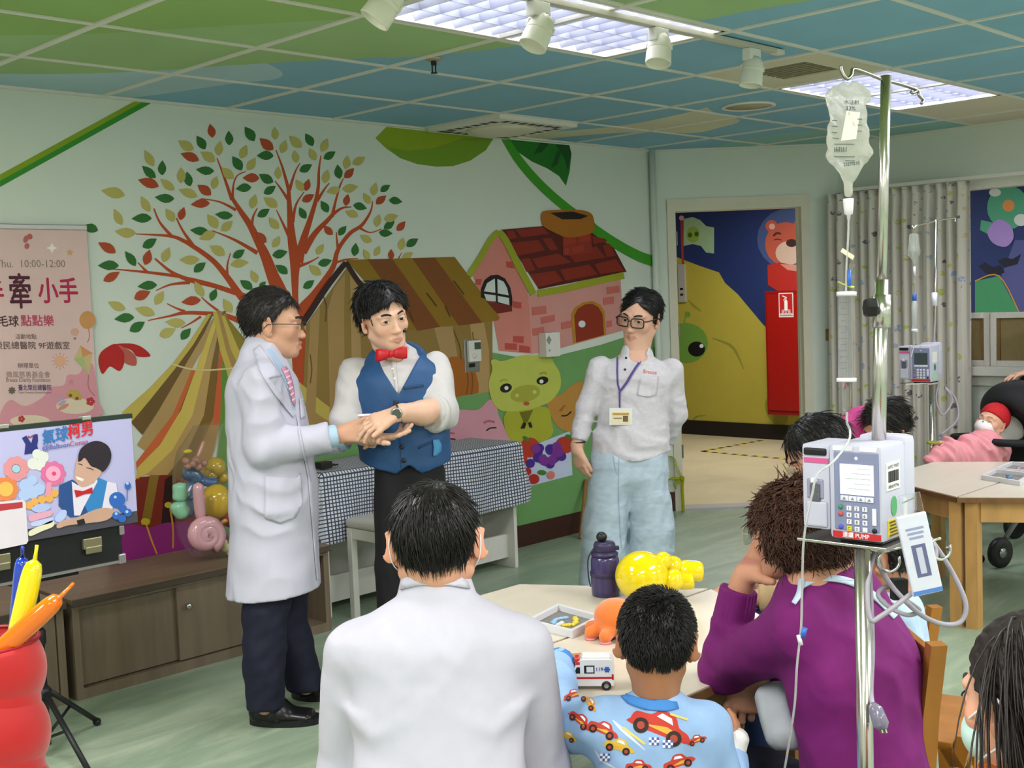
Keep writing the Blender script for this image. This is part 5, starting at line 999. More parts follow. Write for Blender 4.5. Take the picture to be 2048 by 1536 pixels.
def part(name, m, material, parent, label=None):
    o = obj(name, m, material, parent, True)
    if label: o['label'] = label
    return o
def vcol(o, fn):
    me = o.data; a = me.color_attributes.new('Col', 'FLOAT_COLOR', 'POINT'); co = np.zeros(len(me.vertices)*3, np.float32); me.vertices.foreach_get('co', co)
    P = co.reshape(-1, 3)+np.array(root_off(o)); c = np.ones((len(P), 4), np.float32); c[:, :3] = fn(P); a.data.foreach_set('color', c.ravel())
# ------------------------------------------------------------------ heads
class Head:
    def __init__(s, O, F, U=(0, 0, 1), sc=1.1, jaw=1.0, fat=1.0, child=0):
        s.O = np.array(O, float); s.F = N3(F); u = np.array(U, float); s.U = N3(u-s.F*(u@s.F)); s.X = np.cross(s.F, s.U); s.sc = sc; s.R = np.stack([s.X, s.F, s.U]); s.jaw = jaw; s.fat = fat; s.ear = child
    def w(s, x, y, z): return s.O+s.sc*(s.X*x+s.F*y+s.U*z)
    def loc(s, P): return ((P-s.O)@s.R.T)/s.sc
    def build(s, g, ears=True, open_mouth=0, neck=None):
        k = s.sc; w = s.w; ax = s.R; j = s.jaw; ft = s.fat
        g.el(w(0, -.018, .03), A(.0745, .094, .086)*k, ax, .01*k); g.el(w(0, .022, -.015), A(.063*ft, .064, .085)*k, ax, .02*k)
        g.el(w(0, .03, -.068), A(.049*ft*j, .052, .044)*k, ax, .02*k); g.el(w(0, .066, -.098), A(.02, .017, .016)*k, ax, .02*k)
        for e in (-1, 1):
            g.rc(w(e*.054*ft*j, -.008, -.055), w(e*.018, .06, -.094), .017*k, .014*k, .02*k); g.el(w(e*.04*ft, .054, -.026), A(.024, .02, .022)*k, ax, .022*k)
            g.rc(w(e*.012, .082, .019), w(e*.047, .066, .02), .0085*k, .008*k, .014*k); g.el(w(e*.031, .096, -.001), A(.019, .014, .0105)*k, ax, .012*k, -1); g.el(w(e*.031, .0725, -.002), A(.0185, .0125, .0115)*k, ax, .004*k)
            g.el(w(e*.0108, .09, -.041), A(.0075, .01, .007)*k, ax, .006*k)
            if ears:
                to = .55+s.ear*.7; ea = np.stack([N3(s.X*e-s.F*to), N3(s.F+s.X*e*to), s.U]); g.el(w(e*(.079+s.ear*.011), -.014-s.ear*.004, -.006), A(.0075, .02+s.ear*.004, .033)*k, ea, .008*k); g.el(w(e*(.0885+s.ear*.014), -.009, -.001), A(.008, .011, .02)*k, ea, .006*k, -1); g.el(w(e*.077, -.006, -.034), A(.007, .009, .01)*k, ax, .006*k)
        g.rc(w(0, .081, .008), w(0, .094, -.034), .007*k, .0085*k, .012*k); g.el(w(0, .097, -.039), A(.011, .0105, .009)*k, ax, .008*k)
        om = open_mouth
        for e in (-1, 1):
            g.rc(w(0, .0885, -.0645+om*.3), w(e*.021, .077, -.067), .0048*k, .003*k, .008*k); g.rc(w(0, .086, -.0755-om), w(e*.02, .076, -.0705-om*.5), .0058*k, .0035*k, .008*k)
            g.rc(w(0, .0945, -.0695-om*.3), w(e*.021, .0835, -.069-om*.3), .0018*k+om*.3, .0012*k, .003*k, -1)
        e_ = w(0, -.05, -.2) if neck is None else np.array(neck); g.ec(w(0, -.025, -.05), e_, (.053*k*ft, .054*k), (.055*k*ft, .055*k), s.X, .03*k)
    def skin(s, o, base, lip='b06a60', flush=.25):
        b, l = np.array(lin(base)), np.array(lin(lip))
        def fn(P):
            q = s.loc(P); m = np.exp(-(((q[:, 0]/.02)**2)+((q[:, 2]+.0705)/.0085)**2)**1.5)*(q[:, 1] > .06); c = b+(l-b)*np.clip(m*1.0, 0, .6)[:, None]
            r = np.zeros(len(q))
            for x, y, z, rad in ((.045, .06, -.03, .025), (-.045, .06, -.03, .025), (0, .11, -.04, .014), (.085, -.015, -.01, .025), (-.085, -.015, -.01, .025)): r += np.exp(-(((q-np.array((x, y, z)))/rad)**2).sum(1))
            return c*(1+np.clip(r, 0, 1)[:, None]*flush*np.array((.18, -.22, -.2)))
        vcol(o, fn)
    def eyes(s, parent, openz=.0052, look=(0, 0), brow='1c1614', brow_w=.0034, closed=False):
        k = s.sc
        for e in (-1, 1):
            me, mi, ml, mb_ = MB(), MB(), MB(), MB(); cx, cy, cz, r = e*.031, .0725, -.0015, .0136; n = 12; top, bot, rows = [], [], []
            def sp(x, z, o=0): return V(s.w(cx+x, cy+math.sqrt(max(r*r-(x*.72)**2-z*z, 1e-8))+o, cz+z+x*e*.04))
            for i in range(n+1):
                u = -1+2*i/n; x = u*.0142; h = openz*max(0, 1-u*u)**.6; top.append(sp(x, h*1.0+.0006, .0012)); bot.append(sp(x, -h*.75, .0008)); rows.append((x, h))
            if not closed:
                vs, fs = [], []
                for x, h in rows:
                    for v in (-.75, 0, 1): vs.append(sp(x, h*v, .0008))
                for i in range(n):
                    for j in range(2): a = i*3+j; fs.append((a, a+1, a+4, a+3))
                me.add(vs, fs); vs, fs = [sp(look[0], look[1], .0013)], []; R_ = .0066
                for a in range(14):
                    x, z = look[0]+R_*math.cos(a*2*PI/14), look[1]+R_*math.sin(a*2*PI/14); h = openz*max(0, 1-(x/.0142)**2)**.6; vs.append(sp(x, min(max(z, -h*.72), h*.98), .0012))
                mi.add(vs, [(0, 1+a, 1+(a+1) % 14) for a in range(14)])
            ml.tube(top if not closed else [(a+b)*.5 for a, b in zip(top, bot)], .0011*k, 5); 
            P = [V(s.w(e*x, y, z)) for x, y, z in ((.0125, .0925, .0195), (.022, .0915, .0245), (.034, .0845, .026), (.044, .075, .023), (.05, .067, .019))]; P = catmull(P, 3); mb_.tube(P, [brow_w*k*(.6+.5*math.sin(PI*(.15+.8*i/(len(P)-1)))) for i in range(len(P))], 6, flat=.45, up=V(s.F))
            if not closed: obj('eye_white', me, mat('eye_white', 'dcd6d0', .3), parent, True); obj('iris', mi, mat('iris', '1d1411', .15), parent)
            obj('eyelid_line', ml, mat('lash', '1d1512', .6), parent, True); obj('eyebrow', mb_, mat('brow_'+brow, brow, .8), parent, True)
    def glasses(s, parent, col='15130f', w=.0265, h=.017, r=.0014, rimless=False, z=-.004, y=.104):
        k = s.sc; m = mat('frame_'+col, col, .3); f = MB()
        for e in (-1, 1):
            P = []
            for a in range(28):
                t = 2*PI*a/28; c, q = math.cos(t), math.sin(t); ex = .45; x = e*.034+w*math.copysign(abs(c)**ex, c); zz = z+h*math.copysign(abs(q)**(ex+.1), q)
                P.append(V(s.w(x, y-.25*(abs(x)-.01)*.6, zz)))
            if rimless: f.tube(P[0:15] if True else P, r*k, 5)
            else: f.tube(P, r*k, 6, True)
            obj('lens', MB().add(P, [tuple(range(28))]), mat('lens', 'eef2f2', .02, trans=1, ior=1.03), parent)
            f.tube([V(s.w(e*(.034+w), y-.0075, z+h*.5)), V(s.w(e*.072, y-.018, z+h*.5)), V(s.w(e*.083, .02, z+h*.45)), V(s.w(e*.084, -.012, z+h*.3)), V(s.w(e*.082, -.026, z-.012))], r*k, 6)
        f.tube([V(s.w(-.034+w, y-.001, z+h*.3)), V(s.w(0, y+.004, z+h*.45)), V(s.w(.034-w, y-.001, z+h*.3))], r*k, 6); return obj('glasses', f, m, parent, True)
    def hair(s, parent, col, zline, cap=(.083, .102, .094), cc=(0, -.022, .034), comb=None, n=900, length=.06, lift=.10, r=.0022, seed=1, disp=.0025, rough=.38, h=.004, grav=.25, extra=None, jit=.35, noise_c=.25, face=None, curl=0, keep=None):
        """cap of hair kept above zline(x, y) plus combed locks"""
        k = s.sc; g = Org(); g.el(s.w(*cc), A(*cap)*k, s.R, .01)
        if extra: extra(g, s)
        f0 = list(g.p)
        def whole(P):
            d = np.full(P.shape[:-1], .5)
            for f, lo, hi, kk, op, cl in f0: d = Org._comb(d, f(P), kk, op, cl, P)
            q = s.loc(P); z = zline(q[..., 0], q[..., 1]); d = np.maximum(d, (z-q[..., 2])*k*.8)
            if face is not None: d = np.maximum(d, face(q)*k)
            return d
        lo = np.min([p[1] for p in f0], 0); hi = np.max([p[2] for p in f0], 0); G = Org(); G._add(whole, lo, hi, .001, 1, None)
        v, q = G.mesh(h*k, disp=wrinkle(disp*k, 90/k, seed) if disp else None); hm = mat('hair_'+col, col, rough, noise=(60, noise_c), spec=.45, bump=(160, .3, .004))
        mb = MB(); mb.v = [tuple(p) for p in v]; mb.f = [tuple(int(i) for i in f) for f in q]
        if n and len(v):
            R = np.random.RandomState(seed); L = s.loc(v); C = np.array(cc); cp = np.array(cap); nr = (L-C)/cp**2; nr /= np.linalg.norm(nr, axis=1)[:, None]
            el = np.linalg.norm((L-C)/cp, axis=1); ok = np.where((el > .93) if not extra else (el > .8))[0]; pick = R.choice(ok, n)
            for i in pick:
                p = L[i].copy(); nm = nr[i]; d = comb(p) if comb else np.array((0, -.3, -1.)); d = d-nm*(d@nm); d = d/(np.linalg.norm(d)+1e-6)+R.randn(3)*jit*.5+nm*lift*R.rand(); d /= np.linalg.norm(d); ln = length*(.6+.7*R.rand()); ns = 6; pts = []; side = np.cross(nm, d)
                p = p-nm*.006
                for t in range(ns+1):
                    pts.append(p.copy()); p = p+d*ln/ns; d = d+np.array((0, 0, -grav))*.35+(side*math.sin(t*2.2+i)*curl); d /= np.linalg.norm(d)
                    e = (p-C)/cp; rr = np.linalg.norm(e); tgt = 1.0+lift*.35*t/ns
                    if rr < tgt and extra is None: p = C+(p-C)*(tgt/rr)
                if keep is not None and not keep(pts[-1]): continue
                mb.tube([V(s.w(*t_)) for t_ in pts], [r*k*x for x in (.7, 1, 1, .9, .75, .5, .12)], 4)
        return obj('hair', mb, hm, parent, True)
def hand(g, W, F, B, T, sc=1.1, curl=(.3, .3, .3, .3), spread=.06, thumb=(.75, .65, -.25), tcurl=.3, clipw=True):
    """palm + five fingers: W wrist, F finger direction, B back-of-hand normal, T thumb side"""
    W = np.array(W, float); F = N3(F); B = np.array(B, float); B = N3(B-F*(B@F)); X = np.cross(F, B); X = X if X@np.array(T, float) > 0 else -X; k = sc
    g.ec(W-F*.02*k, W+F*.076*k, (.027*k, .018*k), (.038*k, .0125*k), X, .012*k)
    Ls = (.072, .080, .074, .058); Rs = (.0088, .009, .0086, .0076); tips = []
    for i in range(4):
        p = W+k*(F*(.078-.003*abs(i-1)-(.008 if i == 3 else 0))+X*(.0295-.0195*i)); a = curl[i]; d0 = N3(F+X*spread*(1.5-i)); c = 0
        for sgi, fr in enumerate((.44, .31, .25)):
            c += a*(1.0, 1.25, .8)[sgi]; d = d0*math.cos(c)-B*math.sin(c); q = p+d*Ls[i]*fr*k; r0 = Rs[i]*(1-.1*sgi)*k; g.rc(p, q, r0*1.02, r0*.92, .004*k); p = q
        tips.append(p)
    p = W+k*(F*.018+X*.018); t = N3(X*thumb[0]+F*thumb[1]+B*thumb[2]); q = p+t*.038*k; g.rc(p, q, .0155*k, .0115*k, .014*k); t2 = N3(t*math.cos(tcurl)+(F*.8-X*.4-B*.3)*math.sin(tcurl)); u = q+t2*.03*k; g.rc(q, u, .0112*k, .0098*k, .005*k); t3 = N3(t2*math.cos(tcurl)+(F*.7-X*.5-B*.3)*math.sin(tcurl)); g.rc(u, u+t3*.024*k, .0098*k, .0078*k, .004*k)
    return tips
m_skin = {}
def skinmat(name, col): return mat('skin_'+name, col, .5, attr='Col', noise=(40, .04), sss=.12, spec=.35)
def bb(pts, r): pts = np.array(pts); return pts.min(0)-r, pts.max(0)+r
# ------------------------------------------------------------------ printed or sewn-on patches that follow a garment
def bvh_of(*ms):
    v, f = joinm(*ms); return BVHTree.FromPolygons([tuple(p) for p in v], [tuple(int(i) for i in q) for q in f])
def decal(name, col, polys, bvh, parent, off=.0015, thick=.0, res=.012, material=None, smooth=False, maxd=None):
    if not isinstance(polys[0][0], (tuple, list)): polys = [polys]
    bm = bmesh.new(); n_ok = 0; pieces = MB()
    for ip, pl in enumerate(polys):
        pl = sm(pl) if smooth else pl; b = bmesh.new(); P = [V((x, y, 0)) for x, y in pl]; vs = [b.verts.new(p) for p in P]
        for t_ in tessellate_polygon([P]):
            try: b.faces.new([vs[i] for i in t_])
            except ValueError: pass
        hit0 = bvh.ray_cast(V(CC), V(ray(sum(p.x for p in P)/len(P), sum(p.y for p in P)/len(P))).normalized()); D0 = hit0[3] if hit0[0] else 3; rp = res/D0*FPX
        for _ in range(6):
            L = [e for e in b.edges if e.calc_length() > rp*1.4]
            if not L: break
            bmesh.ops.subdivide_edges(b, edges=L, cuts=1); bmesh.ops.triangulate(b, faces=[f for f in b.faces if len(f.verts) > 3])
        last = None; dead = set()
        for v_ in b.verts:
            d = V(ray(v_.co.x, v_.co.y)).normalized(); h = bvh.ray_cast(V(CC), d)
            if h[0] is None or (abs(h[3]-D0) > (maxd or .25)): dead.add(v_)
            else:
                nr = h[1] if h[1].dot(d) < 0 else -h[1]; v_.co = h[0]+nr*(off+ip*.00025)
        if dead: bmesh.ops.delete(b, geom=list(dead), context='VERTS')
        bmesh.ops.recalc_face_normals(b, faces=b.faces[:])
        pieces.bm(b)
    if not pieces.v: return None
    o = obj(name, pieces, material or paint(col, .7), parent, True)
    if thick: md = o.modifiers.new('t', 'SOLIDIFY'); md.thickness = thick; md.offset = 1
    return o
def dtext(name, s, px, py, hpx, wpx, ang, col, bvh, parent, off=.002):
    vs, fs = text_geo(s, 1.0); w = max(p.x for p in vs)-min(p.x for p in vs); h = max(p.y for p in vs)-min(p.y for p in vs); c, q = math.cos(ang), math.sin(ang); out = []
    for p in vs:
        u, v = p.x/w*wpx, -p.y/h*hpx; x, y = px+u*c-v*q, py+u*q+v*c; d = V(ray(x, y)).normalized(); hh = bvh.ray_cast(V(CC), d)
        out.append((hh[0]-d*off) if hh[0] else None)
    if any(p is None for p in out): return None
    return obj(name, MB().add(out, fs), paint(col, .7), parent)
def person(lab, loc, cat='person'): return thing('person', lab, cat, loc)
m_coat = mat('coat_white', 'bfbecd', .62, noise=(30, .02), bump=(300, .06, .001), fold=(7, .5, .02), stretch=(1, 1, .45)); m_navy = mat('navy_cloth', '12142a', .8, noise=(50, .1)); m_black = mat('black_cloth', '0d0d10', .8, noise=(50, .1)); m_shoe = mat('black_leather', '121113', .28, noise=(30, .1), bump=(90, .1, .002))
def shoe(g, heel, toe, up=(0, 0, 1), w=.042, h=.04):
    heel, toe = np.array(heel, float), np.array(toe, float); F = N3(toe-heel); S = np.cross(F, (0, 0, 1.))
    g.ec(heel+F*.04+A(0, 0, .045), heel+F*.11+A(0, 0, .055), (w*.85, .042), (w, .05), S, .02); g.ec(heel+F*.1+A(0, 0, .036), toe-F*.05+A(0, 0, .026), (w*1.0, .036), (w*1.02, .026), S, .03)
    return F, S
# ================================================================== doctor
def make_doctor():
    D = 4.62; root = person('doctor in a white coat and glasses standing in profile, handing over a card', onz(570, 1435, 0)); fw = N3(HR+HF*.06); lat = np.array(HF)   # lat: away from camera
    hd = Head(J(549, 648, D), N3(np.array(fw)+A(0, 0, -.06)), N3(A(0, 0, 1)+np.array(HR)*.05), 1.13, 1.02)
    g = Org(); hd.build(g, open_mouth=.004, neck=J(538, 735, D))
    hs = g.mesh(.0026, *bb([hd.w(-.1, -.13, -.13), hd.w(.1, .13, .13), hd.w(.1, -.13, .13), hd.w(-.1, .13, -.13)], .01))
    g2 = Org(); nb = J(536, 742, D); g2.rc(hd.w(0, -.03, -.05), nb, .06, .07, .02); ch = J(540, 830, D); hp = J(548, 1010, D)
    g2.ec(nb-A(0, 0, .06), hp, (.10, .15), (.11, .15), fw, .04)
    eR, wR = J(530, 897, D-.2), J(668, 872, D-.13); eL, wL = J(560, 890, D+.14), J(690, 878, D+.05); sR, sL = J(522, 765, D-.19), J(540, 762, D+.17)
    for s_, e_, w_ in ((sR, eR, wR), (sL, eL, wL)): g2.chain([(s_, .05), (e_, .042), (w_, .03)])
    an, af = J(530, 1415, D-.08), J(612, 1375, D+.1)
    for a_, h_ in ((an, hp-lat*.08), (af, hp+lat*.08)): g2.chain([(h_, .06), (a_, .04)]) if 0 else g2.rc(a_+A(0, 0, .06), a_, .03, .03)
    body = g2.mesh(.011)
    # hands: near (right) hand over the card, far (left) hand supporting
    gh = Org(); hR = J(693, 866, D-.1); gh.rc(wR, hR, .031, .03, .02)
    hand(gh, J(680, 868, D-.11), np.array(HR)*.98+A(0, 0, .05)-lat*.05, -lat*.75+A(0, 0, .66), A(0, 0, 1)+lat*.3, 1.2, (.28, .42, .6, .75), .03, (.35, .9, .2), .15)
    hand(gh, J(700, 872, D+.03), np.array(HR)*1.0-A(0, 0, .1), -A(0, 0, 1)+lat*.1, -lat, 1.15, (.12, .12, .16, .2), .05, (.7, .7, .2), .2)
    gh.rc(wL, J(700, 872, D+.03), .03, .03, .02); hands = gh.mesh(.0033)
    sk = part('body', joinm(hs, body, hands), skinmat('doctor', 'c79a80'), root); hd.skin(sk, 'c99b7f', 'a8625a')
    hd.eyes(sk, .0042, (0, 0), '2a211d', .0035); hd.glasses(root, '1c1410', .024, .0135, .0014, True)
    def zl(x, y): return np.where(y > .03, .05+(y-.03)*.75, np.where(y > -.02, -.004+np.clip(y+.005, 0, 1)*1.3, np.where(y > -.045, -.02, -.075-(y+.045)*.2)))
    hd.hair(root, '211d1b', zl, (.0815, .1015, .094), (0, -.02, .035), lambda p: np.array((0, -.9+p[1]*6, -.5-(p[1] < -.03)*1.2)), 1500, .035, .06, .0014, 3, .002, noise_c=.5)
    # shirt, tie, coat
    gc = Org(); cr = J(545, 1000, D)
    gc.ec(J(528, 790, D), J(540, 905, D), (.143, .205), (.148, .19), fw, .05); gc.ec(J(541, 880, D), J(548, 1000, D), (.148, .185), (.16, .19), fw, .05); gc.ec(J(549, 980, D), J(548, 1195, D), (.155, .185), (.18, .2), fw, .05)
    gc.ec(J(523, 768, D), J(532, 725, D), (.105, .20), (.08, .1), fw, .05); gc.ec(J(524, 712, D), J(528, 700, D), (.082, .085), (.078, .08), fw, .03)
    for s_, e_, w_, c_ in ((sR, eR, wR, 1), (sL, eL, wL, 0)):
        d = N3(w_-e_); cu = w_-d*.02; gc.rc(s_, e_, .076, .068, .03); gc.rc(e_, cu, .068, .054, .02, clip=[(cu, d)])
    U_ = np.array(J(548, 1180, D)); hem = U_; cl = [(J(548, 1180, D), -A(0, 0, 1)+np.array(HR)*.06)]
    # neck hole
    gc.ec(J(545, 690, D), J(538, 735, D), (.06, .06), (.068, .068), fw, .012, -1)
    wr = wrinkle(.006, 17, 5, (1, 1, .55)); coat = gc.mesh(.0065, disp=lambda P: wr(P)+.004*np.sin((P@np.array(HR)-.45*P[:, 2])*46+2*np.sin(P[:, 2]*9))*np.clip((P[:, 2]-.75)*2, 0, 1), cut=cl, smooth=1)
    co = part('lab_coat', coat, m_coat, root, 'long white lab coat'); bv = bvh_of(coat)
    decal('shirt', '9fb6cf', [(533, 700), (541, 696), (556, 716), (568, 734), (577, 738), (585, 762), (590, 800), (592, 822), (586, 818), (575, 780), (557, 738)], bv, root, .0015)
    decal('tie', 'c888a2', [(561, 738), (570, 733), (577, 742), (585, 770), (590, 805), (588, 815), (582, 800), (573, 762)], bv, root, .003, .002); decal('tie_stripe', 'e3c9d4', [[(566+i*3.0, 744+i*11), (575+i*2.4, 740+i*11), (576+i*2.4, 743+i*11), (567+i*3, 748+i*11)] for i in range(6)], bv, root, .0052)
    decal('lapel', 'e0e2ea', [(507, 700), (520, 690), (535, 712), (552, 742), (562, 752), (536, 757), (540, 763), (562, 790), (590, 832), (585, 836), (548, 790), (520, 745)], bv, co, .0035, .003, material=m_coat)
    decal('pocket', 'e0e2ea', [(530, 952), (592, 956), (600, 946), (604, 1010), (590, 1035), (560, 1047), (530, 1035)], bv, co, .003, .003, material=m_coat); decal('chest_pocket', 'e0e2ea', [(597, 797), (606, 800), (608, 835), (600, 838)], bv, co, .003, .003, material=m_coat)
    # front edge line of the coat
    decal('coat_placket', 'c8cad4', [(592, 835), (595, 835), (620, 960), (636, 1160), (632, 1160), (615, 960)], bv, co, .003, .0025, material=m_coat)
    for w_, e_ in ((wR, eR), (wL, eL)): gs = Org(); d = N3(w_-e_); gs.rc(w_-d*.06, w_+d*.012, .045, .042, .01, clip=[(w_+d*.012, d)]); part('shirt_cuff', gs.mesh(.005), mat('shirt_blue', 'a9c4d8', .7), root)
    gt = Org(); wr2 = wrinkle(.006, 16, 9)
    for a_, h_, k_ in ((an, J(540, 1080, D-.08), J(528, 1290, D-.09)), (af, J(565, 1080, D+.08), J(572, 1240, D+.1))):
        lo_ = a_+A(0, 0, .0); gt.ec(h_, k_, (.1, .095), (.084, .08), fw, .015); gt.ec(k_, lo_, (.084, .08), (.072, .07), fw, .012, clip=[(lo_, (0, 0, -1))])
    part('trousers', gt.mesh(.008, disp=wr2, smooth=1), m_navy, root, 'dark navy trousers')
    for (hx, hy), (tx, ty), lb in (((500, 1447), (644, 1444), 'near'), ((585, 1392), (664, 1397), 'far')):
        gq = Org(); h_, t_ = np.array(onz(hx, hy, 0)), np.array(onz(tx, ty, 0)); F, S = shoe(gq, h_, t_, w=.052)
        z0 = A(0, 0, .012); so = part('shoe', gq.mesh(.005, cut=[(z0, (0, 0, -1))], smooth=1), m_shoe, root)
        o = MB(); ring = []
        for i in range(24):
            a = 2*PI*i/24; L = np.linalg.norm(t_-h_); c = (h_+t_)/2; ring.append(c+F*math.cos(a)*L*.505+S*math.sin(a)*.058*(1-.12*math.cos(a)*-1))
        o.prism([V(p) for p in ring], (0, 0, .026)); obj('sole', o, m_dark, so)
        c = h_+F*np.linalg.norm(t_-h_)*.42; st = MB().tube([V(c+S*.055*math.cos(a)+A(0, 0, .02+.078*math.sin(a))+F*.035*math.sin(a)*0) for a in (k*PI/10 for k in range(11))], .008, 6, flat=2.2, up=V(F)); obj('strap', st, m_shoe, so, True)
    return root
make_doctor()
c0 = V(J(735, 838, 4.56)); t = thing('card_box', 'small blue and white card box passed between the two men', 'card', c0); cx, cy_, cz = V(HR), (UP*.6-HF*.5).normalized(), (HF*.6+UP*.5).normalized()
obj('box', MB().obox(c0, cx*.034, cy_*.024, cx.cross(cy_)*.006, .003), mat('card_white', 'd8d8e4', .4), t); obj('picture', MB().obox(c0+cx.cross(cy_)*(-.0062 if cx.cross(cy_).dot(HF) > 0 else .0062), cx*.026, cy_*.017, cx.cross(cy_)*.0005), paint('5a6cb4'), t)
# ================================================================== performer with the vest
m_shirt = mat('shirt_white', 'bdbab8', .7, noise=(30, .02), bump=(250, .05, .001), fold=(9, .5, .018)); m_vest = mat('vest_blue', '1f4a78', .6, noise=(80, .06), bump=(500, .08, .0006))
def make_performer():
    D = 4.74; root = person('young man in a blue vest and red bow tie offering a card with both hands', onz(825, 1350, 0)); a = .55; fw = -np.array(HF)*math.cos(.12)-np.array(HR)*math.sin(.12); lat = np.array(HR)
    F = -np.array(HF)*math.cos(a)+np.array(HR)*math.sin(a)+A(0, 0, -.1); hd = Head(J(768, 636, D-.035), F, A(0, 0, 1)-np.array(HR)*.2, 1.10, .98, .97)
    g = Org(); hd.build(g, neck=J(790, 722, D+.02)); hs = g.mesh(.0026, *bb([hd.w(x, y, z) for x in (-.1, .1) for y in (-.13, .13) for z in (-.15, .13)], .0))
    nb = J(790, 725, D+.02); hp = J(818, 960, D); g2 = Org(); g2.rc(hd.w(0, -.03, -.05), nb, .06, .068, .02); g2.ec(nb-A(0, 0, .09), hp, (.13, .08), (.12, .08), lat, .04)
    sR, eR, wR = J(712, 745, D+.02), J(690, 845, D-.08), J(738, 868, D-.2); sL, eL, wL = J(868, 735, D+.02), J(882, 828, D-.1), J(800, 826, D-.27)
    for s_, e_, w_ in ((sR, eR, wR), (sL, eL, wL)): g2.chain([(s_, .052), (e_, .044), (w_, .032)])
    g2.rc(J(798, 1280, D), J(797, 1335, D), .045, .04); g2.rc(J(890, 1280, D), J(893, 1335, D), .045, .04); body = g2.mesh(.011)
    ga = Org(); ga.chain([(J(884, 815, D-.09), .05), (J(845, 826, D-.18), .046), (wL, .034)], .02)
    hand(ga, J(792, 826, D-.27), N3(J(735, 845, D-.3)-J(792, 824, D-.27)), A(0, 0, .85)-np.array(HF)*.5, -np.array(HF)*.8-A(0, 0, .3), 1.15, (.35, .3, .3, .3), .03, (.5, .85, -.1), .15)
    g3 = Org(); g3.rc(wR, J(748, 874, D-.22), .034, .031, .02); hand(g3, J(742, 876, D-.22), N3(np.array(HR)*1.0+A(0, 0, .04)-np.array(HF)*.15), -A(0, 0, 1)-np.array(HF)*.1, -np.array(HF), 1.12, (.12, .25, .35, .45), .06, (.8, .6, .3), .2)
    hands = joinm(ga.mesh(.0033), g3.mesh(.0033)); sk = part('body', joinm(hs, body, hands), skinmat('performer', 'd8ab92'), root); hd.skin(sk, 'dab096', 'b9706a'); hd.eyes(sk, .0045, (.003, 0), '1c1614', .0032)
    def zl(x, y): return np.where(y > .035, .07-np.abs(x+.01)*.55, np.where(y > -.012, .016, np.where(y > -.045, -.015, -.06)))
    def comb(p): s_ = 1 if p[0] > -.008 else -1; return np.array((s_*.8, .75 if p[1] > -.03 else -.6, -.25-.7*(p[2] < .05)))
    hd.hair(root, '0e0c0d', zl, (.0885, .107, .1), (0, -.02, .036), comb, 1900, .046, .17, .0016, 11, .004, grav=.2, noise_c=.4, keep=lambda p: not (p[1] > .045 and p[2] < .035) and not (abs(p[0]) > .06 and p[2] < -.0 and p[1] > -.035))
    # shirt
    gs = Org(); gs.ec(J(797, 790, D), J(812, 930, D), (.185, .125), (.165, .12), lat, .05); gs.ec(J(793, 757, D+.01), J(790, 720, D+.02), (.2, .09), (.1, .075), lat, .05); gs.ec(J(790, 722, D+.01), J(788, 706, D+.01), (.07, .066), (.066, .062), lat, .02)
    gs.rc(sR, eR, .066, .06, .03); gs.rc(eR, J(728, 866, D-.19), .06, .05, .02, clip=[(J(724, 866, D-.18), N3(wR-eR))]); gs.rc(sL, eL, .064, .062, .03)
    cd = N3(wL-eL); gs.rc(eL-cd*.02, eL+cd*.055, .064, .064, .02, clip=[(eL+cd*.05, cd)]); gs.ec(J(772, 690, D-.02), J(787, 715, D), (.05, .05), (.058, .058), lat, .01, -1)
    wr = wrinkle(.006, 20, 21, (1, 1, .7)); sh = gs.mesh(.0065, disp=lambda P: wr(P), smooth=1, cut=[(J(818, 915, D), (0, 0, -1))]); part('shirt', sh, m_shirt, root, 'white shirt with rolled sleeves')
    cm = MB().tube([V(eL+cd*.04+(frame(V(cd))[0]*math.cos(q)+frame(V(cd))[1]*math.sin(q))*.082) if False else V(eL+cd*.03)+(frame(V(cd))[0]*math.cos(q)+frame(V(cd))[1]*math.sin(q))*.06 for q in (k*2*PI/24 for k in range(24))], .016, 8, True); obj('rolled_cuff', cm, m_shirt, root, True)
    # vest: slightly larger shell with a V neck and pointed hem
    gv = Org(); gv.ec(J(799, 785, D), J(812, 925, D), (.197, .136), (.182, .133), lat, .05); gv.ec(J(797, 757, D+.01), J(793, 726, D+.02), (.2, .102), (.125, .092), lat, .05)
    up = A(0, 0, 1); c_ = J(797, 780, D); lv = np.array(HR); v0 = J(797, 792, D-.12); hl = J(820, 925, D-.12)
    def clipv(P, base=None):
        x = (P-v0)@lv; z = (P-v0)@up; y = (P-v0)@np.array(HF); neck = np.where(y < .13, np.minimum(z-(np.abs(x+.0)*1.75+.0), .05), -.05)
        xs = (P-c_)@lv; side = np.abs(xs-((P-c_)@up)*-.05)-(.165+.02*np.clip((P-c_)@up*4, -1, 1)*-1); hz = (P-hl)@up; hx = (P-hl)@lv
        hem = -(hz+.045-.32*np.abs(np.abs(hx+.005)-.052)*1.0); hem = np.where(np.abs(hx) < .05, -(hz+.03-.75*(.05-np.abs(hx+.005))+.015), hem)
        return np.maximum(np.maximum(neck*.5, np.where(z > -.08, side, -.1)), hem*.8)
    f0 = list(gv.p)
    def whole(P):
        d = np.full(P.shape[:-1], .5)
        for f, lo, hi, kk, op, cl in f0: d = Org._comb(d, f(P), kk, op, cl, P)
        return np.maximum(d, clipv(P))
    G = Org(); lo = np.min([p[1] for p in f0], 0); hi = np.max([p[2] for p in f0], 0); G._add(whole, lo, hi, .001, 1, None); ve = G.mesh(.0055, disp=wrinkle(.0022, 18, 4), smooth=1)
    vo = part('vest', ve, m_vest, root, 'royal blue waistcoat'); bv = bvh_of(ve)
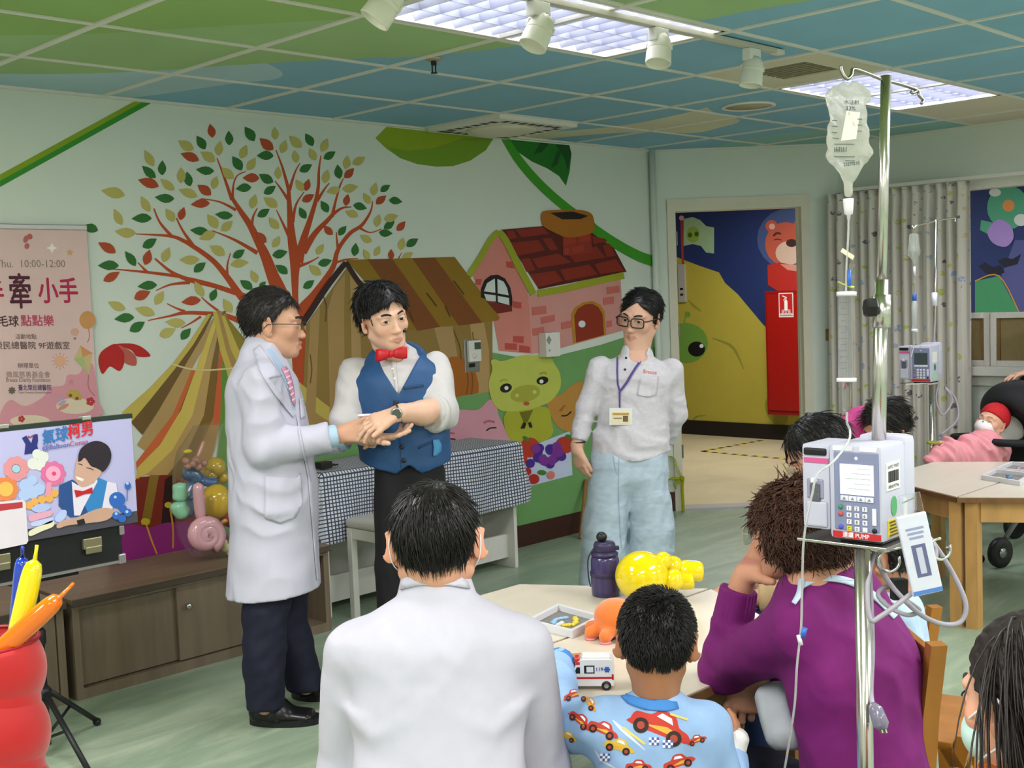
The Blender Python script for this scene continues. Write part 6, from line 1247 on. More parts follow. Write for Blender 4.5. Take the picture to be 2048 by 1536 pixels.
    for px, py in ((793, 806), (802, 864), (804, 894), (808, 921)):
        h = bv.ray_cast(V(CC), V(ray(px, py)).normalized()); 
        if h[0]: obj('button', MB().lathe(h[0]-CF*.001, [(.0095, 0), (.0095, .003), (.006, .0045), (.001, .004)], -CF, 12), mat('button_dark', '141720', .25), vo, True)
    decal('pocket_welt', '193c64', [[(806, 774), (846, 768), (847, 773), (807, 779)], [(836, 893), (866, 880), (867, 885), (837, 898)], [(738, 888), (772, 893), (772, 898), (738, 893)]], bv, vo, .0025, .002)
    decal('vest_edge', '193c64', [[(796, 806), (798.5, 806), (803, 940), (801, 940)]], bv, vo, .0018)
    decal('pocket_mask', '4b93c4', [(864, 880), (876, 879), (881, 890), (880, 902), (872, 911), (865, 912), (866, 895)], bv, root, .004, .004)
    bs = bvh_of(sh, ve); # bow tie
    c = V(J(783, 708, D-.11)); bx = (CR-CU*-.1).normalized(); mbt = MB(); m_bow = mat('bow_red', 'b80f1c', .45, noise=(40, .1))
    for e, w in ((-1, .062), (1, .062)): mbt.ring([[c+bx*e*x+CU*(h*math.sin(q))-CF*(tk*math.cos(q)+.004) for q in (k*2*PI/10 for k in range(10))] for x, h, tk in ((.004, .012, .008), (.02, .02, .01), (.045, .026, .009), (w, .024, .003))])
    obj('bow_tie', mbt, m_bow, root, True); obj('bow_knot', MB().ell(c-CF*.008, .011, .01, .015, (bx, CF, CU)), m_bow, root, True)
    for e in (-1, 1): o = decal('collar', 'dcd8d4', [(770, 697), (778, 702), (783, 716), (772, 722), (765, 706)] if e < 0 else [(786, 703), (810, 683), (817, 700), (806, 716), (797, 708)], bs, root, .004, .003, material=m_shirt)
    for px, py in ((785, 738), (789, 758)):
        h = bs.ray_cast(V(CC), V(ray(px, py)).normalized())
        if h[0]: obj('shirt_button', MB().lathe(h[0]-CF*.001, [(.006, 0), (.006, .002), (.001, .0025)], -CF, 10), mat('button_white', 'e8e6e2', .3), root, True)
    decal('placket', 'd2cec8', [(781, 716), (791, 716), (797, 785), (792, 785)], bs, root, .0015, .0015, material=m_shirt)
    # watch
    cw = J(795, 824, D-.265); d = N3(J(735, 845, D-.3)-cw); fx, fy, _ = frame(V(d)); obj('watch_strap', MB().tube([V(cw)+(fx*math.cos(q)+fy*math.sin(q))*.037 for q in (k*2*PI/20 for k in range(20))], .009, 6, True, flat=.3, up=V(d)), mat('strap_dark', '2a2c30', .5), root, True)
    n = (-CF*.9+UP*-.1).normalized(); obj('watch_case', MB().lathe(V(cw)+n*.038, [(.022, -.006), (.0225, .002), (.02, .006), (.001, .0062)], n, 20), m_steel, root, True); obj('watch_face', MB().lathe(V(cw)+n*.0445, [(.017, 0), (.001, .0004)], n, 20), mat('watch_dial', '4c554c', .2), root)
    gt = Org(); wr2 = wrinkle(.005, 15, 31)
    for s_, kx, fx_ in ((-1, 790, 795), (1, 878, 896)): gt.ec(J(818+s_*20, 945, D), J(kx, 1130, D), (.1, .11), (.08, .09), lat, .02); gt.ec(J(kx, 1130, D), J(fx_, 1322, D), (.08, .09), (.07, .08), lat, .012, clip=[(J(fx_, 1318, D), (0, 0, -1))])
    part('trousers', gt.mesh(.008, disp=wr2, smooth=1), m_black, root, 'black trousers')
    for fx_, fy_ in ((792, 1352), (886, 1358)):
        gq = Org(); tt = np.array(onz(fx_, fy_, 0)); hh = tt+np.array(HF)*.2+np.array(HR)*(.02 if fx_ < 850 else -.02); shoe(gq, hh, tt-np.array(HF)*.08, w=.05); part('shoe', gq.mesh(.007, cut=[(A(0, 0, .004), (0, 0, -1))], smooth=1), m_shoe, root)
    decal('headset_mic', '1a1a1c', circ(811, 662, 5, 5), bvh_of(hs), root, .004, .004)
    return root
make_performer()
# ================================================================== woman in the pale polo shirt
def make_woman():
    D = 5.7; root = person('woman in glasses and a pale polo shirt with a lanyard, hands relaxed', onz(1250, 1262, 0)); fw = -np.array(HF)-np.array(HR)*.12; lat = np.array(HR); a = .55
    hd = Head(J(1280, 634, D), -np.array(HF)*math.cos(a)-np.array(HR)*math.sin(a)+A(0, 0, -.16), A(0, 0, 1)+np.array(HR)*.18, 1.13, .95, 1.0); g = Org(); hd.build(g, neck=J(1272, 712, D)); hs = g.mesh(.0026, *bb([hd.w(x, y, z) for x in (-.1, .1) for y in (-.13, .13) for z in (-.13, .13)], 0))
    nb = J(1272, 712, D); hp = J(1262, 930, D); g2 = Org(); g2.rc(hd.w(0, -.03, -.05), nb, .055, .062, .02); g2.ec(nb-A(0, 0, .07), hp, (.14, .085), (.14, .1), lat, .04)
    sR, eR, wR = J(1200, 735, D), J(1174, 815, D), J(1156, 884, D-.03); sL, eL, wL = J(1343, 740, D), J(1352, 830, D+.06), J(1325, 893, D+.16)
    for s_, e_, w_ in ((sR, eR, wR), (sL, eL, wL)): g2.chain([(s_, .046), (e_, .038), (w_, .028)])
    for e in (-1, 1): g2.chain([(hp+lat*.08*e, .08), (J(1250+e*45, 1250, D), .045)])
    body = g2.mesh(.011); gh = Org(); gh.rc(J(1158, 872, D-.03), J(1154, 900, D-.03), .03, .027, .02); hand(gh, J(1153, 898, D-.03), A(0, 0, -1)+np.array(HR)*.18, -lat*.75-np.array(HF)*.5, -np.array(HF)*.9+lat*.4, 1.1, (.25, .3, .35, .4), .04, (.4, .9, -.2), .2)
    sk = part('body', joinm(hs, body, gh.mesh(.0035)), skinmat('woman', 'd6a68e'), root); hd.skin(sk, 'd8aa92', 'b9766c'); hd.eyes(sk, .0042, (-.002, -.001), '2a2220', .0032); hd.glasses(root, '1d1816', .0275, .0195, .0026)
    def zl(x, y): return np.where(y > .02, .066-np.abs(x+.012)*.75+(y-.03)*.3, np.where(y > -.02, -.02, np.where(y > -.05, -.03, -.085)))
    hd.hair(root, '120f10', zl, (.082, .104, .092), (0, -.022, .03), lambda p: np.array((np.sign(p[0]+.012)*1.0, -.9, -.75)), 1100, .045, .0, .0015, 17, .001, grav=.1, noise_c=.4, rough=.3, jit=.1, keep=lambda p: p[2] > -.02 or p[1] < -.05)
    tb = Org(); tb.el(hd.w(0, -.13, -.03), A(.03, .035, .05)*1.06, hd.R); part('ponytail', tb.mesh(.006, disp=wrinkle(.003, 80, 2)), MATS['hair_120f10'], root)
    m_polo = mat('polo_white', 'c6c2c8', .75, noise=(60, .07), bump=(200, .12, .002), fold=(8, .45, .02), stretch=(1, 1, 1.6)); gs = Org()
    gs.ec(J(1270, 770, D), J(1262, 895, D), (.172, .12), (.172, .12), lat, .04); gs.ec(J(1271, 745, D), J(1272, 712, D), (.185, .085), (.08, .07), lat, .05); gs.ec(J(1262, 880, D), J(1262, 930, D), (.178, .126), (.178, .13), lat, .03)
    gs.rc(sR, eR, .056, .05, .02); gs.rc(eR, wR, .05, .041, .015, clip=[(wR-N3(wR-eR)*.01, N3(wR-eR))]); gs.rc(sL, eL, .056, .052, .02); gs.rc(eL, wL, .052, .045, .015); gs.ec(J(1276, 690, D-.02), J(1272, 722, D-.02), (.05, .055), (.055, .06), lat, .01, -1)
    wr = wrinkle(.005, 19, 41, (1, 1, 1.2)); cut = [(J(1262, 904, D), A(0, 0, -1)), ]; sh = gs.mesh(.007, disp=wr, smooth=1)
    keep = sh; G = Org(); f0 = list(gs.p)
    def whole(P):
        d = np.full(P.shape[:-1], .5)
        for f, lo, hi, kk, op, cl in f0: d = Org._comb(d, f(P), kk, op, cl, P)
        q = P-J(1262, 903, D); x = q@lat; z = q[..., 2]; return np.maximum(d, np.where(np.abs(x) < .215, -(z+.03*np.cos(x*9)-.0), -1)*.9)
    G._add(whole, np.min([p[1] for p in f0], 0), np.max([p[2] for p in f0], 0), .001, 1, None); sh = G.mesh(.0068, disp=wr, smooth=1)
    so = part('polo_shirt', sh, m_polo, root, 'pale long sleeved polo shirt'); bv = bvh_of(sh)
    decal('collar', 'd8d4d8', [[(1240, 685), (1248, 675), (1256, 700), (1243, 705), (1228, 700)], [(1298, 665), (1310, 672), (1313, 700), (1302, 720), (1283, 708), (1292, 690)]], bv, so, .005, .004, material=m_polo)
    decal('neck_opening', 'c9967f', [(1248, 688), (1262, 712), (1286, 704), (1295, 685), (1290, 672), (1256, 672)], bv, root, .0015)
    decal('lanyard', '57448c', [stroke([(1236, 700, 4), (1235, 735, 4), (1236, 765, 4), (1240, 782, 4)]), stroke([(1287, 712, 5), (1266, 745, 5), (1250, 770, 5), (1241, 782, 4)]), stroke([(1240, 780, 4), (1240, 815, 3)])], bv, root, .006, .002)
    h = bv.ray_cast(V(CC), V(ray(1241, 833)).normalized()); c = h[0]-CF*.012; bx, by = CR, CU
    bd = obj('badge_holder', MB().obox(c, bx*.054, by*.04, CF*.0015, .001), mat('badge_clear', 'd9d9d0', .2), root); obj('badge_card', MB().obox(c-CF*.002-by*.006, bx*.042, by*.027, CF*.0006), paint('dccfa8'), bd); obj('badge_band', MB().obox(c-CF*.0029+by*.012, bx*.038, by*.005, CF*.0004), paint('b08a3a'), bd); obj('badge_photo', MB().obox(c-CF*.0029+bx*.022-by*.01, bx*.012, by*.014, CF*.0004), paint('6a5238'), bd); obj('badge_print', MB().obox(c-CF*.0029-bx*.014-by*.008, bx*.02, by*.003, CF*.0004), paint('8a7a6a'), bd)
    for px, py in ((1252, 716), (1250, 739)):
        q = bv.ray_cast(V(CC), V(ray(px, py)).normalized())
        if q[0]: obj('button', MB().lathe(q[0]-CF*.001, [(.006, 0), (.006, .003), (.001, .0035)], -CF, 10), mat('button_dark', '141720', .3), so, True)
    dtext('shirt_logo', 'Breeze', 1300, 744, 8, 27, .12, 'd0684a', bv, so, .003)
    decal('chest_pocket', 'd8d4d8', [(1280, 758), (1316, 752), (1312, 790), (1296, 795), (1274, 790)], bv, so, .003, .003, material=m_polo)
    m_jean = mat('light_denim', 'a9bac6', .8, noise=(26, .10), bump=(300, .12, .001), fold=(7, .5, .02), stretch=(1, 1, 2)); gj = Org()
    for e, kx, fx in ((-1, 1213, 1207), (1, 1300, 1296)): gj.ec(J(1258+e*30, 925, D), J(kx+e*4, 1060, D), (.105, .125), (.108, .12), lat, .012); gj.ec(J(kx+e*4, 1060, D), J(fx, 1262, D), (.108, .12), (.125, .12), lat, .012, clip=[(J(fx, 1252, D), (0, 0, -1))])
    gj.ec(J(1258, 905, D), J(1258, 945, D), (.175, .12), (.18, .125), lat, .02); w1 = wrinkle(.006, 14, 51, (1, 1, 1.5)); jn = gj.mesh(.008, disp=w1, smooth=1); jo = part('jeans', jn, m_jean, root, 'loose pale blue jeans'); bj = bvh_of(jn); decal('fly_seam', '8fa3b2', [stroke([(1226, 911, 3), (1232, 945, 2), (1238, 948, 2)]), stroke([(1238, 911, 2), (1237, 1000, 2), (1243, 1100, 2)])], bj, jo, .0015); decal('belt', '2a2a20', [(1168, 879), (1180, 882), (1182, 890), (1170, 888)], bvh_of(jn, sh), root, .002)
    for fx in (1203, 1298):
        gq = Org(); tt = np.array(onz(fx, 1272, 0)); shoe(gq, tt+np.array(HF)*.2, tt-np.array(HF)*.04, w=.045); part('shoe', gq.mesh(.008, cut=[(A(0, 0, .004), (0, 0, -1))], smooth=1), mat('white_shoe', 'c9c6c2', .5), root)
    wb = MB().tube([V(J(1157, 884, D-.03))+(HR*math.cos(q)+HF*math.sin(q))*.03 for q in (k*2*PI/16 for k in range(16))], .004, 5, True); obj('bracelet', wb, m_dark, root, True)
make_woman()
# ================================================================== man in white seen from behind
def nape(lo=-.085, ear=-.004, fr=.05, e0=-.035): return lambda x, y: np.where(y > .035, fr+(y-.035)*.7, np.where(y > .005, .005, np.where(y > e0, ear, lo)))
def earcut(q): return np.where((np.abs(q[..., 0]) > .058)&(q[..., 1] > -.038)&(q[..., 1] < .03)&(q[..., 2] < .03), .004, -1)
def earkeep(p): return not (abs(p[0]) > .06 and -.045 < p[1] < .03 and p[2] < .026) and p[2] > -.088
def whorl(w, sw=.9):
    w = np.array(w)
    def f(p): d = p-w; return np.array((d[0]-sw*.4*d[1], d[1]+sw*.4*d[0], -.03))*12+np.array((0, -.0, -.35-.6*(p[2] < .0)))
    return f
def make_man():
    D = 2.45; root = person('seated man in a white shirt seen from behind in the foreground', V((*dep(880, 1700, 2.35).xy, 0))); fw = np.array(HF)-np.array(HR)*.03; lat = np.array(HR)
    hd = Head(J(871, 1084, D), fw+A(0, 0, -.2), A(0, 0, 1), 1.03, 1.02, 1.06, 1); g = Org(); hd.build(g, neck=J(872, 1185, D+.02)); hs = g.mesh(.003, *bb([hd.w(x, y, z) for x in (-.11, .11) for y in (-.13, .13) for z in (-.17, .13)], 0))
    nb = J(872, 1190, D-.0); hp = np.array(dep(880, 1760, 2.32)); g2 = Org(); g2.rc(hd.w(0, -.02, -.05), nb+np.array(HF)*.02, .056, .06, .02); g2.ec(nb-A(0, 0, .12), hp, (.13, .08), (.13, .1), lat, .04)
    sL, sR = J(718, 1310, D+.02), J(1036, 1302, D+.02); eL, eR = J(700, 1560, D+.05), J(1075, 1545, D+.12); wL, wR = J(800, 1500, D+.45), J(1010, 1480, D+.5)
    for s_, e_, w_ in ((sL, eL, wL), (sR, eR, wR)): g2.chain([(s_, .05), (e_, .045), (w_, .032)])
    for e in (-1, 1): kn = hp+np.array(HF)*.36+lat*e*.11-A(0, 0, .02); g2.chain([(hp+lat*e*.09, .085), (kn, .065), (kn-A(0, 0, kn[2]-.06)+np.array(HF)*.02, .045)])
    gh = Org(); hand(gh, wL, np.array(HF)+lat*.3, A(0, 0, 1), lat, 1.1, (.3,)*4); hand(gh, wR, np.array(HF)-lat*.3, A(0, 0, 1), -lat, 1.1, (.3,)*4)
    sk = part('body', joinm(hs, g2.mesh(.012), gh.mesh(.005)), skinmat('man', 'cf9c80'), root); hd.skin(sk, 'd09a7e', flush=.5); hd.eyes(sk, .0045)
    hd.hair(root, '15110f', nape(-.095, .0, .045, -.03), (.0835, .106, .095), (0, -.022, .026), whorl((.012, -.07, .085)), 2600, .042, .04, .0011, 23, .0012, grav=.12, noise_c=.5, h=.0035, rough=.32, jit=.2, face=earcut, keep=earkeep)
    for e in (-1, 1): obj('mask_loop', MB().tube(catmull([V(hd.w(e*.052, .075, -.035)), V(hd.w(e*.078, .02, -.01)), V(hd.w(e*.088, -.022, .012)), V(hd.w(e*.09, -.036, -.008)), V(hd.w(e*.082, -.015, -.045)), V(hd.w(e*.05, .072, -.08))], 4), .0013, 6), mat('mask_white', 'e4e2e0', .7), root, True)
    gm = Org(); gm.el(hd.w(0, .055, -.055), A(.06, .06, .05)*1.1, hd.R); gm.el(hd.w(0, .0, -.05), A(.08, .058, .09)*1.1, hd.R, .005, -1); part('face_mask', gm.mesh(.005), MATS['mask_white'], root)
    m_wh = mat('white_linen', 'b6b4c0', .75, noise=(40, .025), bump=(260, .1, .001), fold=(5, .6, .025)); gs = Org()
    gs.ec(J(876, 1330, D-.02), J(880, 1740, D-.1), (.178, .125), (.17, .125), lat, .05); gs.ec(J(874, 1270, D), J(872, 1190, D), (.2, .1), (.075, .075), lat, .06); gs.ec(J(872, 1188, D), J(871, 1158, D+.005), (.072, .074), (.068, .07), lat, .02); gs.ec(J(871, 1080, D+.03), J(872, 1110, D+.03), (.06, .055), (.06, .055), lat, .006, -1)
    for s_, e_, w_ in ((sL, eL, wL), (sR, eR, wR)): gs.rc(s_, e_, .074, .068, .03); d = N3(w_-e_); gs.rc(e_, w_-d*.02, .068, .052, .03, clip=[(w_-d*.02, d)])
    wr = wrinkle(.004, 9, 61); 
    def ds(P):
        q = P-J(876, 1400, D); x = q@lat; z = q[:, 2]; f = .007*np.exp(-((z+.02-.5*np.abs(np.abs(x)-.12))/.02)**2)*np.exp(-((np.abs(x)-.13)/.07)**2); return wr(P)-f+.005*np.sin(z*34+np.abs(x)*22)*np.exp(-((np.abs(x)-.15)/.05)**2)*(z < .02)
    sh = gs.mesh(.0065, disp=ds, smooth=2); so = part('shirt', sh, m_wh, root, 'plain white band collar shirt'); bv = bvh_of(sh)
    decal('collar_band', 'd2d3d6', [(806, 1158), (830, 1152), (872, 1150), (915, 1152), (932, 1163), (938, 1178), (900, 1172), (870, 1170), (835, 1172), (802, 1180)], bv, so, .002, .003, material=m_wh)
    gt = Org()
    for e in (-1, 1): kn = hp+np.array(HF)*.36+lat*e*.11-A(0, 0, .02); gt.chain([(hp+lat*e*.08, .11), (kn, .085)]); f_ = kn-A(0, 0, kn[2]-.08); gt.rc(kn, f_, .085, .065, .02)
    part('trousers', gt.mesh(.011, smooth=1), m_navy, root)
    for e in (-1, 1): gq = Org(); f_ = hp+np.array(HF)*.34+lat*e*.11; f_[2] = 0; shoe(gq, f_, f_+np.array(HF)*.27, w=.05); part('shoe', gq.mesh(.009, cut=[(A(0, 0, .004), (0, 0, -1))]), m_shoe, root)
    z = hp[2]-.11; t = thing('low_stool', 'low stool under the man in white', 'stool', (hp[0], hp[1], 0)); obj('seat', MB().lathe((hp[0], hp[1], z-.03), [(.17, 0), (.18, .01), (.18, .022), (.17, .03)], n=24), m_ch, t)
    for k in range(4): q = PI/4+k*PI/2; obj('leg', MB().tube([(hp[0]+.11*math.cos(q), hp[1]+.11*math.sin(q), z-.03), (hp[0]+.15*math.cos(q), hp[1]+.15*math.sin(q), 0)], .016, 8), m_ch, t)
make_man()
# ================================================================== boy in patterned pyjamas
def make_boy():
    D = 2.5; root = person('boy in light blue car print pyjamas seen from behind', V((*dep(1320, 1800, 2.42).xy, 0))); fw = np.array(HF)+np.array(HR)*.12; lat = np.array(HR)
    hd = Head(J(1313, 1283, D), fw+A(0, 0, -.1), A(0, 0, 1)+np.array(HR)*.05, .92, .9, 1.0, .7); g = Org(); hd.build(g, neck=J(1312, 1412, D+.015)); hs = g.mesh(.003, *bb([hd.w(x, y, z) for x in (-.11, .11) for y in (-.13, .13) for z in (-.2, .13)], 0))
    nb = J(1312, 1412, D); hp = np.array(dep(1320, 1760, 2.42)); g2 = Org(); g2.rc(hd.w(0, -.02, -.05), nb+np.array(HF)*.015, .046, .044, .02); g2.ec(nb-A(0, 0, .1), hp, (.09, .06), (.1, .08), lat, .03)
    sL, eL, wL = J(1205, 1448, D), J(1112, 1455, D+.16), J(1118, 1325, D+.52); sR, eR, wR = J(1408, 1460, D), J(1440, 1600, D+.02), J(1462, 1512, D+.2)
    for s_, e_, w_ in ((sL, eL, wL), (sR, eR, wR)): g2.chain([(s_, .036), (e_, .032), (w_, .024)])
    for e in (-1, 1): kn = hp+np.array(HF)*.28+lat*e*.08; g2.chain([(hp+lat*e*.06, .065), (kn, .05), (kn-A(0, 0, kn[2]-.05), .035)])
    gh = Org(); gh.rc(wL, J(1128, 1330, D+.54), .026, .024, .02); hand(gh, J(1128, 1328, D+.54), np.array(HR)*.9+A(0, 0, -.35)+np.array(HF)*.2, A(0, 0, .6)-np.array(HF)*.8, A(0, 0, 1), .84, (.35, .4, .4, .4), .04, (.5, .85, -.2), .3)
    hand(gh, J(1455, 1530, D+.18), A(0, 0, .75)+np.array(HR)*.4+np.array(HF)*.3, np.array(HR)*.8-np.array(HF)*.4, -np.array(HR)-np.array(HF)*.2, .82, (.3, .35, .4, .4)); sk = part('body', joinm(hs, g2.mesh(.01), gh.mesh(.0032)), skinmat('boy', 'b07a58'), root); hd.skin(sk, 'b17b59', flush=.3); hd.eyes(sk, .005)
    hd.hair(root, '14110f', nape(-.085, .008, .05, -.02), (.083, .104, .093), (0, -.02, .03), whorl((.03, -.06, .088), 1.4), 3200, .02, .42, .0012, 31, .0012, grav=.05, noise_c=.4, h=.0035, jit=.4, face=earcut, keep=earkeep)
    m_pj = mat('pyjama_blue', '8fb0d8', .8, noise=(14, .13), bump=(240, .1, .001)); gs = Org()
    gs.ec(J(1308, 1490, D), J(1318, 1720, D-.05), (.125, .09), (.125, .095), lat, .04); gs.ec(J(1310, 1455, D), J(1312, 1420, D), (.11, .07), (.06, .058), lat, .05); gs.ec(J(1312, 1340, D+.02), J(1313, 1362, D+.02), (.05, .045), (.05, .045), lat, .006, -1)
    gs.rc(sL, eL, .06, .055, .03); gs.rc(eL, wL, .055, .04, .025, clip=[(wL, N3(wL-eL))]); gs.rc(sR, eR, .06, .053, .03); gs.rc(eR, wR, .053, .04, .02, clip=[(wR, N3(wR-eR))])
    sh = gs.mesh(.0055, disp=wrinkle(.004, 22, 71), smooth=1); so = part('pyjama_top', sh, m_pj, root, 'light blue pyjama top printed with cars'); bv = bvh_of(sh)
    decal('collar_trim', '3d7fc4', [(1230, 1382), (1240, 1377), (1262, 1392), (1300, 1402), (1335, 1402), (1352, 1405), (1356, 1418), (1330, 1424), (1290, 1420), (1255, 1407)], bv, so, .002, .003)
    def car(x, y, s, a, c, win=True, fl=1):
        q, w = math.cos(a), math.sin(a); T = lambda pts: [(x+s*(fl*u*q-v*w), y+s*(fl*u*w+v*q)) for u, v in pts]
        decal('car_print', c, sm(T([(-30, 4), (-27, -5), (-12, -8), (-4, -16), (12, -15), (20, -6), (31, -3), (32, 6), (-28, 9)]), 3), bv, so, .001, res=.009)
        if win: decal('car_window', 'dfe4ea', T([(-6, -8), (-2, -13), (9, -12), (13, -6)]), bv, so, .0016, res=.009)
        decal('car_flash', 'd8a63a', T([(-14, 4), (8, -2), (26, 1), (24, 5)]), bv, so, .0016, res=.009); [(decal('car_wheel', '2a1c18', circ(*T([w_])[0], 8*s), bv, so, .002, res=.009), decal('car_hub', 'a8402c', circ(*T([w_])[0], 4*s), bv, so, .0025, res=.009)) for w_ in ((-17, 7), (19, 6))]
    for a in ((1318, 1452, 1.95, .42, 'bd3424'), (1205, 1458, 1.0, .45, 'bb3a2a'), (1237, 1492, .95, .3, 'd3b23c'), (1146, 1390, .65, -.35, 'bb3a2a'), (1178, 1405, .65, .9, 'd38a34'), (1392, 1480, .6, -.3, 'b8382a'), (1160, 1440, .8, .75, 'bd3424'), (1355, 1525, 1.0, -.3, 'c23a2a'), (1275, 1532, .8, 0, 'c23a2a'), (1095, 1340, .55, .2, 'bd3424'), (1135, 1472, .6, .4, 'd3b23c'), (1100, 1385, .5, .6, 'c9752e')): car(*a)
    decal('flag_print', 'e4e8ee', [[(x+i*5+((j % 2)*2.5)*0, y+j*5), (x+i*5+5, y+j*5), (x+i*5+5, y+j*5+5), (x+i*5, y+j*5+5)] for x, y in ((1298, 1475), (1325, 1480), (1202, 1505)) for i in range(4) for j in range(3) if (i+j) % 2 == 0], bv, so, .001); decal('flag_check', '4a5a9a', [[(x+i*5, y+j*5), (x+i*5+5, y+j*5), (x+i*5+5, y+j*5+5), (x+i*5, y+j*5+5)] for x, y in ((1298, 1475), (1325, 1480), (1202, 1505)) for i in range(4) for j in range(3) if (i+j) % 2], bv, so, .001)
    decal('streak_print', 'c9d6e6', [stroke([(1225, 1440, 2), (1245, 1460, 9), (1290, 1500, 2)]), stroke([(1190, 1500, 2), (1205, 1520, 8), (1230, 1536, 2)]), stroke([(1115, 1405, 2), (1120, 1430, 6), (1112, 1460, 2)])], bv, so, .0006); decal('yellow_print', 'd8c568', [stroke([(1245, 1455, 6), (1290, 1488, 6)]), stroke([(1340, 1428, 5), (1375, 1440, 5)]), stroke([(1085, 1365, 5), (1105, 1355, 5)])], bv, so, .0014)
    for n_, W_1, dd, c, r0 in (('cuff', wL, N3(wL-eL), '3d7fc4', .042), ):
        fx, fy, _ = frame(V(dd)); obj(n_, MB().tube([V(W_1)-V(dd)*.03, V(W_1)-V(dd)*.002], [.0435, .0415], 16), paint(c), so, True)
    gb = Org(); hw = J(1455, 1530, D+.18); f_ = N3(A(0, 0, .75)+np.array(HR)*.4+np.array(HF)*.3); gb.ec(hw-f_*.02, hw+f_*.06, (.04, .032), (.042, .026), np.array(HF)+np.array(HR)*.2, .01); part('bandage', gb.mesh(.004, disp=wrinkle(.002, 60, 3)), mat('gauze', 'dcdad6', .85, bump=(300, .3, .002)), root, 'white gauze bandage around the hand'); fx, fy, _ = frame(V(f_)); obj('wrist_tape', MB().tube([V(hw)-V(f_)*.035, V(hw)-V(f_)*.005], .04, 14), paint('5a9ad0'), root, True)
    gt = Org()
    for e in (-1, 1): kn = hp+np.array(HF)*.28+lat*e*.08; gt.chain([(hp+lat*e*.06, .085), (kn, .068), (kn-A(0, 0, kn[2]-.08), .055)])
    part('pyjama_trousers', gt.mesh(.01, smooth=1), m_pj, root)
    chair((hp[0]+fw[0]*.02, hp[1]+fw[1]*.02, 0), math.atan2(fw[1], fw[0]), 'wooden chair under the boy in pyjamas', hp[2]-.08, .66)
make_boy()
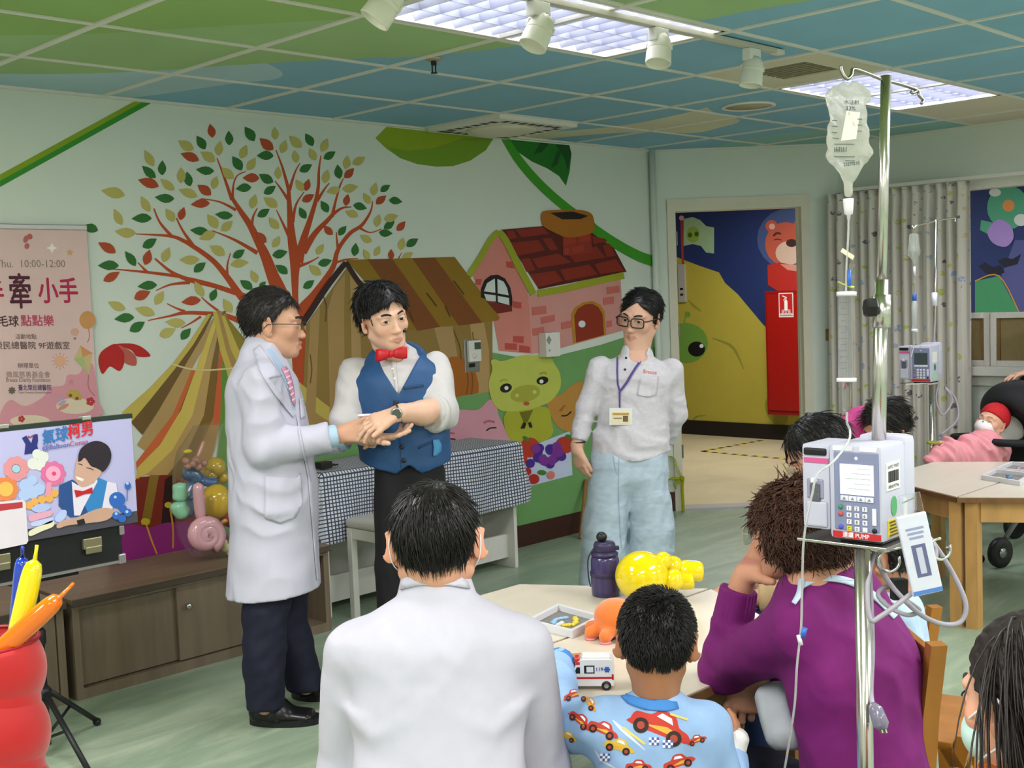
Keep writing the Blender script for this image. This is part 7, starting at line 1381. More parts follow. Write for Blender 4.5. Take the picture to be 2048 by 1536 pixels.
# ================================================================== grandmother in purple
def make_gran():
    D = 2.84; root = person('grey-brown curly haired woman in a purple sweater leaning her cheek on her hand', V((*dep(1760, 1750, 2.72).xy, 0))); fw = N3(-np.array(HR)*.72+np.array(HF)*.69); lt = np.cross((0, 0, 1.), fw)   # her left, towards the camera
    hd = Head(J(1583, 1062, D), fw+A(0, 0, -.12), A(0, 0, 1)+fw*.1, 1.02, 1.0, 1.05); g = Org(); hd.build(g, neck=J(1645, 1160, D-.02)); hs = g.mesh(.003, *bb([hd.w(x, y, z) for x in (-.11, .11) for y in (-.13, .13) for z in (-.18, .13)], 0))
    nb = J(1655, 1172, D-.03); mb_ = J(1715, 1350, D-.1); hp = np.array(dep(1752, 1690, 2.72)); g2 = Org(); g2.rc(hd.w(0, -.03, -.05), nb, .052, .06, .02); g2.ec(nb, mb_, (.12, .08), (.13, .09), lt, .04); g2.ec(mb_, hp, (.13, .09), (.14, .1), lt, .04)
    sL, eL, wL = J(1600, 1262, 2.72), J(1447, 1338, 3.0), J(1478, 1178, 2.97); sR, eR, wR = J(1665, 1250, 3.0), J(1560, 1380, 3.12), J(1502, 1352, 2.98)
    for s_, e_, w_ in ((sL, eL, wL), (sR, eR, wR)): g2.chain([(s_, .045), (e_, .038), (w_, .027)])
    kn = []
    for e in (-1, 1): k_ = hp+fw*.36+lt*e*.09+A(0, 0, .02); kn.append(k_); g2.chain([(hp+lt*e*.08, .085), (k_, .06), (k_-A(0, 0, k_[2]-.05), .045)])
    gh = Org(); hw = J(1492, 1150, 2.95); gh.chain([(wL+(eL-wL)*.1, .032), (hw, .029)], .02); hand(gh, J(1490, 1150, 2.95), N3(J(1532, 1085, 2.9)-J(1490, 1150, 2.95)), N3(-np.array(HR)*.8-np.array(HF)*.35+A(0, 0, .4)), np.array(HR)-np.array(HF)*.3, 1.12, (.25, .3, .38, .45), .05, (.85, .5, .05), .05)
    gh.rc(eR, wR, .034, .029, .02); hand(gh, J(1500, 1352, 2.98), A(0, 0, -1)-np.array(HR)*.1, -np.array(HF)*.9-np.array(HR)*.2, -np.array(HR), 1.08, (.12, .3, .5, .6), .05, (.45, .85, -.1), .2)
    sk = part('body', joinm(hs, g2.mesh(.011), gh.mesh(.0032)), skinmat('gran', 'c58f72'), root); hd.skin(sk, 'c69074'); hd.eyes(sk, .004)
    gl = hd.glasses(root, 'b9a98c', .026, .02, .0009)
    def zl(x, y): return np.where(y > .03, .03+(y-.03)*.6, np.where(y > .0, -.03, -.12))
    hm = hd.hair(root, '45291c', zl, (.105, .118, .112), (0, -.035, .012), lambda p: np.array((p[0]*3, -.2+p[1]*3, -.6)), 3200, .04, .5, .0018, 43, .014, grav=.15, noise_c=.6, rough=.5, h=.0045, jit=1.0, curl=1.5)
    m_pur = mat('purple_knit', '6c0d60', .85, noise=(40, .08), bump=(260, .2, .0015), fold=(8, .5, .02)); gs = Org()
    gs.ec(J(1662, 1225, D-.02), J(1712, 1360, D-.08), (.165, .125), (.17, .135), lt, .06); gs.ec(J(1712, 1350, D-.08), J(1745, 1640, D-.12), (.17, .138), (.18, .14), lt, .05); gs.ec(J(1655, 1185, D-.02), J(1640, 1160, D-.01), (.1, .085), (.07, .068), lt, .05); gs.ec(J(1610, 1110, D), J(1632, 1142, D), (.05, .05), (.052, .052), lt, .008, -1)
    gs.rc(sL, eL, .075, .06, .035); gs.rc(eL, wL, .058, .045, .025, clip=[(wL, N3(wL-eL))]); gs.rc(sR, eR, .072, .056, .03); gs.rc(eR, wR-N3(wR-eR)*.05, .054, .042, .02, clip=[(wR-N3(wR-eR)*.05, N3(wR-eR))])
    dl = N3(wL-eL); wr = wrinkle(.005, 16, 83)
    def ds(P):
        q = P-eL; t_ = q@dl; rr = np.linalg.norm(q-t_[:, None]*dl, axis=1); on = (rr < .075)&(t_ > .0); return wr(P)*.8+np.where(on, .003*np.sin(t_*90)*(t_ < .13), 0)
    sw = gs.mesh(.006, disp=ds, smooth=1); so = part('sweater', sw, m_pur, root, 'purple knitted sweater'); bv = bvh_of(sw); rb = MB()
    fx, fy, _ = frame(V(dl)); c0 = V(wL)-V(dl)*.1
    for k in range(26): q = 2*PI*k/26; rb.tube([c0+(fx*math.cos(q)+fy*math.sin(q))*.0495, V(wL)-V(dl)*.003+(fx*math.cos(q)+fy*math.sin(q))*.0445], .003, 4)
    tag(obj('cuff_ribs', rb, m_pur, so, True), kind='stuff')
    decal('bag_strap', 'bccbdc', [stroke([(1600, 1175, 13), (1640, 1158, 14), (1700, 1165, 15), (1750, 1195, 15), (1790, 1235, 14)]), stroke([(1606, 1160, 13), (1600, 1190, 13), (1588, 1210, 10)])], bv, root, .004, .003)
    gb = Org(); gb.ec(J(1552, 1395, 2.85), J(1585, 1465, 2.78), (.05, .04), (.065, .04), np.array(HR), .03); bo = part('shoulder_pouch', gb.mesh(.006, disp=wrinkle(.004, 25, 7), smooth=1), mat('pouch_grey', '9aa0a4', .6, noise=(20, .08)), root, 'grey shoulder pouch')
    gt = Org()
    for k_ in kn: gt.chain([(hp+(k_-hp)*.05, .115), (k_, .09)]); gt.rc(k_, k_-A(0, 0, k_[2]-.08), .088, .07, .02)
    part('trousers', gt.mesh(.01, disp=wrinkle(.004, 18, 3), smooth=1), m_navy, root, 'navy trousers')
    for k_ in kn: gq = Org(); f_ = k_.copy(); f_[2] = 0; shoe(gq, f_-fw*.06, f_+fw*.2, w=.045); part('shoe', gq.mesh(.009, cut=[(A(0, 0, .004), (0, 0, -1))]), m_shoe, root)
    cq = dep(1655, 1700, 2.88); chair((cq.x, cq.y, 0), math.atan2(-HR.y, -HR.x), 'wooden chair with slatted back behind the purple sweater', hp[2]-.11, .79)
make_gran()
# ================================================================== long haired person at the right edge
def make_girl():
    D = 1.72; root = person('long dark haired person in orange with a face mask at the right edge', V((*dep(2120, 2100, 1.7).xy, 0))); fw = N3(np.array(HF)*.9-np.array(HR)*.44); lt = np.cross((0, 0, 1.), fw)
    hd = Head(J(2062, 1395, D), fw+A(0, 0, -.15), A(0, 0, 1), 1.04, .95, 1.0); g = Org(); hd.build(g, neck=J(2085, 1600, D)); hs = g.mesh(.003, *bb([hd.w(x, y, z) for x in (-.11, .11) for y in (-.13, .13) for z in (-.2, .13)], 0))
    nb = J(2085, 1620, D); hp = np.array(dep(2130, 2080, 1.68)); g2 = Org(); g2.rc(hd.w(0, -.03, -.05), nb, .05, .055, .02); g2.ec(nb-A(0, 0, .06), hp, (.12, .07), (.13, .09), lt, .04)
    for e in (-1, 1): k_ = hp+fw*.36+lt*e*.09; g2.chain([(hp+lt*e*.08, .08), (k_, .055), (k_-A(0, 0, k_[2]-.05), .04)])
    sk = part('body', joinm(hs, g2.mesh(.012)), skinmat('girl', 'd09a80'), root); hd.skin(sk, 'd29c82', flush=.5); hd.eyes(sk, .005)
    def zl(x, y): return np.where(y > .035, .03+(y-.035)*.6, np.where(y > .012, -.03, -.16))
    def ext(g_, s):
        g_.ec(s.w(0, -.04, 0), s.w(.0, -.065, -.16), (.085, .085), (.09, .06), s.X, .03); g_.ec(s.w(.0, -.065, -.16), s.w(0, -.075, -.36), (.09, .06), (.085, .05), s.X, .03)
    def face(q): return np.where((q[..., 2] < .015)&(q[..., 0] < 0), np.maximum(q[..., 1]+.022, -1), np.where((q[..., 2] < .015), q[..., 1]-.012, -1))
    def zl2(x, y): return np.where(y > .035, .035+(y-.035)*.7, -.5)
    hd.hair(root, '1d1411', zl2, (.082, .1, .092), (0, -.02, .03), lambda p: np.array((0, -.35, -1.)), 2800, .24, .03, .0015, 53, .003, grav=.8, noise_c=.5, rough=.5, extra=ext, face=face, jit=.3, keep=lambda p: p[1] < -.03 or p[2] > .0)
    gm = Org(); gm.el(hd.w(0, .052, -.055), A(.066, .056, .05)*1.04, hd.R); gm.el(hd.w(0, -.0, -.05), A(.09, .058, .1)*1.04, hd.R, .005, -1); part('face_mask', gm.mesh(.004), mat('mask_green', 'b5d2cc', .7), root, 'pale green surgical mask')
    for e in (-1, 1): mk = MB(); mk.tube(catmull([V(hd.w(e*.062, .06, -.028)), V(hd.w(e*.082, .01, -.0)), V(hd.w(e*.088, -.02, .018)), V(hd.w(e*.089, -.035, -.005))], 4), .002, 6); mk.tube(catmull([V(hd.w(e*.06, .05, -.085)), V(hd.w(e*.076, .015, -.065)), V(hd.w(e*.082, -.02, -.045))], 4), .002, 6); obj('mask_loop', mk, mat('mask_white', 'e4e2e0', .7), root, True)
    m_or = mat('orange_cloth', 'b4560e', .8, noise=(30, .08), bump=(240, .1, .001)); gs = Org(); gs.ec(J(2090, 1700, D), J(2125, 2050, D-.03), (.19, .11), (.18, .12), lt, .05); gs.ec(J(2086, 1640, D), J(2084, 1590, D+.02), (.15, .085), (.085, .085), lt, .06)
    sL = J(1965, 1680, D+.1); gs.chain([(sL, .07), (J(1980, 1950, D+.15), .055)], .04); part('top', gs.mesh(.009, disp=wrinkle(.004, 14, 8), smooth=1), m_or, root, 'orange top')
    gt = Org()
    for e in (-1, 1): k_ = hp+fw*.36+lt*e*.09; gt.chain([(hp+lt*e*.08, .1), (k_, .075), (k_-A(0, 0, k_[2]-.05), .06)])
    part('trousers', gt.mesh(.013, smooth=1), m_navy, root); t = thing('low_stool', 'low stool under the person in orange', 'stool', (hp[0], hp[1], 0)); z = hp[2]-.1; obj('seat', MB().lathe((hp[0], hp[1], z-.03), [(.16, 0), (.17, .01), (.17, .022), (.16, .03)], n=20), m_ch, t)
    for k in range(4): q = PI/4+k*PI/2; obj('leg', MB().tube([(hp[0]+.1*math.cos(q), hp[1]+.1*math.sin(q), z-.03), (hp[0]+.14*math.cos(q), hp[1]+.14*math.sin(q), 0)], .016, 8), m_ch, t)
make_girl()
# ================================================================== masked woman with glasses behind the pump
def make_visitor():
    D = 3.92; root = person('masked woman in thin glasses and a tan top behind the infusion pump', V((*dep(1670, 1300, 4.0).xy, 0))); fw = N3(-np.array(HR)*.9-np.array(HF)*.1); lt = np.cross((0, 0, 1.), fw)
    hd = Head(J(1632, 908, D), fw+A(0, 0, -.55), A(0, 0, 1)+fw*.4, 1.03, .95); g = Org(); hd.build(g, neck=J(1680, 1000, D+.02)); hs = g.mesh(.0035, *bb([hd.w(x, y, z) for x in (-.11, .11) for y in (-.13, .13) for z in (-.18, .13)], 0))
    nb = J(1680, 1000, D+.02); hp = np.array(dep(1720, 1240, 3.98)); g2 = Org(); g2.rc(hd.w(0, -.03, -.05), nb, .05, .06, .02); g2.ec(nb-A(0, 0, .05), hp, (.13, .08), (.13, .09), lt, .04)
    sL, eL, wL = J(1640, 1050, D-.16), J(1572, 1192, D-.1), J(1495, 1196, D-.05); sR, eR, wR = J(1660, 1050, D+.17), J(1572, 1138, D+.16), J(1496, 1170, D+.1)
    for s_, e_, w_ in ((sL, eL, wL), (sR, eR, wR)): g2.chain([(s_, .042), (e_, .038), (w_, .028)])
    for e in (-1, 1): k_ = hp+fw*.4+lt*e*.09; g2.chain([(hp+lt*e*.08, .08), (k_, .055), (k_-A(0, 0, k_[2]-.05), .04)])
    gh = Org(); gh.rc(J(1520, 1192, D-.06), wL, .03, .026, .02); hand(gh, J(1490, 1197, D-.05), fw+A(0, 0, -.15), A(0, 0, 1), np.array(HF), 1.0, (.2,)*4); gh.rc(J(1530, 1158, D+.12), wR, .034, .027, .02); hand(gh, J(1488, 1174, D+.1), fw+A(0, 0, -.1), A(0, 0, 1), -np.array(HF), 1.0, (.2,)*4)
    sk = part('body', joinm(hs, g2.mesh(.012), gh.mesh(.004)), skinmat('visitor', 'cf9c84'), root); hd.skin(sk, 'cf9c84'); hd.eyes(sk, .004); hd.glasses(root, 'c9a86a', .028, .024, .0009)
    def zl(x, y): return np.where(y > .03, .04+(y-.03)*.5, np.where(y > .005, -.05, -.13))
    hd.hair(root, '100d0d', zl, (.088, .106, .096), (0, -.022, .028), lambda p: np.array((np.sign(p[0])*.5, -.3, -1.)), 1000, .07, .05, .0016, 63, .003, grav=.4, noise_c=.4)
    gm = Org(); gm.el(hd.w(0, .052, -.06), A(.062, .062, .052)*1.05, hd.R); gm.el(hd.w(0, -.0, -.05), A(.085, .058, .1)*1.05, hd.R, .005, -1); part('face_mask', gm.mesh(.0045), mat('mask_lilac', 'cfc4de', .7), root, 'lilac face mask')
    m_tan = mat('tan_cloth', 'b59b74', .8, noise=(30, .06)); gs = Org(); gs.ec(nb-A(0, 0, .1), hp, (.17, .12), (.17, .13), lt, .04); gs.rc(sL, eL, .065, .06, .03); gs.rc(eL, J(1518, 1194, D-.06), .06, .05, .02, clip=[(J(1521, 1194, D-.06), N3(wL-eL))]); gs.rc(sR, eR, .065, .058, .03); gs.rc(eR, J(1526, 1158, D+.13), .058, .05, .02, clip=[(J(1529, 1157, D+.13), N3(wR-eR))]); gs.ec(nb-A(0, 0, .02), nb+A(0, 0, .02), (.08, .075), (.06, .06), lt, .03)
    part('top', gs.mesh(.008, disp=wrinkle(.004, 18, 4), smooth=1), m_tan, root, 'tan top'); gt = Org()
    for e in (-1, 1): k_ = hp+fw*.4+lt*e*.09; gt.chain([(hp+lt*e*.08, .1), (k_, .08), (k_-A(0, 0, k_[2]-.07), .06)])
    part('trousers', gt.mesh(.011, smooth=1), mat('navy_jean', '1b2a55', .8, noise=(30, .08)), root); sc = MB(); R = random.Random(2)
    for k in range(60): q = R.uniform(0, 2*PI); d = V(N3(wL-eL)); fx, fy, _ = frame(d); sc.ell(V(J(1492, 1196, D-.05))+d*R.uniform(-.03, .012)+(fx*math.cos(q)+fy*math.sin(q))*.036, .011, .009, .006, n=7, m=5)
    tag(obj('scrunchie', sc, mat('floral_scrunchie', '8a6a78', .8, noise=(160, .7)), root, True), kind='stuff')
    chair((hp[0]+fw[0]*.03, hp[1]+fw[1]*.03, 0), math.atan2(fw[1], fw[0]), 'wooden chair under the woman in tan', hp[2]-.1, .56)
make_visitor()
# ================================================================== child in pink
def make_child():
    D = 5.2; root = person('child in a pink top bending forward behind the drip pole', V((*dep(1760, 1150, 5.25).xy, 0))); fw = N3(-np.array(HR)*.75-np.array(HF)*.45); lt = np.cross((0, 0, 1.), fw)
    hd = Head(J(1768, 850, D), fw+A(0, 0, -.75), A(0, 0, 1)+fw*.75+lt*.25, 1.0, .9); g = Org(); hd.build(g, neck=J(1735, 860, D+.14)); hs = g.mesh(.004, *bb([hd.w(x, y, z) for x in (-.11, .11) for y in (-.13, .13) for z in (-.18, .13)], 0))
    nb = J(1735, 860, D+.14); hp = np.array(dep(1690, 1010, D+.35)); g2 = Org(); g2.rc(hd.w(0, -.03, -.06), nb, .045, .055, .02); g2.ec(nb, hp, (.1, .07), (.11, .08), lt, .03); sk = part('body', joinm(hs, g2.mesh(.012)), skinmat('child', 'c88f72'), root); hd.skin(sk, 'c99274'); hd.eyes(sk, .004)
    def zl(x, y): return np.where(y > .03, .05+(y-.03)*.4-np.abs(x)*.3, np.where(y > .0, -.02, -.1))
    hd.hair(root, '160f0d', zl, (.088, .106, .096), (0, -.022, .028), lambda p: np.array((np.sign(p[0])*1., -.4, -.6)), 900, .07, .05, .0018, 73, .002, grav=.3, noise_c=.4)
    gm = Org(); gm.el(hd.w(0, .052, -.06), A(.06, .06, .05), hd.R); gm.el(hd.w(0, -.0, -.05), A(.085, .058, .1), hd.R, .005, -1); part('face_mask', gm.mesh(.005), mat('mask_yellow', 'ddd08a', .7), root, 'yellow face mask')
    gs = Org(); gs.ec(nb, hp, (.13, .1), (.14, .11), lt, .03); gs.chain([(J(1700, 860, D+.1), .06), (J(1660, 960, D+.05), .05)], .03); part('top', gs.mesh(.01, disp=wrinkle(.004, 18, 2), smooth=1), mat('hot_pink', 'd0458e', .8, noise=(20, .08)), root, 'hot pink top'); gt = Org()
    for e in (-1, 1): f_ = hp+lt*e*.08; f_[2] = .05; gt.chain([(hp+lt*e*.07, .1), (f_, .06)])
    part('trousers', gt.mesh(.012), m_navy, root)
    for e in (-1, 1): gq = Org(); f_ = hp+lt*e*.08; f_[2] = 0; shoe(gq, f_-fw*.05, f_+fw*.16, w=.04); part('shoe', gq.mesh(.01, cut=[(A(0, 0, .004), (0, 0, -1))]), m_shoe, root)
make_child()
# ================================================================== stroller with a baby
def make_stroller():
    D = 6.95; fw = N3(-np.array(HR)*.9-np.array(HF)*.45); lt = np.cross((0, 0, 1.), fw); base = V((*dep(2010, 980, D).xy, 0)); t = thing('stroller', 'black folding stroller with a raised hood behind the play table', 'stroller', base); m_fab = mat('stroller_black', '0f0f12', .75, noise=(30, .12)); m_tube = mat('stroller_tube', '9b9c9e', .25, .9)
    def P(f, s, z): return V(np.array(base)+fw*f+lt*s+A(0, 0, z))
    g = Org(); g.ec(P(-.12, -.0, .84), P(-.28, 0, .78), (.24, .17), (.26, .2), lt, .05); g.ec(P(.12, 0, .7), P(.02, 0, .66), (.2, .2), (.21, .17), lt, .03, -1); part('hood', g.mesh(.011, cut=[(P(0, 0, .55), (0, 0, -1))], smooth=1), m_fab, t)
    g = Org(); g.ec(P(.12, 0, .4), P(-.16, 0, .42), (.19, .07), (.19, .07), lt, .03); g.ec(P(-.12, 0, .42), P(-.3, 0, .74), (.19, .06), (.19, .06), lt, .03); part('seat', g.mesh(.011, smooth=1), m_fab, t)
    obj('bumper_bar', MB().tube(catmull([P(-.12, .23, .66), P(.16, .22, .68), P(.24, .1, .685), P(.24, -.1, .685), P(.16, -.22, .68), P(-.12, -.23, .66)], 5), .022, 10), m_fab, t, True)
    for s in (-1, 1):
        obj('frame_tube', MB().tube([P(-.42, s*.24, .98), P(-.18, s*.24, .6), P(.3, s*.24, .14)], .014, 8), m_tube, t, True); obj('rear_leg', MB().tube([P(-.12, s*.24, .55), P(-.35, s*.24, .12)], .013, 8), m_tube, t, True); obj('hinge', MB().lathe(P(-.14, s*.262, .58), [(.04, -.012), (.042, 0), (.036, .012), (.012, .014)], V(lt)*s, 16), m_dark, t, True)
        for f in (.32, -.36): w = obj('wheel', MB().lathe(P(f, s*.24, .085), [(.05, -.018), (.083, -.016), (.085, 0), (.083, .016), (.05, .018)], V(lt), 22), m_dark, t, True); obj('hub_cap', MB().lathe(P(f, s*.262, .085), [(.03, -.004), (.028, .002), (.001, .004)], V(lt)*s, 12), m_tube, w, True)
    obj('handle', MB().tube([P(-.42, .24, .98), P(-.46, .2, 1.02), P(-.46, -.2, 1.02), P(-.42, -.24, .98)], .014, 8), m_fab, t, True)
    root = person('baby in a red cap and dotted mask lying in the stroller', V(J(1965, 900, D-.1))); hd = Head(J(1983, 845, D-.06), N3(-np.array(HR)*.75-np.array(HF)*.62+A(0, 0, .3)), A(0, 0, 1)+np.array(HR)*.35, .93, .85, 1.08); g = Org(); hd.build(g, neck=J(1965, 905, D-.12)); hs = g.mesh(.004, *bb([hd.w(x, y, z) for x in (-.11, .11) for y in (-.13, .13) for z in (-.14, .13)], 0))
    ch = J(1965, 905, D-.12); g2 = Org(); g2.rc(hd.w(0, -.02, -.05), ch, .05, .08, .03); g2.rc(ch, J(1930, 925, D-.2), .09, .08, .03); gh = Org(); gh.rc(J(1920, 900, D-.2), J(1895, 885, D-.25), .028, .022, .01); hand(gh, J(1895, 885, D-.25), -np.array(HR)+A(0, 0, .1), A(0, 0, 1), -np.array(HF), .6, (.5,)*4)
    sk = part('body', joinm(hs, g2.mesh(.012), gh.mesh(.004)), skinmat('baby', 'd8a88e'), root); hd.skin(sk, 'd8a88e'); hd.eyes(sk, .003, closed=True, brow_w=.002, brow='8a6a58')
    gc = Org(); gc.el(hd.w(0, -.022, .04), A(.087, .105, .092)*.93, hd.R); co = part('cap', gc.mesh(.0045, cut=[(hd.w(0, .05, .042), -hd.U*1.0+hd.F*.45)]), mat('cap_red', 'b8141e', .8, noise=(60, .08)), root, 'red knitted cap')
    gm = Org(); gm.el(hd.w(0, .052, -.043), A(.064, .06, .05)*.93, hd.R); gm.el(hd.w(0, -.0, -.05), A(.085, .058, .1)*.93, hd.R, .005, -1); mk = gm.mesh(.004); mo = part('face_mask', mk, mat('mask_white', 'e4e2e0', .7), root, 'white dotted mask'); bv = bvh_of(mk); R = random.Random(9)
    for c in ('5b7ab0', 'd0924a', '6a9a6a'): decal('mask_dots', c, [circ(R.uniform(1962, 1990), R.uniform(828, 846), 1.8, n=8) for k in range(5)], bv, mo, .0015)
    gb = Org(); gb.ec(J(1895, 918, D-.28), J(1972, 908, D-.16), (.1, .07), (.13, .1), A(0, 0, 1), .04); gb.ec(J(1868, 922, D-.3), J(1900, 900, D-.25), (.05, .05), (.07, .06), A(0, 0, 1), .03); gb.rc(J(1960, 890, D-.15), J(1990, 905, D-.12), .07, .08, .03)
    tag(part('blanket', gb.mesh(.007, disp=wrinkle(.016, 17, 12), smooth=1), mat('blanket_pink', 'dc9098', .9, noise=(40, .06), bump=(200, .3, .003)), None), 'soft pink blanket over the baby in the stroller', 'blanket')
    p = thing('pillow', 'white pillow behind the baby in the stroller', 'pillow', J(2010, 862, D+.02)); gp = Org(); gp.ec(J(1990, 868, D+.05), J(2030, 850, D+.05), (.09, .045), (.09, .045), A(0, 0, 1), .02); part('cushion', gp.mesh(.01), mat('pillow_white', 'd8d6d2', .85), p)
make_stroller()
def adult_arm():
    D = 7.0; root = person('hand resting on the stroller hood at the right edge', V((*dep(2075, 960, 7.1).xy, 0))); g = Org(); sh, el, wr_ = J(2110, 640, 7.15), J(2100, 745, 7.05), J(2062, 745, D); g.chain([(sh, .05), (el, .045), (wr_, .03)], .02); hand(g, J(2058, 745, D), -np.array(HR)+A(0, 0, -.12), A(0, 0, 1), np.array(HF), 1.0, (.25,)*4); g.rc(sh, J(2140, 640, 7.2), .06, .06, .03); nb = J(2150, 560, 7.25); hd = Head(J(2150, 480, 7.25), -np.array(HF), A(0, 0, 1), 1.0); hd.build(g); g.ec(J(2150, 640, 7.25), J(2150, 820, 7.25), (.15, .09), (.14, .1), np.array(HR), .04)
    sk = part('body', g.mesh(.007), skinmat('visitor2', 'd0a088'), root); hd.skin(sk, 'd0a088'); hd.eyes(sk); hd.hair(root, '15110f', nape(), n=300, length=.05); gs = Org(); gs.ec(J(2150, 640, 7.25), J(2150, 830, 7.25), (.19, .12), (.18, .13), np.array(HR), .04); gs.rc(sh, el, .06, .055, .03); gs.rc(el, J(2085, 746, 7.03), .055, .05, .02, clip=[(J(2085, 746, 7.03), -HR)]); part('jacket', gs.mesh(.01, smooth=1), mat('grey_jacket', '55555a', .8), root)
    gt = Org()
    for e in (-25, 25): gt.chain([(J(2150+e, 840, 7.25), .1), (J(2150+e, 1140, 7.25)*A(1, 1, 0)+A(0, 0, .04), .06)])
    part('trousers', gt.mesh(.014), m_navy, root)
    for e in (-25, 25): gq = Org(); f_ = J(2150+e, 1140, 7.25); f_[2] = 0; shoe(gq, f_, f_-np.array(HF)*.26, w=.045); part('shoe', gq.mesh(.012, cut=[(A(0, 0, .004), (0, 0, -1))]), m_shoe, root)
adult_arm()

def make_patient():
    D = 3.35; root = person('small child in pale blue pyjamas behind the coiled cord', V((*dep(1800, 1420, D).xy, 0))); fw = N3(-np.array(HR)*.8+np.array(HF)*.5); lt = np.cross((0, 0, 1.), fw); hd = Head(J(1764, 1112, D), fw, A(0, 0, 1), .92, .9, 1.0, .6); g = Org(); nb = J(1785, 1195, D); hp = np.array(dep(1800, 1380, D)); hd.build(g, neck=nb); hs = g.mesh(.004, *bb([hd.w(x, y, z) for x in (-.11, .11) for y in (-.13, .13) for z in (-.16, .13)], 0)); g2 = Org(); g2.ec(nb-A(0, 0, .06), hp, (.08, .06), (.09, .06), lt, .03)
    sk = part('body', joinm(hs, g2.mesh(.012)), skinmat('patient', 'b98262'), root); hd.skin(sk, 'b98262'); hd.eyes(sk); hd.hair(root, '0e0b0b', nape(), n=500, length=.03, face=earcut, keep=earkeep); gs = Org(); gs.ec(nb-A(0, 0, .05), hp, (.12, .085), (.12, .1), lt, .03); gs.rc(J(1795, 1235, D-.1), J(1815, 1330, D-.08), .05, .045, .03); part('pyjama_top', gs.mesh(.009, smooth=1), mat('pyjama_pale', 'a9c0da', .8, noise=(24, .15)), root, 'pale blue pyjama top'); gt = Org()
    for e in (-1, 1): k_ = hp+fw*.26+lt*e*.07; gt.chain([(hp+lt*e*.06, .08), (k_, .06), (k_-A(0, 0, k_[2]-.04), .05)])
    part('pyjama_trousers', gt.mesh(.012), MATS['pyjama_pale'], root); chair((hp[0], hp[1], 0), math.atan2(fw[1], fw[0]), 'wooden chair under the child in pale blue', hp[2]-.07, .42)
make_patient()
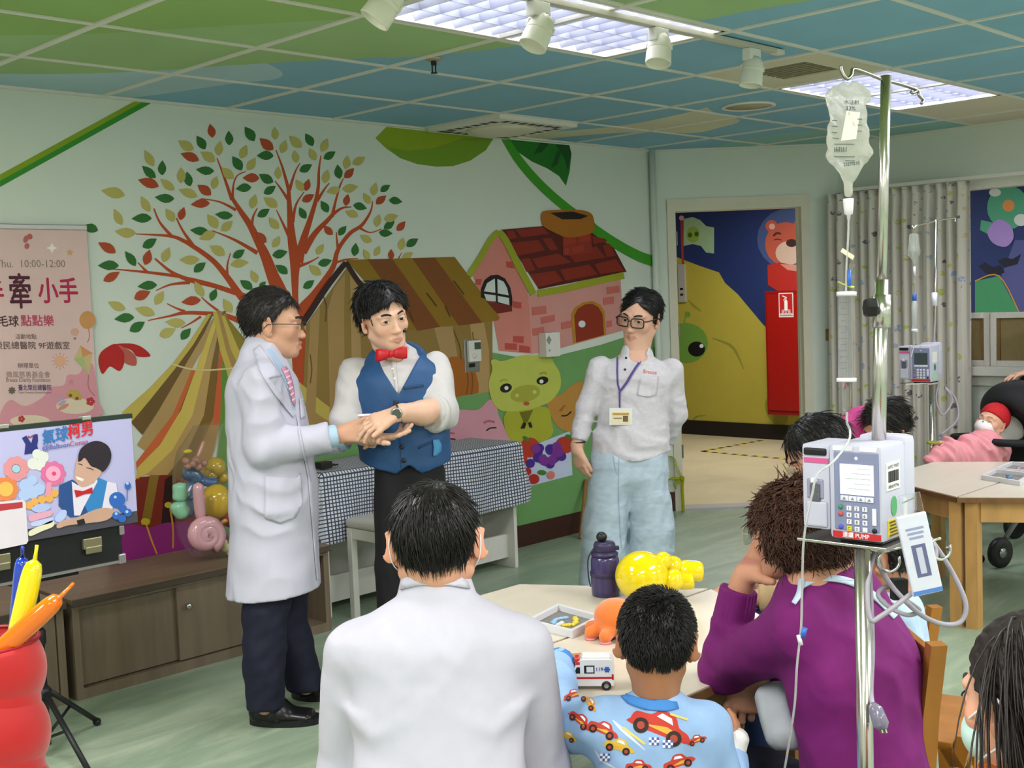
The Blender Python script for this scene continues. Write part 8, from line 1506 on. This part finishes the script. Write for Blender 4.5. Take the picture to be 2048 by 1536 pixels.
# ------------------------------------------------------------------ infusion pumps and stands
m_pl = mat('pump_shell', 'b8b8c8', .4, noise=(30, .02)); m_pd = mat('pump_panel', '7d82a0', .4); m_key = mat('pump_key', 'd6d6de', .4); m_clear = mat('clear_plastic', 'f2f4f4', .05, trans=.95, ior=1.1, alpha=.55); m_tubec = mat('clear_tube', 'dfe2e0', .15, trans=.6, ior=1.2, alpha=.8); m_pipe = mat('stand_chrome', 'c9c4be', .24, 1)
def pump(E0, sc, lab, screen, full):
    a_ = .74; n = (-HF*math.cos(a_)-HR*math.sin(a_)); u = (HR*math.cos(a_)-HF*math.sin(a_)); t = thing('infusion_pump', lab, 'infusion pump', E0-u*.06*sc-n*.05*sc, 'infusion pumps')
    def P(a, b, c): return E0-u*a*sc+UP*b*sc-n*c*sc
    def bx(a0, a1, b0, b1, c0, c1, bev=0): return MB().obox((P(a0, b0, c0)+P(a1, b1, c1))/2, u*abs(a1-a0)/2*sc, UP*abs(b1-b0)/2*sc, n*abs(c1-c0)/2*sc, bev*sc)
    obj('housing', bx(0, .112, 0, .19, 0, .135, .01), m_pl, t, True, 35); obj('back_bulge', bx(-.004, .1, .03, .2, .1, .15, .015), m_pl, t, True, 35); obj('foot', bx(.01, .1, -.006, .001, .02, .11), m_dark, t)
    ch = obj('channel_unit', bx(.116, .178, .012, .186, .012, .12, .008), m_pl, t, True, 35); obj('carry_slot', bx(.122, .172, .163, .178, .008, .02, .004), m_dark, ch); obj('pink_label', bx(.118, .172, .148, .158, .0105, .0125), paint('c8558a'), ch); obj('cassette_well', bx(.13, .166, .075, .115, .0095, .014, .003), mat('pump_recess', '8f8fa6', .5), ch); obj('cassette', bx(.136, .158, .07, .105, .006, .012, .002), mat('cassette_grey', '55565c', .5, noise=(300, .4)), ch); obj('cassette_lever', bx(.142, .154, .108, .118, .002, .012, .002), m_key, ch); obj('lower_door', bx(.122, .168, .018, .07, .008, .014, .004), m_pl, ch)
    pn = obj('panel', bx(.006, .1, .02, .176, -.002, .002, .002), m_pd, t)
    obj('screen', bx(.016, .086, .092, .152, -.0035, -.0015), screen, pn)
    for k in range(5): obj('screen_line', bx(.022, .05+.006*((k*7) % 5), .143-k*.01, .145-k*.01, -.004, -.0034), paint('b9bdc0' if full else '3c4448'), pn)
    for k in range(4):
        a0 = .0165+k*.0175; key = obj('soft_key', bx(a0, a0+.0165, .079, .089, -.0045, -.0015, .001), m_key, pn); obj('triangle', MB().prism([P(a0+.0045, .0815, -.0046), P(a0+.012, .0815, -.0046), P(a0+.0082, .087, -.0046)], n*.0004), m_pd, key)
    digs = ('1', '2', '3', '4', '5', '6', '7', '8', '9', 'C', '0', '.')
    for k, s in enumerate(digs):
        a0, b0 = .068-.0165*(k % 3), .0645-.0135*(k//3); key = obj('key', bx(a0-.005, a0+.005, b0-.0048, b0+.0048, -.0045, -.0015, .0012), paint('d8c030') if s == 'C' else m_key, pn)
        if full: text('digit', s, .009*sc, P(a0, b0, -.0049), u, UP, m_dark, key)
    for b0, c in ((.066, '3c8a5a'), (.052, 'c05050'), (.026, '4a58b8')): obj('round_key', MB().lathe(P(.086, b0, -.0015), [(.0052*sc, 0), (.0048*sc, .003*sc), (.001, .0035*sc)], n, 14), paint(c), pn, True)
    obj('arrow_key', bx(.011, .02, .034, .068, -.0045, -.0015, .002), m_key, pn); obj('lock_key', MB().lathe(P(.0155, .024, -.0015), [(.0052*sc, 0), (.0048*sc, .003*sc), (.001, .0035*sc)], n, 14), m_dark, pn, True); obj('logo_dot', MB().lathe(P(.052, .164, -.0015), [(.006*sc, 0), (.001, .001*sc)], n, 14), m_key, pn)
    rl = obj('red_label', bx(.004, .104, .004, .0165, -.002, .001), mat('label_red', 'b8242a', .5), t)
    if full: text('label_text', '連續 PUMP', .012*sc, P(.055, .0102, -.0024), u, UP, paint('e6e0e0'), rl, wid=.056*sc, bold=.0002)
    for a0, a1 in ((.01, .045), (.06, .102)): obj('white_sticker', bx(a0, a1, .178, .187, -.0012, .001), m_key, t)
    def sd(b0, b1, c0, c1, col, nm):
        o = MB().obox((P(0, b0, c0)+P(0, b1, c1))/2+u*.0008, u*.0006, UP*(b1-b0)/2*sc, n*(c1-c0)/2*sc); return obj(nm, o, paint(col), t)
    bl = sd(.1, .155, .018, .078, 'dcdcd8', 'barcode_label')
    if full:
        for k, wdt in enumerate((.0016, .0008, .0024, .0008, .0016, .0016, .0008, .0024, .0012, .0008, .002, .0008, .0016)): c0 = .026+k*.0036; obj('bar', MB().obox(P(0, .127, c0)+u*.0018, u*.0004, UP*.011*sc, n*wdt/2*sc), m_dark, bl)
        text('barcode_text', 'IA092 Y9007', .01*sc, P(0, .146, .048)+u*.002, -n, UP, m_dark, bl, wid=.05*sc); text('barcode_text', '88459796', .01*sc, P(0, .107, .048)+u*.002, -n, UP, m_dark, bl, wid=.046*sc)
        o = MB(); o.ring([[P(0, .067+.02*math.sin(q), .05+.013*math.cos(q))+u*w for q in (k*2*PI/20 for k in range(20))] for w in (.0005, .0014)]); obj('green_sticker', o, paint('4f9a62'), t)
        yl = sd(.008, .042, .022, .09, 'cdb933', 'yellow_note')
        for k in range(5): obj('note_line', MB().obox(P(0, .037-.0065*k, .055)+u*.0018, u*.0003, UP*.0016*sc, n*(.028-.003*(k % 2))*sc), paint('5a4a10'), yl)
        sd(.02, .075, .096, .112, 'd4d4d4', 'side_sticker')
    else:
        o = MB(); o.ring([[P(0, .075+.018*math.sin(q), .05+.012*math.cos(q))+u*w for q in (k*2*PI/16 for k in range(16))] for w in (.0005, .0014)]); obj('green_sticker', o, paint('2f7a5a'), t); sd(.012, .042, .022, .078, '9cc0a0', 'green_note')
    return t, P, u, n
D1 = 2.38
def K(x, y, d=0): return dep(x, y, D1+d)
E0 = K(1766, 1088, -.03); pt, PP, pu, pn_ = pump(E0, 1.02, 'large grey infusion pump with a lit white screen in the foreground', mat('screen_white', 'e4e6e8', .3, emit=.55), True)
t = thing('iv_stand', 'tall chrome drip stand in the foreground carrying the large pump', 'drip stand', (*K(1731, 1536, .03).xy, 0))
lp0, lp1 = K(1724, 1098, .03), K(1731, 1536, .03); dv = (lp1-lp0); fl = lp0+dv*((lp0.z)/(lp0.z-lp1.z)); ft = V((fl.x, fl.y, .12))
obj('lower_pole', MB().tube([lp0+UP*.0, ft], .0165, 16), m_pipe, t, True); obj('mid_pole', MB().tube([K(1757, 905, .06), K(1763, 560, .06)], .0145, 14), m_pipe, t, True); obj('upper_pole', MB().tube([K(1763, 560, .06), K(1772, 152, .06)], .0105, 14), m_pipe, t, True)
obj('collar', MB().tube([K(1763, 655, .06), K(1764, 590, .06)], .0185, 14), m_pipe, t, True); kc = K(1742, 615, .04); kn_ = MB().tube([K(1762, 615, .06), kc], .007, 8); kn_.ring([[kc-CR*o+(CU*math.cos(q)+CF*math.sin(q))*(.021 if k % 2 else .0175)*s_ for k, q in ((k, k*2*PI/12) for k in range(12))] for o, s_ in ((-.012, .8), (-.008, 1), (.008, 1), (.013, .8))]); obj('knob', kn_, m_dark, t, True, 40)
obj('tray', MB().obox((PP(.0, -.008, .05)+PP(.175, -.008, .05))/2-UP*.002, pu*.098, UP*.003, pn_*.055, .001), m_pipe, t)
for a, b in (((1760, 1092), (1778, 1122)), ((1858, 1075), (1880, 1098))): c = K(*b, .0); obj('ring_hook', MB().tube([c+(CR*math.cos(q)+CU*math.sin(q))*.021 for q in (k*5.2/18+1.5 for k in range(19))], .0032, 8), m_metal, t, True)
obj('hook_bar', MB().tube([PP(.06, -.01, .02), K(1762, 1104, -.02), K(1860, 1078, .1)], .004, 8), m_pipe, t, True)
hk = MB().tube(catmull([K(1681, 132, -.02), K(1684, 145, -.02), K(1694, 158, -.02), K(1703, 150, -.01), K(1707, 138, 0), K(1735, 147, .03), K(1768, 160, .06), K(1800, 168, .08), K(1834, 180, .1), K(1838, 190, .1), K(1846, 200, .1), K(1843, 207, .09)], 5), .0036, 8); hk.tube(catmull([K(1834, 182, .1), K(1826, 186, .09), K(1822, 184, .085)], 4), .0034, 7); obj('top_hooks', hk, mat('hook_metal', '8c887c', .3, 1), t, True)
obj('base_hub', MB().lathe((fl.x, fl.y, .06), [(.05, 0), (.05, .03), (.03, .06)], n=18), m_pipe, t, True)
for k in range(5):
    q = .4+2*PI*k/5; d = V((math.cos(q), math.sin(q), 0)); o = V((fl.x, fl.y, 0)); lg = obj('base_leg', MB().tube([o+UP*.08+d*.03, o+UP*.065+d*.27], .014, 8), m_pipe, t, True); obj('caster', MB().lathe(o+d*.27+UP*.028, [(.02, -.01), (.028, -.008), (.028, .008), (.02, .01)], d.cross(UP), 16), m_dark, lg, True)
# drip bag
g = Org(); g.ec(K(1694, 196, -.02), K(1697, 312, -.02), (.037, .011), (.042, .02), CR, .008); g.ec(K(1697, 312, -.02), K(1699, 345, -.02), (.04, .019), (.018, .012), CR, .012); g.rc(K(1699, 345, -.02), K(1697, 388, -.02), .012, .007, .012)
g.el(K(1697, 182, -.02), A(.034, .006, .02), (CR, CF, CU), .02); g.rc(K(1697, 165, -.04), K(1697, 165, 0), .006, .006, .002, -1); bm_ = g.mesh(.0032, disp=wrinkle(.0022, 55, 6), smooth=1)
t = thing('drip_bag', 'clear printed drip bag hanging from the foreground stand', 'drip bag', K(1697, 390, -.02)); obj('pouch', bm_, mat('bag_film', 'e6e6da', .12, trans=.6, ior=1.08, alpha=.72), t, True); bv = bvh_of(bm_)
decal('paper_label', 'd9d6ce', [(1693, 222), (1720, 225), (1712, 278), (1682, 282)], bv, t, .0008); dtext('bag_print', '水注射', 1703, 205, 9, 30, .05, '3a4444', bv, t, .0012); dtext('bag_print', '33%', 1701, 217, 8, 20, .05, '3a4444', bv, t, .0012); dtext('bag_print', '20270210', 1703, 328, 7, 32, -.12, '2c3c38', bv, t, .0012)
decal('bag_lines', '55605e', [[(x, y), (x+w, y+.5), (x+w, y+2), (x, y+1.5)] for x, y, w in ((1665, 240, 9), (1664, 252, 11), (1666, 264, 8), (1666, 276, 12), (1668, 288, 40), (1714, 238, 9), (1714, 250, 9), (1713, 262, 9), (1668, 312, 40), (1690, 320, 18), (1672, 300, 8))]+[[(1670+i*4, 296), (1672+i*4, 296), (1672+i*4, 305), (1670+i*4, 305)] for i in range(6)], bv, t, .0012)
# drip line with burette
t = thing('drip_line', 'clear drip line with a graduated burette running to the large pump', 'drip line', K(1695, 830, -.03)); dz = -.03
mb = MB().lathe(K(1697, 428, dz), [(.003, -.012), (.0042, -.002), (.0085, 0), (.0095, .012), (.0105, .024), (.0105, .03), (.004, .031)], UP, 14); obj('spike', mb, mat('spike_white', 'd8d2d8', .4), t, True)
obj('tube', MB().tube(catmull([K(1697, 440, dz), K(1696, 480, dz), K(1693, 530, dz), K(1692, 585, dz)], 6), .0024, 6), m_tubec, t, True); obj('slide_clamp', MB().obox(K(1695, 508, dz), CR*.012+CU*-.008, CU*.004+CR*.002, CF*.002, .001), mat('clamp_cream', 'd6cfb4', .5), t); obj('vent_filter', MB().tube([K(1700, 548, dz), K(1705, 528, dz)], .0055, 10), m_clear, t, True); obj('blue_port', MB().tube([K(1698, 540, dz), K(1698, 572, dz)], .0042, 10), mat('port_blue', '2f62b4', .4), t, True); obj('yellow_flap', MB().tube([K(1675, 563, dz), K(1693, 571, dz), K(1708, 575, dz)], [.0012, .0018, .003], 6), mat('flap_lime', 'a9b84a', .5), t, True)
br = MB().tube([K(1693, 590, dz), K(1693, 758, dz)], .0165, 20, cap=False); obj('burette', br, mat('burette_clear', 'dfe2e4', .08, trans=.85, ior=1.05, alpha=.55), t, True)
for y in (588, 760): obj('burette_cap', MB().tube([K(1693, y-4, dz), K(1693, y+4, dz)], .0195, 20), mat('cap_clear', 'dedce0', .3), t, True)
for k in range(12): obj('graduation', MB().obox(K(1686, 605+k*12, dz-.0166), CR*(.005 if k % 2 else .008), CU*.0004, CF*.0002), paint('6a6a70'), t)
obj('drip_chamber', MB().tube([K(1693, 765, dz), K(1694, 780, dz), K(1694, 812, dz), K(1694, 824, dz)], [.0075, .0085, .0075, .003], 14), m_clear, t, True); obj('line', MB().tube(catmull([K(1694, 824, dz), K(1694, 845, dz), K(1700, 862, dz), K(1696, 885, dz-.03), K(1665, 925, dz-.08), K(1635, 948, dz-.09), K(1625, 985, dz-.09), K(1608, 1075, dz-.08), K(1604, 1180, dz-.05), K(1602, 1255, dz-.04), K(1594, 1330, dz-.04), K(1588, 1420, dz-.02), K(1568, 1545, 0)], 6), .0024, 7), m_tubec, t, True)
obj('blue_clamp', MB().tube([K(1604, 1275, -.07), K(1610, 1255, -.07)], .0055, 10), MATS['port_blue'], t, True); obj('white_joint', MB().tube([K(1602, 1290, -.07), K(1597, 1270, -.07)], .0045, 8), m_key, t, True)
# power cord and packet
m_cord = mat('cord_grey', '9c98a2', .4); t = thing('power_cord', 'looped grey power cord hanging from the pump', 'cord', K(1750, 1465, .03))
obj('cable', MB().tube(catmull([K(1750, 1100, .05), K(1738, 1150, .02), K(1735, 1200, .0), K(1742, 1240, -.01), K(1762, 1232, -.01), K(1800, 1205, -.01), K(1845, 1165, 0), K(1872, 1110, .02), K(1858, 1075, .04), K(1890, 1120, .05), K(1920, 1175, .05), K(1932, 1215, .05), K(1920, 1244, .05), K(1885, 1248, .04), K(1840, 1228, .03), K(1790, 1180, .04), K(1760, 1135, .05), K(1748, 1105, .06)], 6), .0052, 8), m_cord, t, True)
obj('cable', MB().tube(catmull([K(1752, 1105, .06), K(1775, 1160, .07), K(1800, 1190, .06), K(1830, 1212, .05), K(1838, 1222, .05), K(1815, 1230, .05), K(1780, 1215, .05), K(1756, 1190, .06), K(1770, 1175, .07), K(1800, 1172, .07)], 5), .005, 8), m_cord, t, True)
obj('cable', MB().tube(catmull([K(1738, 1108, .05), K(1742, 1200, .04), K(1745, 1300, .03), K(1742, 1380, .02), K(1746, 1412, .0)], 6), .0052, 8), m_cord, t, True); obj('plug', MB().tube([K(1746, 1408, 0), K(1751, 1418, -.01), K(1762, 1448, -.02), K(1764, 1456, -.02)], [.007, .014, .016, .012], 12), mat('plug_clear', '8f8ca0', .15, trans=.4), t, True)
for d in (-5, 3): obj('prong', MB().tube([K(1764+d, 1452, -.02), K(1768+d, 1466, -.022)], .0022, 5, flat=2), m_metal, t)
obj('cord_tie', MB().obox(K(1798, 1178, .06), CR*.016, CU*.022, CF*.012, .003), m_dark, t)
c = K(1838, 1108, -.04); t = thing('wrapped_set', 'white wrapped medical packet hanging beside the pump', 'packet', c-UP*.08); ax, ay = (CR+CU*.22).normalized(), (CU-CR*.22).normalized()
obj('wrapper', MB().obox(c, ax*.03, ay*.08, CF*.006, .003), mat('packet_white', 'c9ccd8', .3, noise=(25, .05)), t); obj('blue_strip', MB().obox(c-ay*.074-CF*.0065, ax*.029, ay*.004, CF*.0005), paint('4a78b8'), t); obj('picture', MB().obox(c-CF*.0065-ay*.012, ax*.014, ay*.032, CF*.0005), paint('5a6080'), t); obj('picture_detail', MB().obox(c-CF*.0072-ay*.012, ax*.006, ay*.026, CF*.0005), paint('b4b8c8'), t)
for k in range(3): obj('print_line', MB().obox(c-CF*.0065+ay*(.052-.009*k), ax*(.018-.002*k), ay*.0022, CF*.0004), paint('8a92b0'), t)
obj('clear_tab', MB().obox(c+ay*.098+ax*.006, ax*.022, ay*.022, CF*.0012, .001), m_clear, t); obj('chain', MB().tube([c+ay*.105-ax*.01, K(1832, 995, -.02)], .0015, 5), m_metal, t)
# far stand
D2 = 6.7
def K2(x, y, d=0): return dep(x, y, D2+d)
pt2, PP2, _, _ = pump(K2(1862, 765, -.06), 1.09, 'distant infusion pump with a dark screen beside the curtain', mat('screen_dark', '3c4a4c', .2), False)
t = thing('iv_stand', 'slim drip stand in front of the curtain beside the stroller', 'drip stand', (*K2(1864, 900, .03).xy, 0)); f2 = K2(1864, 900, .03)
obj('lower_pole', MB().tube([K2(1862, 770, .03), V((f2.x, f2.y, .1))], .013, 12), m_pipe, t, True); obj('upper_pole', MB().tube([K2(1869, 700, .06), K2(1872, 440, .06)], .0085, 10), m_pipe, t, True); obj('collar', MB().tube([K2(1869, 612, .06), K2(1869, 585, .06)], .016, 12), m_key, t, True); obj('hook_bar', MB().tube(catmull([K2(1824, 452, 0), K2(1828, 458, 0), K2(1832, 452, 0), K2(1850, 447, .03), K2(1872, 442, .06), K2(1908, 436, .1), K2(1910, 444, .1)], 4), .005, 6), m_pipe, t, True)
obj('tray', MB().obox((PP2(.0, -.008, .05)+PP2(.175, -.008, .05))/2, HR*.09, UP*.003, HF*.05), m_pipe, t); obj('cord_loops', MB().tube(catmull([K2(1876, 770, .05), K2(1872, 800, .05), K2(1885, 830, .05), K2(1905, 800, .05), K2(1890, 775, .05), K2(1912, 800, .06), K2(1914, 840, .06), K2(1880, 870, .06)], 5), .006, 6), m_cord, t, True)
obj('basket', MB().tube([K2(1866, 885, .0)+(HR*math.cos(q)+HF*math.sin(q))*.03 for q in (k*2*PI/14 for k in range(14))], .008, 6, True), mat('basket_lime', '8e9430', .5), t, True)
for k in range(5):
    q = .3+2*PI*k/5; d = V((math.cos(q), math.sin(q), 0)); o = V((f2.x, f2.y, 0)); lg = obj('base_leg', MB().tube([o+UP*.1, o+UP*.06+d*.25], .012, 8), m_pipe, t, True); obj('caster', MB().lathe(o+d*.25+UP*.028, [(.02, -.01), (.028, -.008), (.028, .008), (.02, .01)], d.cross(UP), 14), m_dark, lg, True)
g = Org(); g.ec(K2(1828, 470), K2(1828, 505), (.028, .01), (.034, .022), CR, .02); g.rc(K2(1828, 505), K2(1829, 525), .028, .008, .02); t = thing('drip_bag', 'small half-full drip bag on the far stand by the curtain', 'drip bag', K2(1829, 530)); obj('pouch', g.mesh(.005, smooth=1), mat('bag_film2', 'd9ded6', .1, trans=.7, ior=1.08, alpha=.7), t, True)
t = thing('drip_line', 'thin drip line with a small burette on the far stand', 'drip line', K2(1829, 665)); obj('tube', MB().tube(catmull([K2(1829, 530), K2(1830, 560), K2(1830, 590)], 4), .003, 5), m_tubec, t, True); obj('chamber', MB().tube([K2(1829, 533), K2(1829, 552)], .008, 8), m_key, t, True); obj('burette', MB().tube([K2(1829, 602), K2(1829, 660)], .016, 14), m_tubec, t, True); obj('burette_cap', MB().tube([K2(1829, 588), K2(1829, 602)], .012, 10), MATS['port_blue'], t, True); obj('burette_cap', MB().tube([K2(1829, 658), K2(1829, 664)], .018, 14), m_key, t, True); obj('tube', MB().tube(catmull([K2(1829, 664), K2(1828, 690), K2(1822, 715, -.1)], 4), .003, 5), m_tubec, t, True)
# ------------------------------------------------------------------ on the play tables
def frame_box(pts, lab, seed, cols):
    P = [onz(x, y, TH) for x, y in pts]; c = sum(P, V((0, 0, 0)))/4; t = thing('bead_picture', lab, 'picture frame', c, 'framed bead pictures'); m_f = mat('frame_white', 'd2d2d6', .35)
    Q = [c+(p-c)*.86 for p in P]
    for i in range(4):
        j = (i+1) % 4; obj('frame_bar', MB().prism([P[i]+UP*.0005, P[j]+UP*.0005, Q[j]+UP*.0005, Q[i]+UP*.0005], (0, 0, .022)), m_f, t)
    obj('backing', MB().prism([q+UP*.001 for q in Q], (0, 0, .004)), mat('backing_grey', '77736e', .6, noise=(60, .1)), t); R = random.Random(seed); x, y = (Q[1]-Q[0]), (Q[3]-Q[0])
    for col, path in cols:
        b = MB(); pa = catmull([(u, v, 0) for u, v in path], 8)
        for p in pa:
            for k in range(2): q = Q[0]+x*(p.x+R.uniform(-.03, .03))+y*(p.y+R.uniform(-.03, .03)); b.lathe(q+UP*.005, [(.0055, 0), (.0055, .006), (.001, .007)], n=7)
        tag(obj('beads', b, paint(col, .4), t, True), kind='stuff')
    return t
frame_box(((1053, 1254), (1116, 1221), (1206, 1246), (1145, 1277)), 'white framed bead picture with blue and yellow beads on the middle table', 1, [('8fb8d8', [(.3, .35), (.5, .3), (.7, .4)]), ('d8c23a', [(.3, .6), (.45, .75), (.65, .7), (.8, .55)]), ('c8ccd0', [(.25, .5), (.4, .5)])])
frame_box(((1962, 959), (1990, 946), (2066, 955), (2040, 972)), 'white framed bead picture with greenish beads on the right table', 2, [('b8b84a', [(.25, .4), (.35, .3)]), ('5a82a8', [(.5, .5), (.7, .55), (.8, .4)])])
frame_box(((1990, 945), (2022, 931), (2090, 938), (2062, 951)), 'farther bead picture with pink beads on the right table', 3, [('b88a98', [(.3, .5), (.6, .4), (.8, .5)])])
b = onz(1212, 1190, TH); t = thing('water_bottle', 'dark purple water bottle with a strap on the middle table', 'bottle', b); m_pb = mat('bottle_purple', '39305c', .25, coat=.3); m_pb2 = mat('bottle_lid', '332b4c', .4)
obj('body', MB().lathe(b, [(.04, 0), (.046, .004), (.047, .02), (.047, .085), (.046, .12), (.04, .135)], n=28), m_pb, t, True); obj('band', MB().lathe(b+UP*.066, [(.049, 0), (.05, .002), (.05, .012), (.049, .014)], n=28), m_pb2, t, True); obj('shoulder', MB().lathe(b+UP*.132, [(.044, 0), (.044, .008), (.034, .016)], n=28), m_pb2, t, True); obj('lid', MB().lathe(b+UP*.146, [(.034, 0), (.036, .004), (.036, .022), (.032, .03), (.001, .033)], n=24), m_pb2, t, True); obj('lid_knob', MB().ell(b+UP*.193-HR*.008, .018, .018, .017), m_dark, t, True); obj('clasp', MB().obox(b+UP*.155+HR*.04, HR*.008, HF*.008, UP*.006, .002), m_pb2, t); obj('strap', MB().tube(catmull([b-HR*.036+UP*.155, b-HR*.055+UP*.12, b-HR*.055+UP*.06, b-HR*.049+UP*.03], 5), .006, 6, flat=.4), m_pb2, t, True)
yb = onz(1290, 1205, TH)+UP*.082; t = thing('yellow_balloon_figure', 'shiny yellow balloon sculpture lying on the middle table', 'balloon', onz(1290, 1205, TH)); m_yb = mat('balloon_yellow', 'e6cf0a', .1, spec=.7, coat=.5)
def YB(x, y, d=0): return dep(x, y, proj(yb)[2]+d)
obj('ball', MB().ell(YB(1284, 1152), .086, .086, .08, (CR, CF, CU), 28, 18), m_yb, t, True)
for x, y, r, d in ((1326, 1122, .03, .0), (1346, 1132, .033, .02), (1347, 1160, .035, -.02), (1335, 1175, .03, .02)): obj('bead', MB().ell(YB(x, y, d), r, n=18, m=12), m_yb, t, True)
for P_, r in (([YB(1355, 1140, .02), YB(1380, 1142, .02), YB(1408, 1143, .02)], .034), ([YB(1352, 1160), YB(1372, 1162), YB(1388, 1160)], .028)):
    pa, rr = sausage(P_, r, 12); obj('long_lobe', MB().tube(pa, rr, 16), m_yb, t, True)
o = onz(1232, 1272, TH); g = Org(); g.el(o+UP*.058, (.062, .062, .052), None, .02)
for k in range(8): q = k*2*PI/8+.3; d = V((math.cos(q), math.sin(q), 0)); g.rc(o+UP*.028+d*.035, o+UP*.019+d*.078, .02, .018, .014)
t = thing('octopus_plush', 'orange octopus plush toy on the middle table', 'plush toy', o); obj('plush_body', g.mesh(.004, cut=[(o+UP*.003, (0, 0, -1))], smooth=1), mat('plush_orange', 'e0742a', .9, noise=(60, .06), sheen=.5, bump=(260, .3, .002)), t, True)
u_ = MB()
for k in range(8): q = k*2*PI/8+.3; d = V((math.cos(q), math.sin(q), 0)); u_.lathe(o+UP*.0006+d*.078, [(.0175, 0), (.0175, .004), (.012, .006)], n=14)
tag(obj('pink_underside', u_, paint('d88a8a', .9), t, True), kind='stuff')
# toy ambulance
a0 = onz(1180, 1374, TH); ax = (HR*.99-HF*.1).normalized(); ay = HF*.99+HR*.1; ay = (ay-ax*ay.dot(ax)).normalized(); t = thing('toy_ambulance', 'white toy ambulance with a red stripe under the boy\'s hand', 'toy car', a0); m_aw = mat('toy_white', 'd9d8d8', .3)
def AP(x, y, z): return a0+ax*x+ay*y+UP*z
pr = [(-.068, .012), (.06, .012), (.062, .03), (.06, .074), (.055, .078), (-.018, .078), (-.032, .066), (-.042, .044), (-.064, .036), (-.069, .026)]; mb = MB(); mb.ring([[AP(x, y, z) for x, z in pr] for y in (-.029, .029)]); obj('body', mb, m_aw, t)
obj('roof', MB().obox(AP(.018, 0, .08), ax*.034, ay*.022, UP*.003, .001), m_aw, t); obj('beacon', MB().obox(AP(-.03, 0, .073), ax*.006, ay*.018, UP*.005, .002), paint('b82a20', .2), t); S = -.0295
def side(nm, pts, col, o=0): return obj(nm, MB().prism([AP(x, S-o, z) for x, z in pts], ay*.0006), paint(col, .3), t)
side('stripe', ((-.068, .03), (.061, .03), (.061, .035), (-.068, .035)), 'b01c1c'); side('rear_light', ((.056, .028), (.061, .028), (.061, .042), (.056, .042)), 'b01c1c', .0004); side('cab_window', ((-.037, .044), (-.022, .044), (-.022, .06), (-.03, .06)), '1a1c1e'); w_ = side('side_window', ((-.012, .044), (.014, .044), (.014, .064), (-.012, .064)), '1c1e22'); side('window_glass', ((-.006, .047), (.011, .047), (.011, .061), (-.006, .061)), 'cfd6da', .0006); side('red_flash', ((-.036, .066), (-.022, .066), (-.022, .074), (-.03, .072)), 'b82a20')
text('lettering', '119', .013, AP(.026, S-.001, .054), ax, UP, paint('2a4f9a'), t, wid=.016, bold=.0003); side('round_mark', [(-.036+.005*math.cos(q), .0325+.005*math.sin(q)) for q in (k*PI/6 for k in range(12))], 'b01c1c', .0006)
mb = MB()
for k in range(3): q = k*PI/3; c, s_ = math.cos(q), math.sin(q); mb.prism([AP(.045+x*c-z*s_, S-.0008-.0003*k, .054+x*s_+z*c) for x, z in ((-.0075, -.0022), (.0075, -.0022), (.0075, .0022), (-.0075, .0022))], ay*.0003)
obj('star_of_life', mb, paint('2458a8'), t)
for x in (-.048, .042):
    for y in (-.024, .024): w = obj('wheel', MB().lathe(AP(x, y, .0125), [(.006, -.006), (.0122, -.005), (.0122, .005), (.006, .006)], ay, 18), m_dark, t, True); obj('hub_cap', MB().lathe(AP(x, y+(-.0062 if y < 0 else .0062), .0125), [(.006, 0), (.001, .001)], ay*(-1 if y < 0 else 1), 10), m_steel, w)
# ------------------------------------------------------------------ red pop-up bin with balloons
BD = 2.7; bc = dep(-42, 1265, BD); bx_, by_ = bc.x, bc.y; t = thing('popup_bin', 'red spiral fabric bin at the lower left corner', 'bin', (bx_, by_, 0)); rings = []
for i in range(91):
    z = .866*i/90; rings.append([V((bx_, by_, z))+V((math.cos(q), math.sin(q), 0))*(.113+.026*abs(math.sin(PI*(z/.15+q/(2*PI)+.25)))**.7) for q in (k*2*PI/40 for k in range(40))])
for i in range(30): z = .866-.45*i/29; rings.append([V((bx_, by_, z))+V((math.cos(q), math.sin(q), 0))*.122 for q in (k*2*PI/40 for k in range(40))])
obj('fabric', MB().ring(rings), mat('bin_red', 'c41c1e', .6, noise=(12, .05), sheen=.3), t, True); obj('rim_wire', MB().tube([V((bx_, by_, .868))+V((math.cos(q), math.sin(q), 0))*.125 for q in (k*2*PI/40 for k in range(40))], .005, 6, True), mat('bin_rim', '9a1416', .5), t, True)
for nm, col, lab, P_, r, tip in (('blue_balloon', '1f3fb4', 'long blue balloon sticking out of the red bin', [(25, 1330, .04), (38, 1200, .04), (45, 1112, .04)], .017, (45, 1095)), ('yellow_balloon', 'e6d80a', 'long yellow balloon sticking out of the red bin', [(22, 1330, -.02), (45, 1230, -.02), (70, 1118, -.02)], .0235, (74, 1090)), ('orange_balloon', 'e8700c', 'long orange balloon leaning out of the red bin', [(-30, 1330, -.05), (30, 1275, -.05), (122, 1192, -.05)], .023, (147, 1167))):
    P_ = [dep(x, y, BD+d) for x, y, d in P_]; q = thing(nm, lab, 'balloon', P_[0], 'long balloons in the red bin'); pa, rr = sausage(P_, r, 16); obj('tube', MB().tube(pa, rr, 16), bal(col), q, True); e = dep(*tip, BD-.02); obj('nozzle', MB().tube([P_[-1]-(e-P_[-1])*.3, P_[-1]+(e-P_[-1])*.5, e], [.006, .004, .0042], 8), bal(col), q, True)
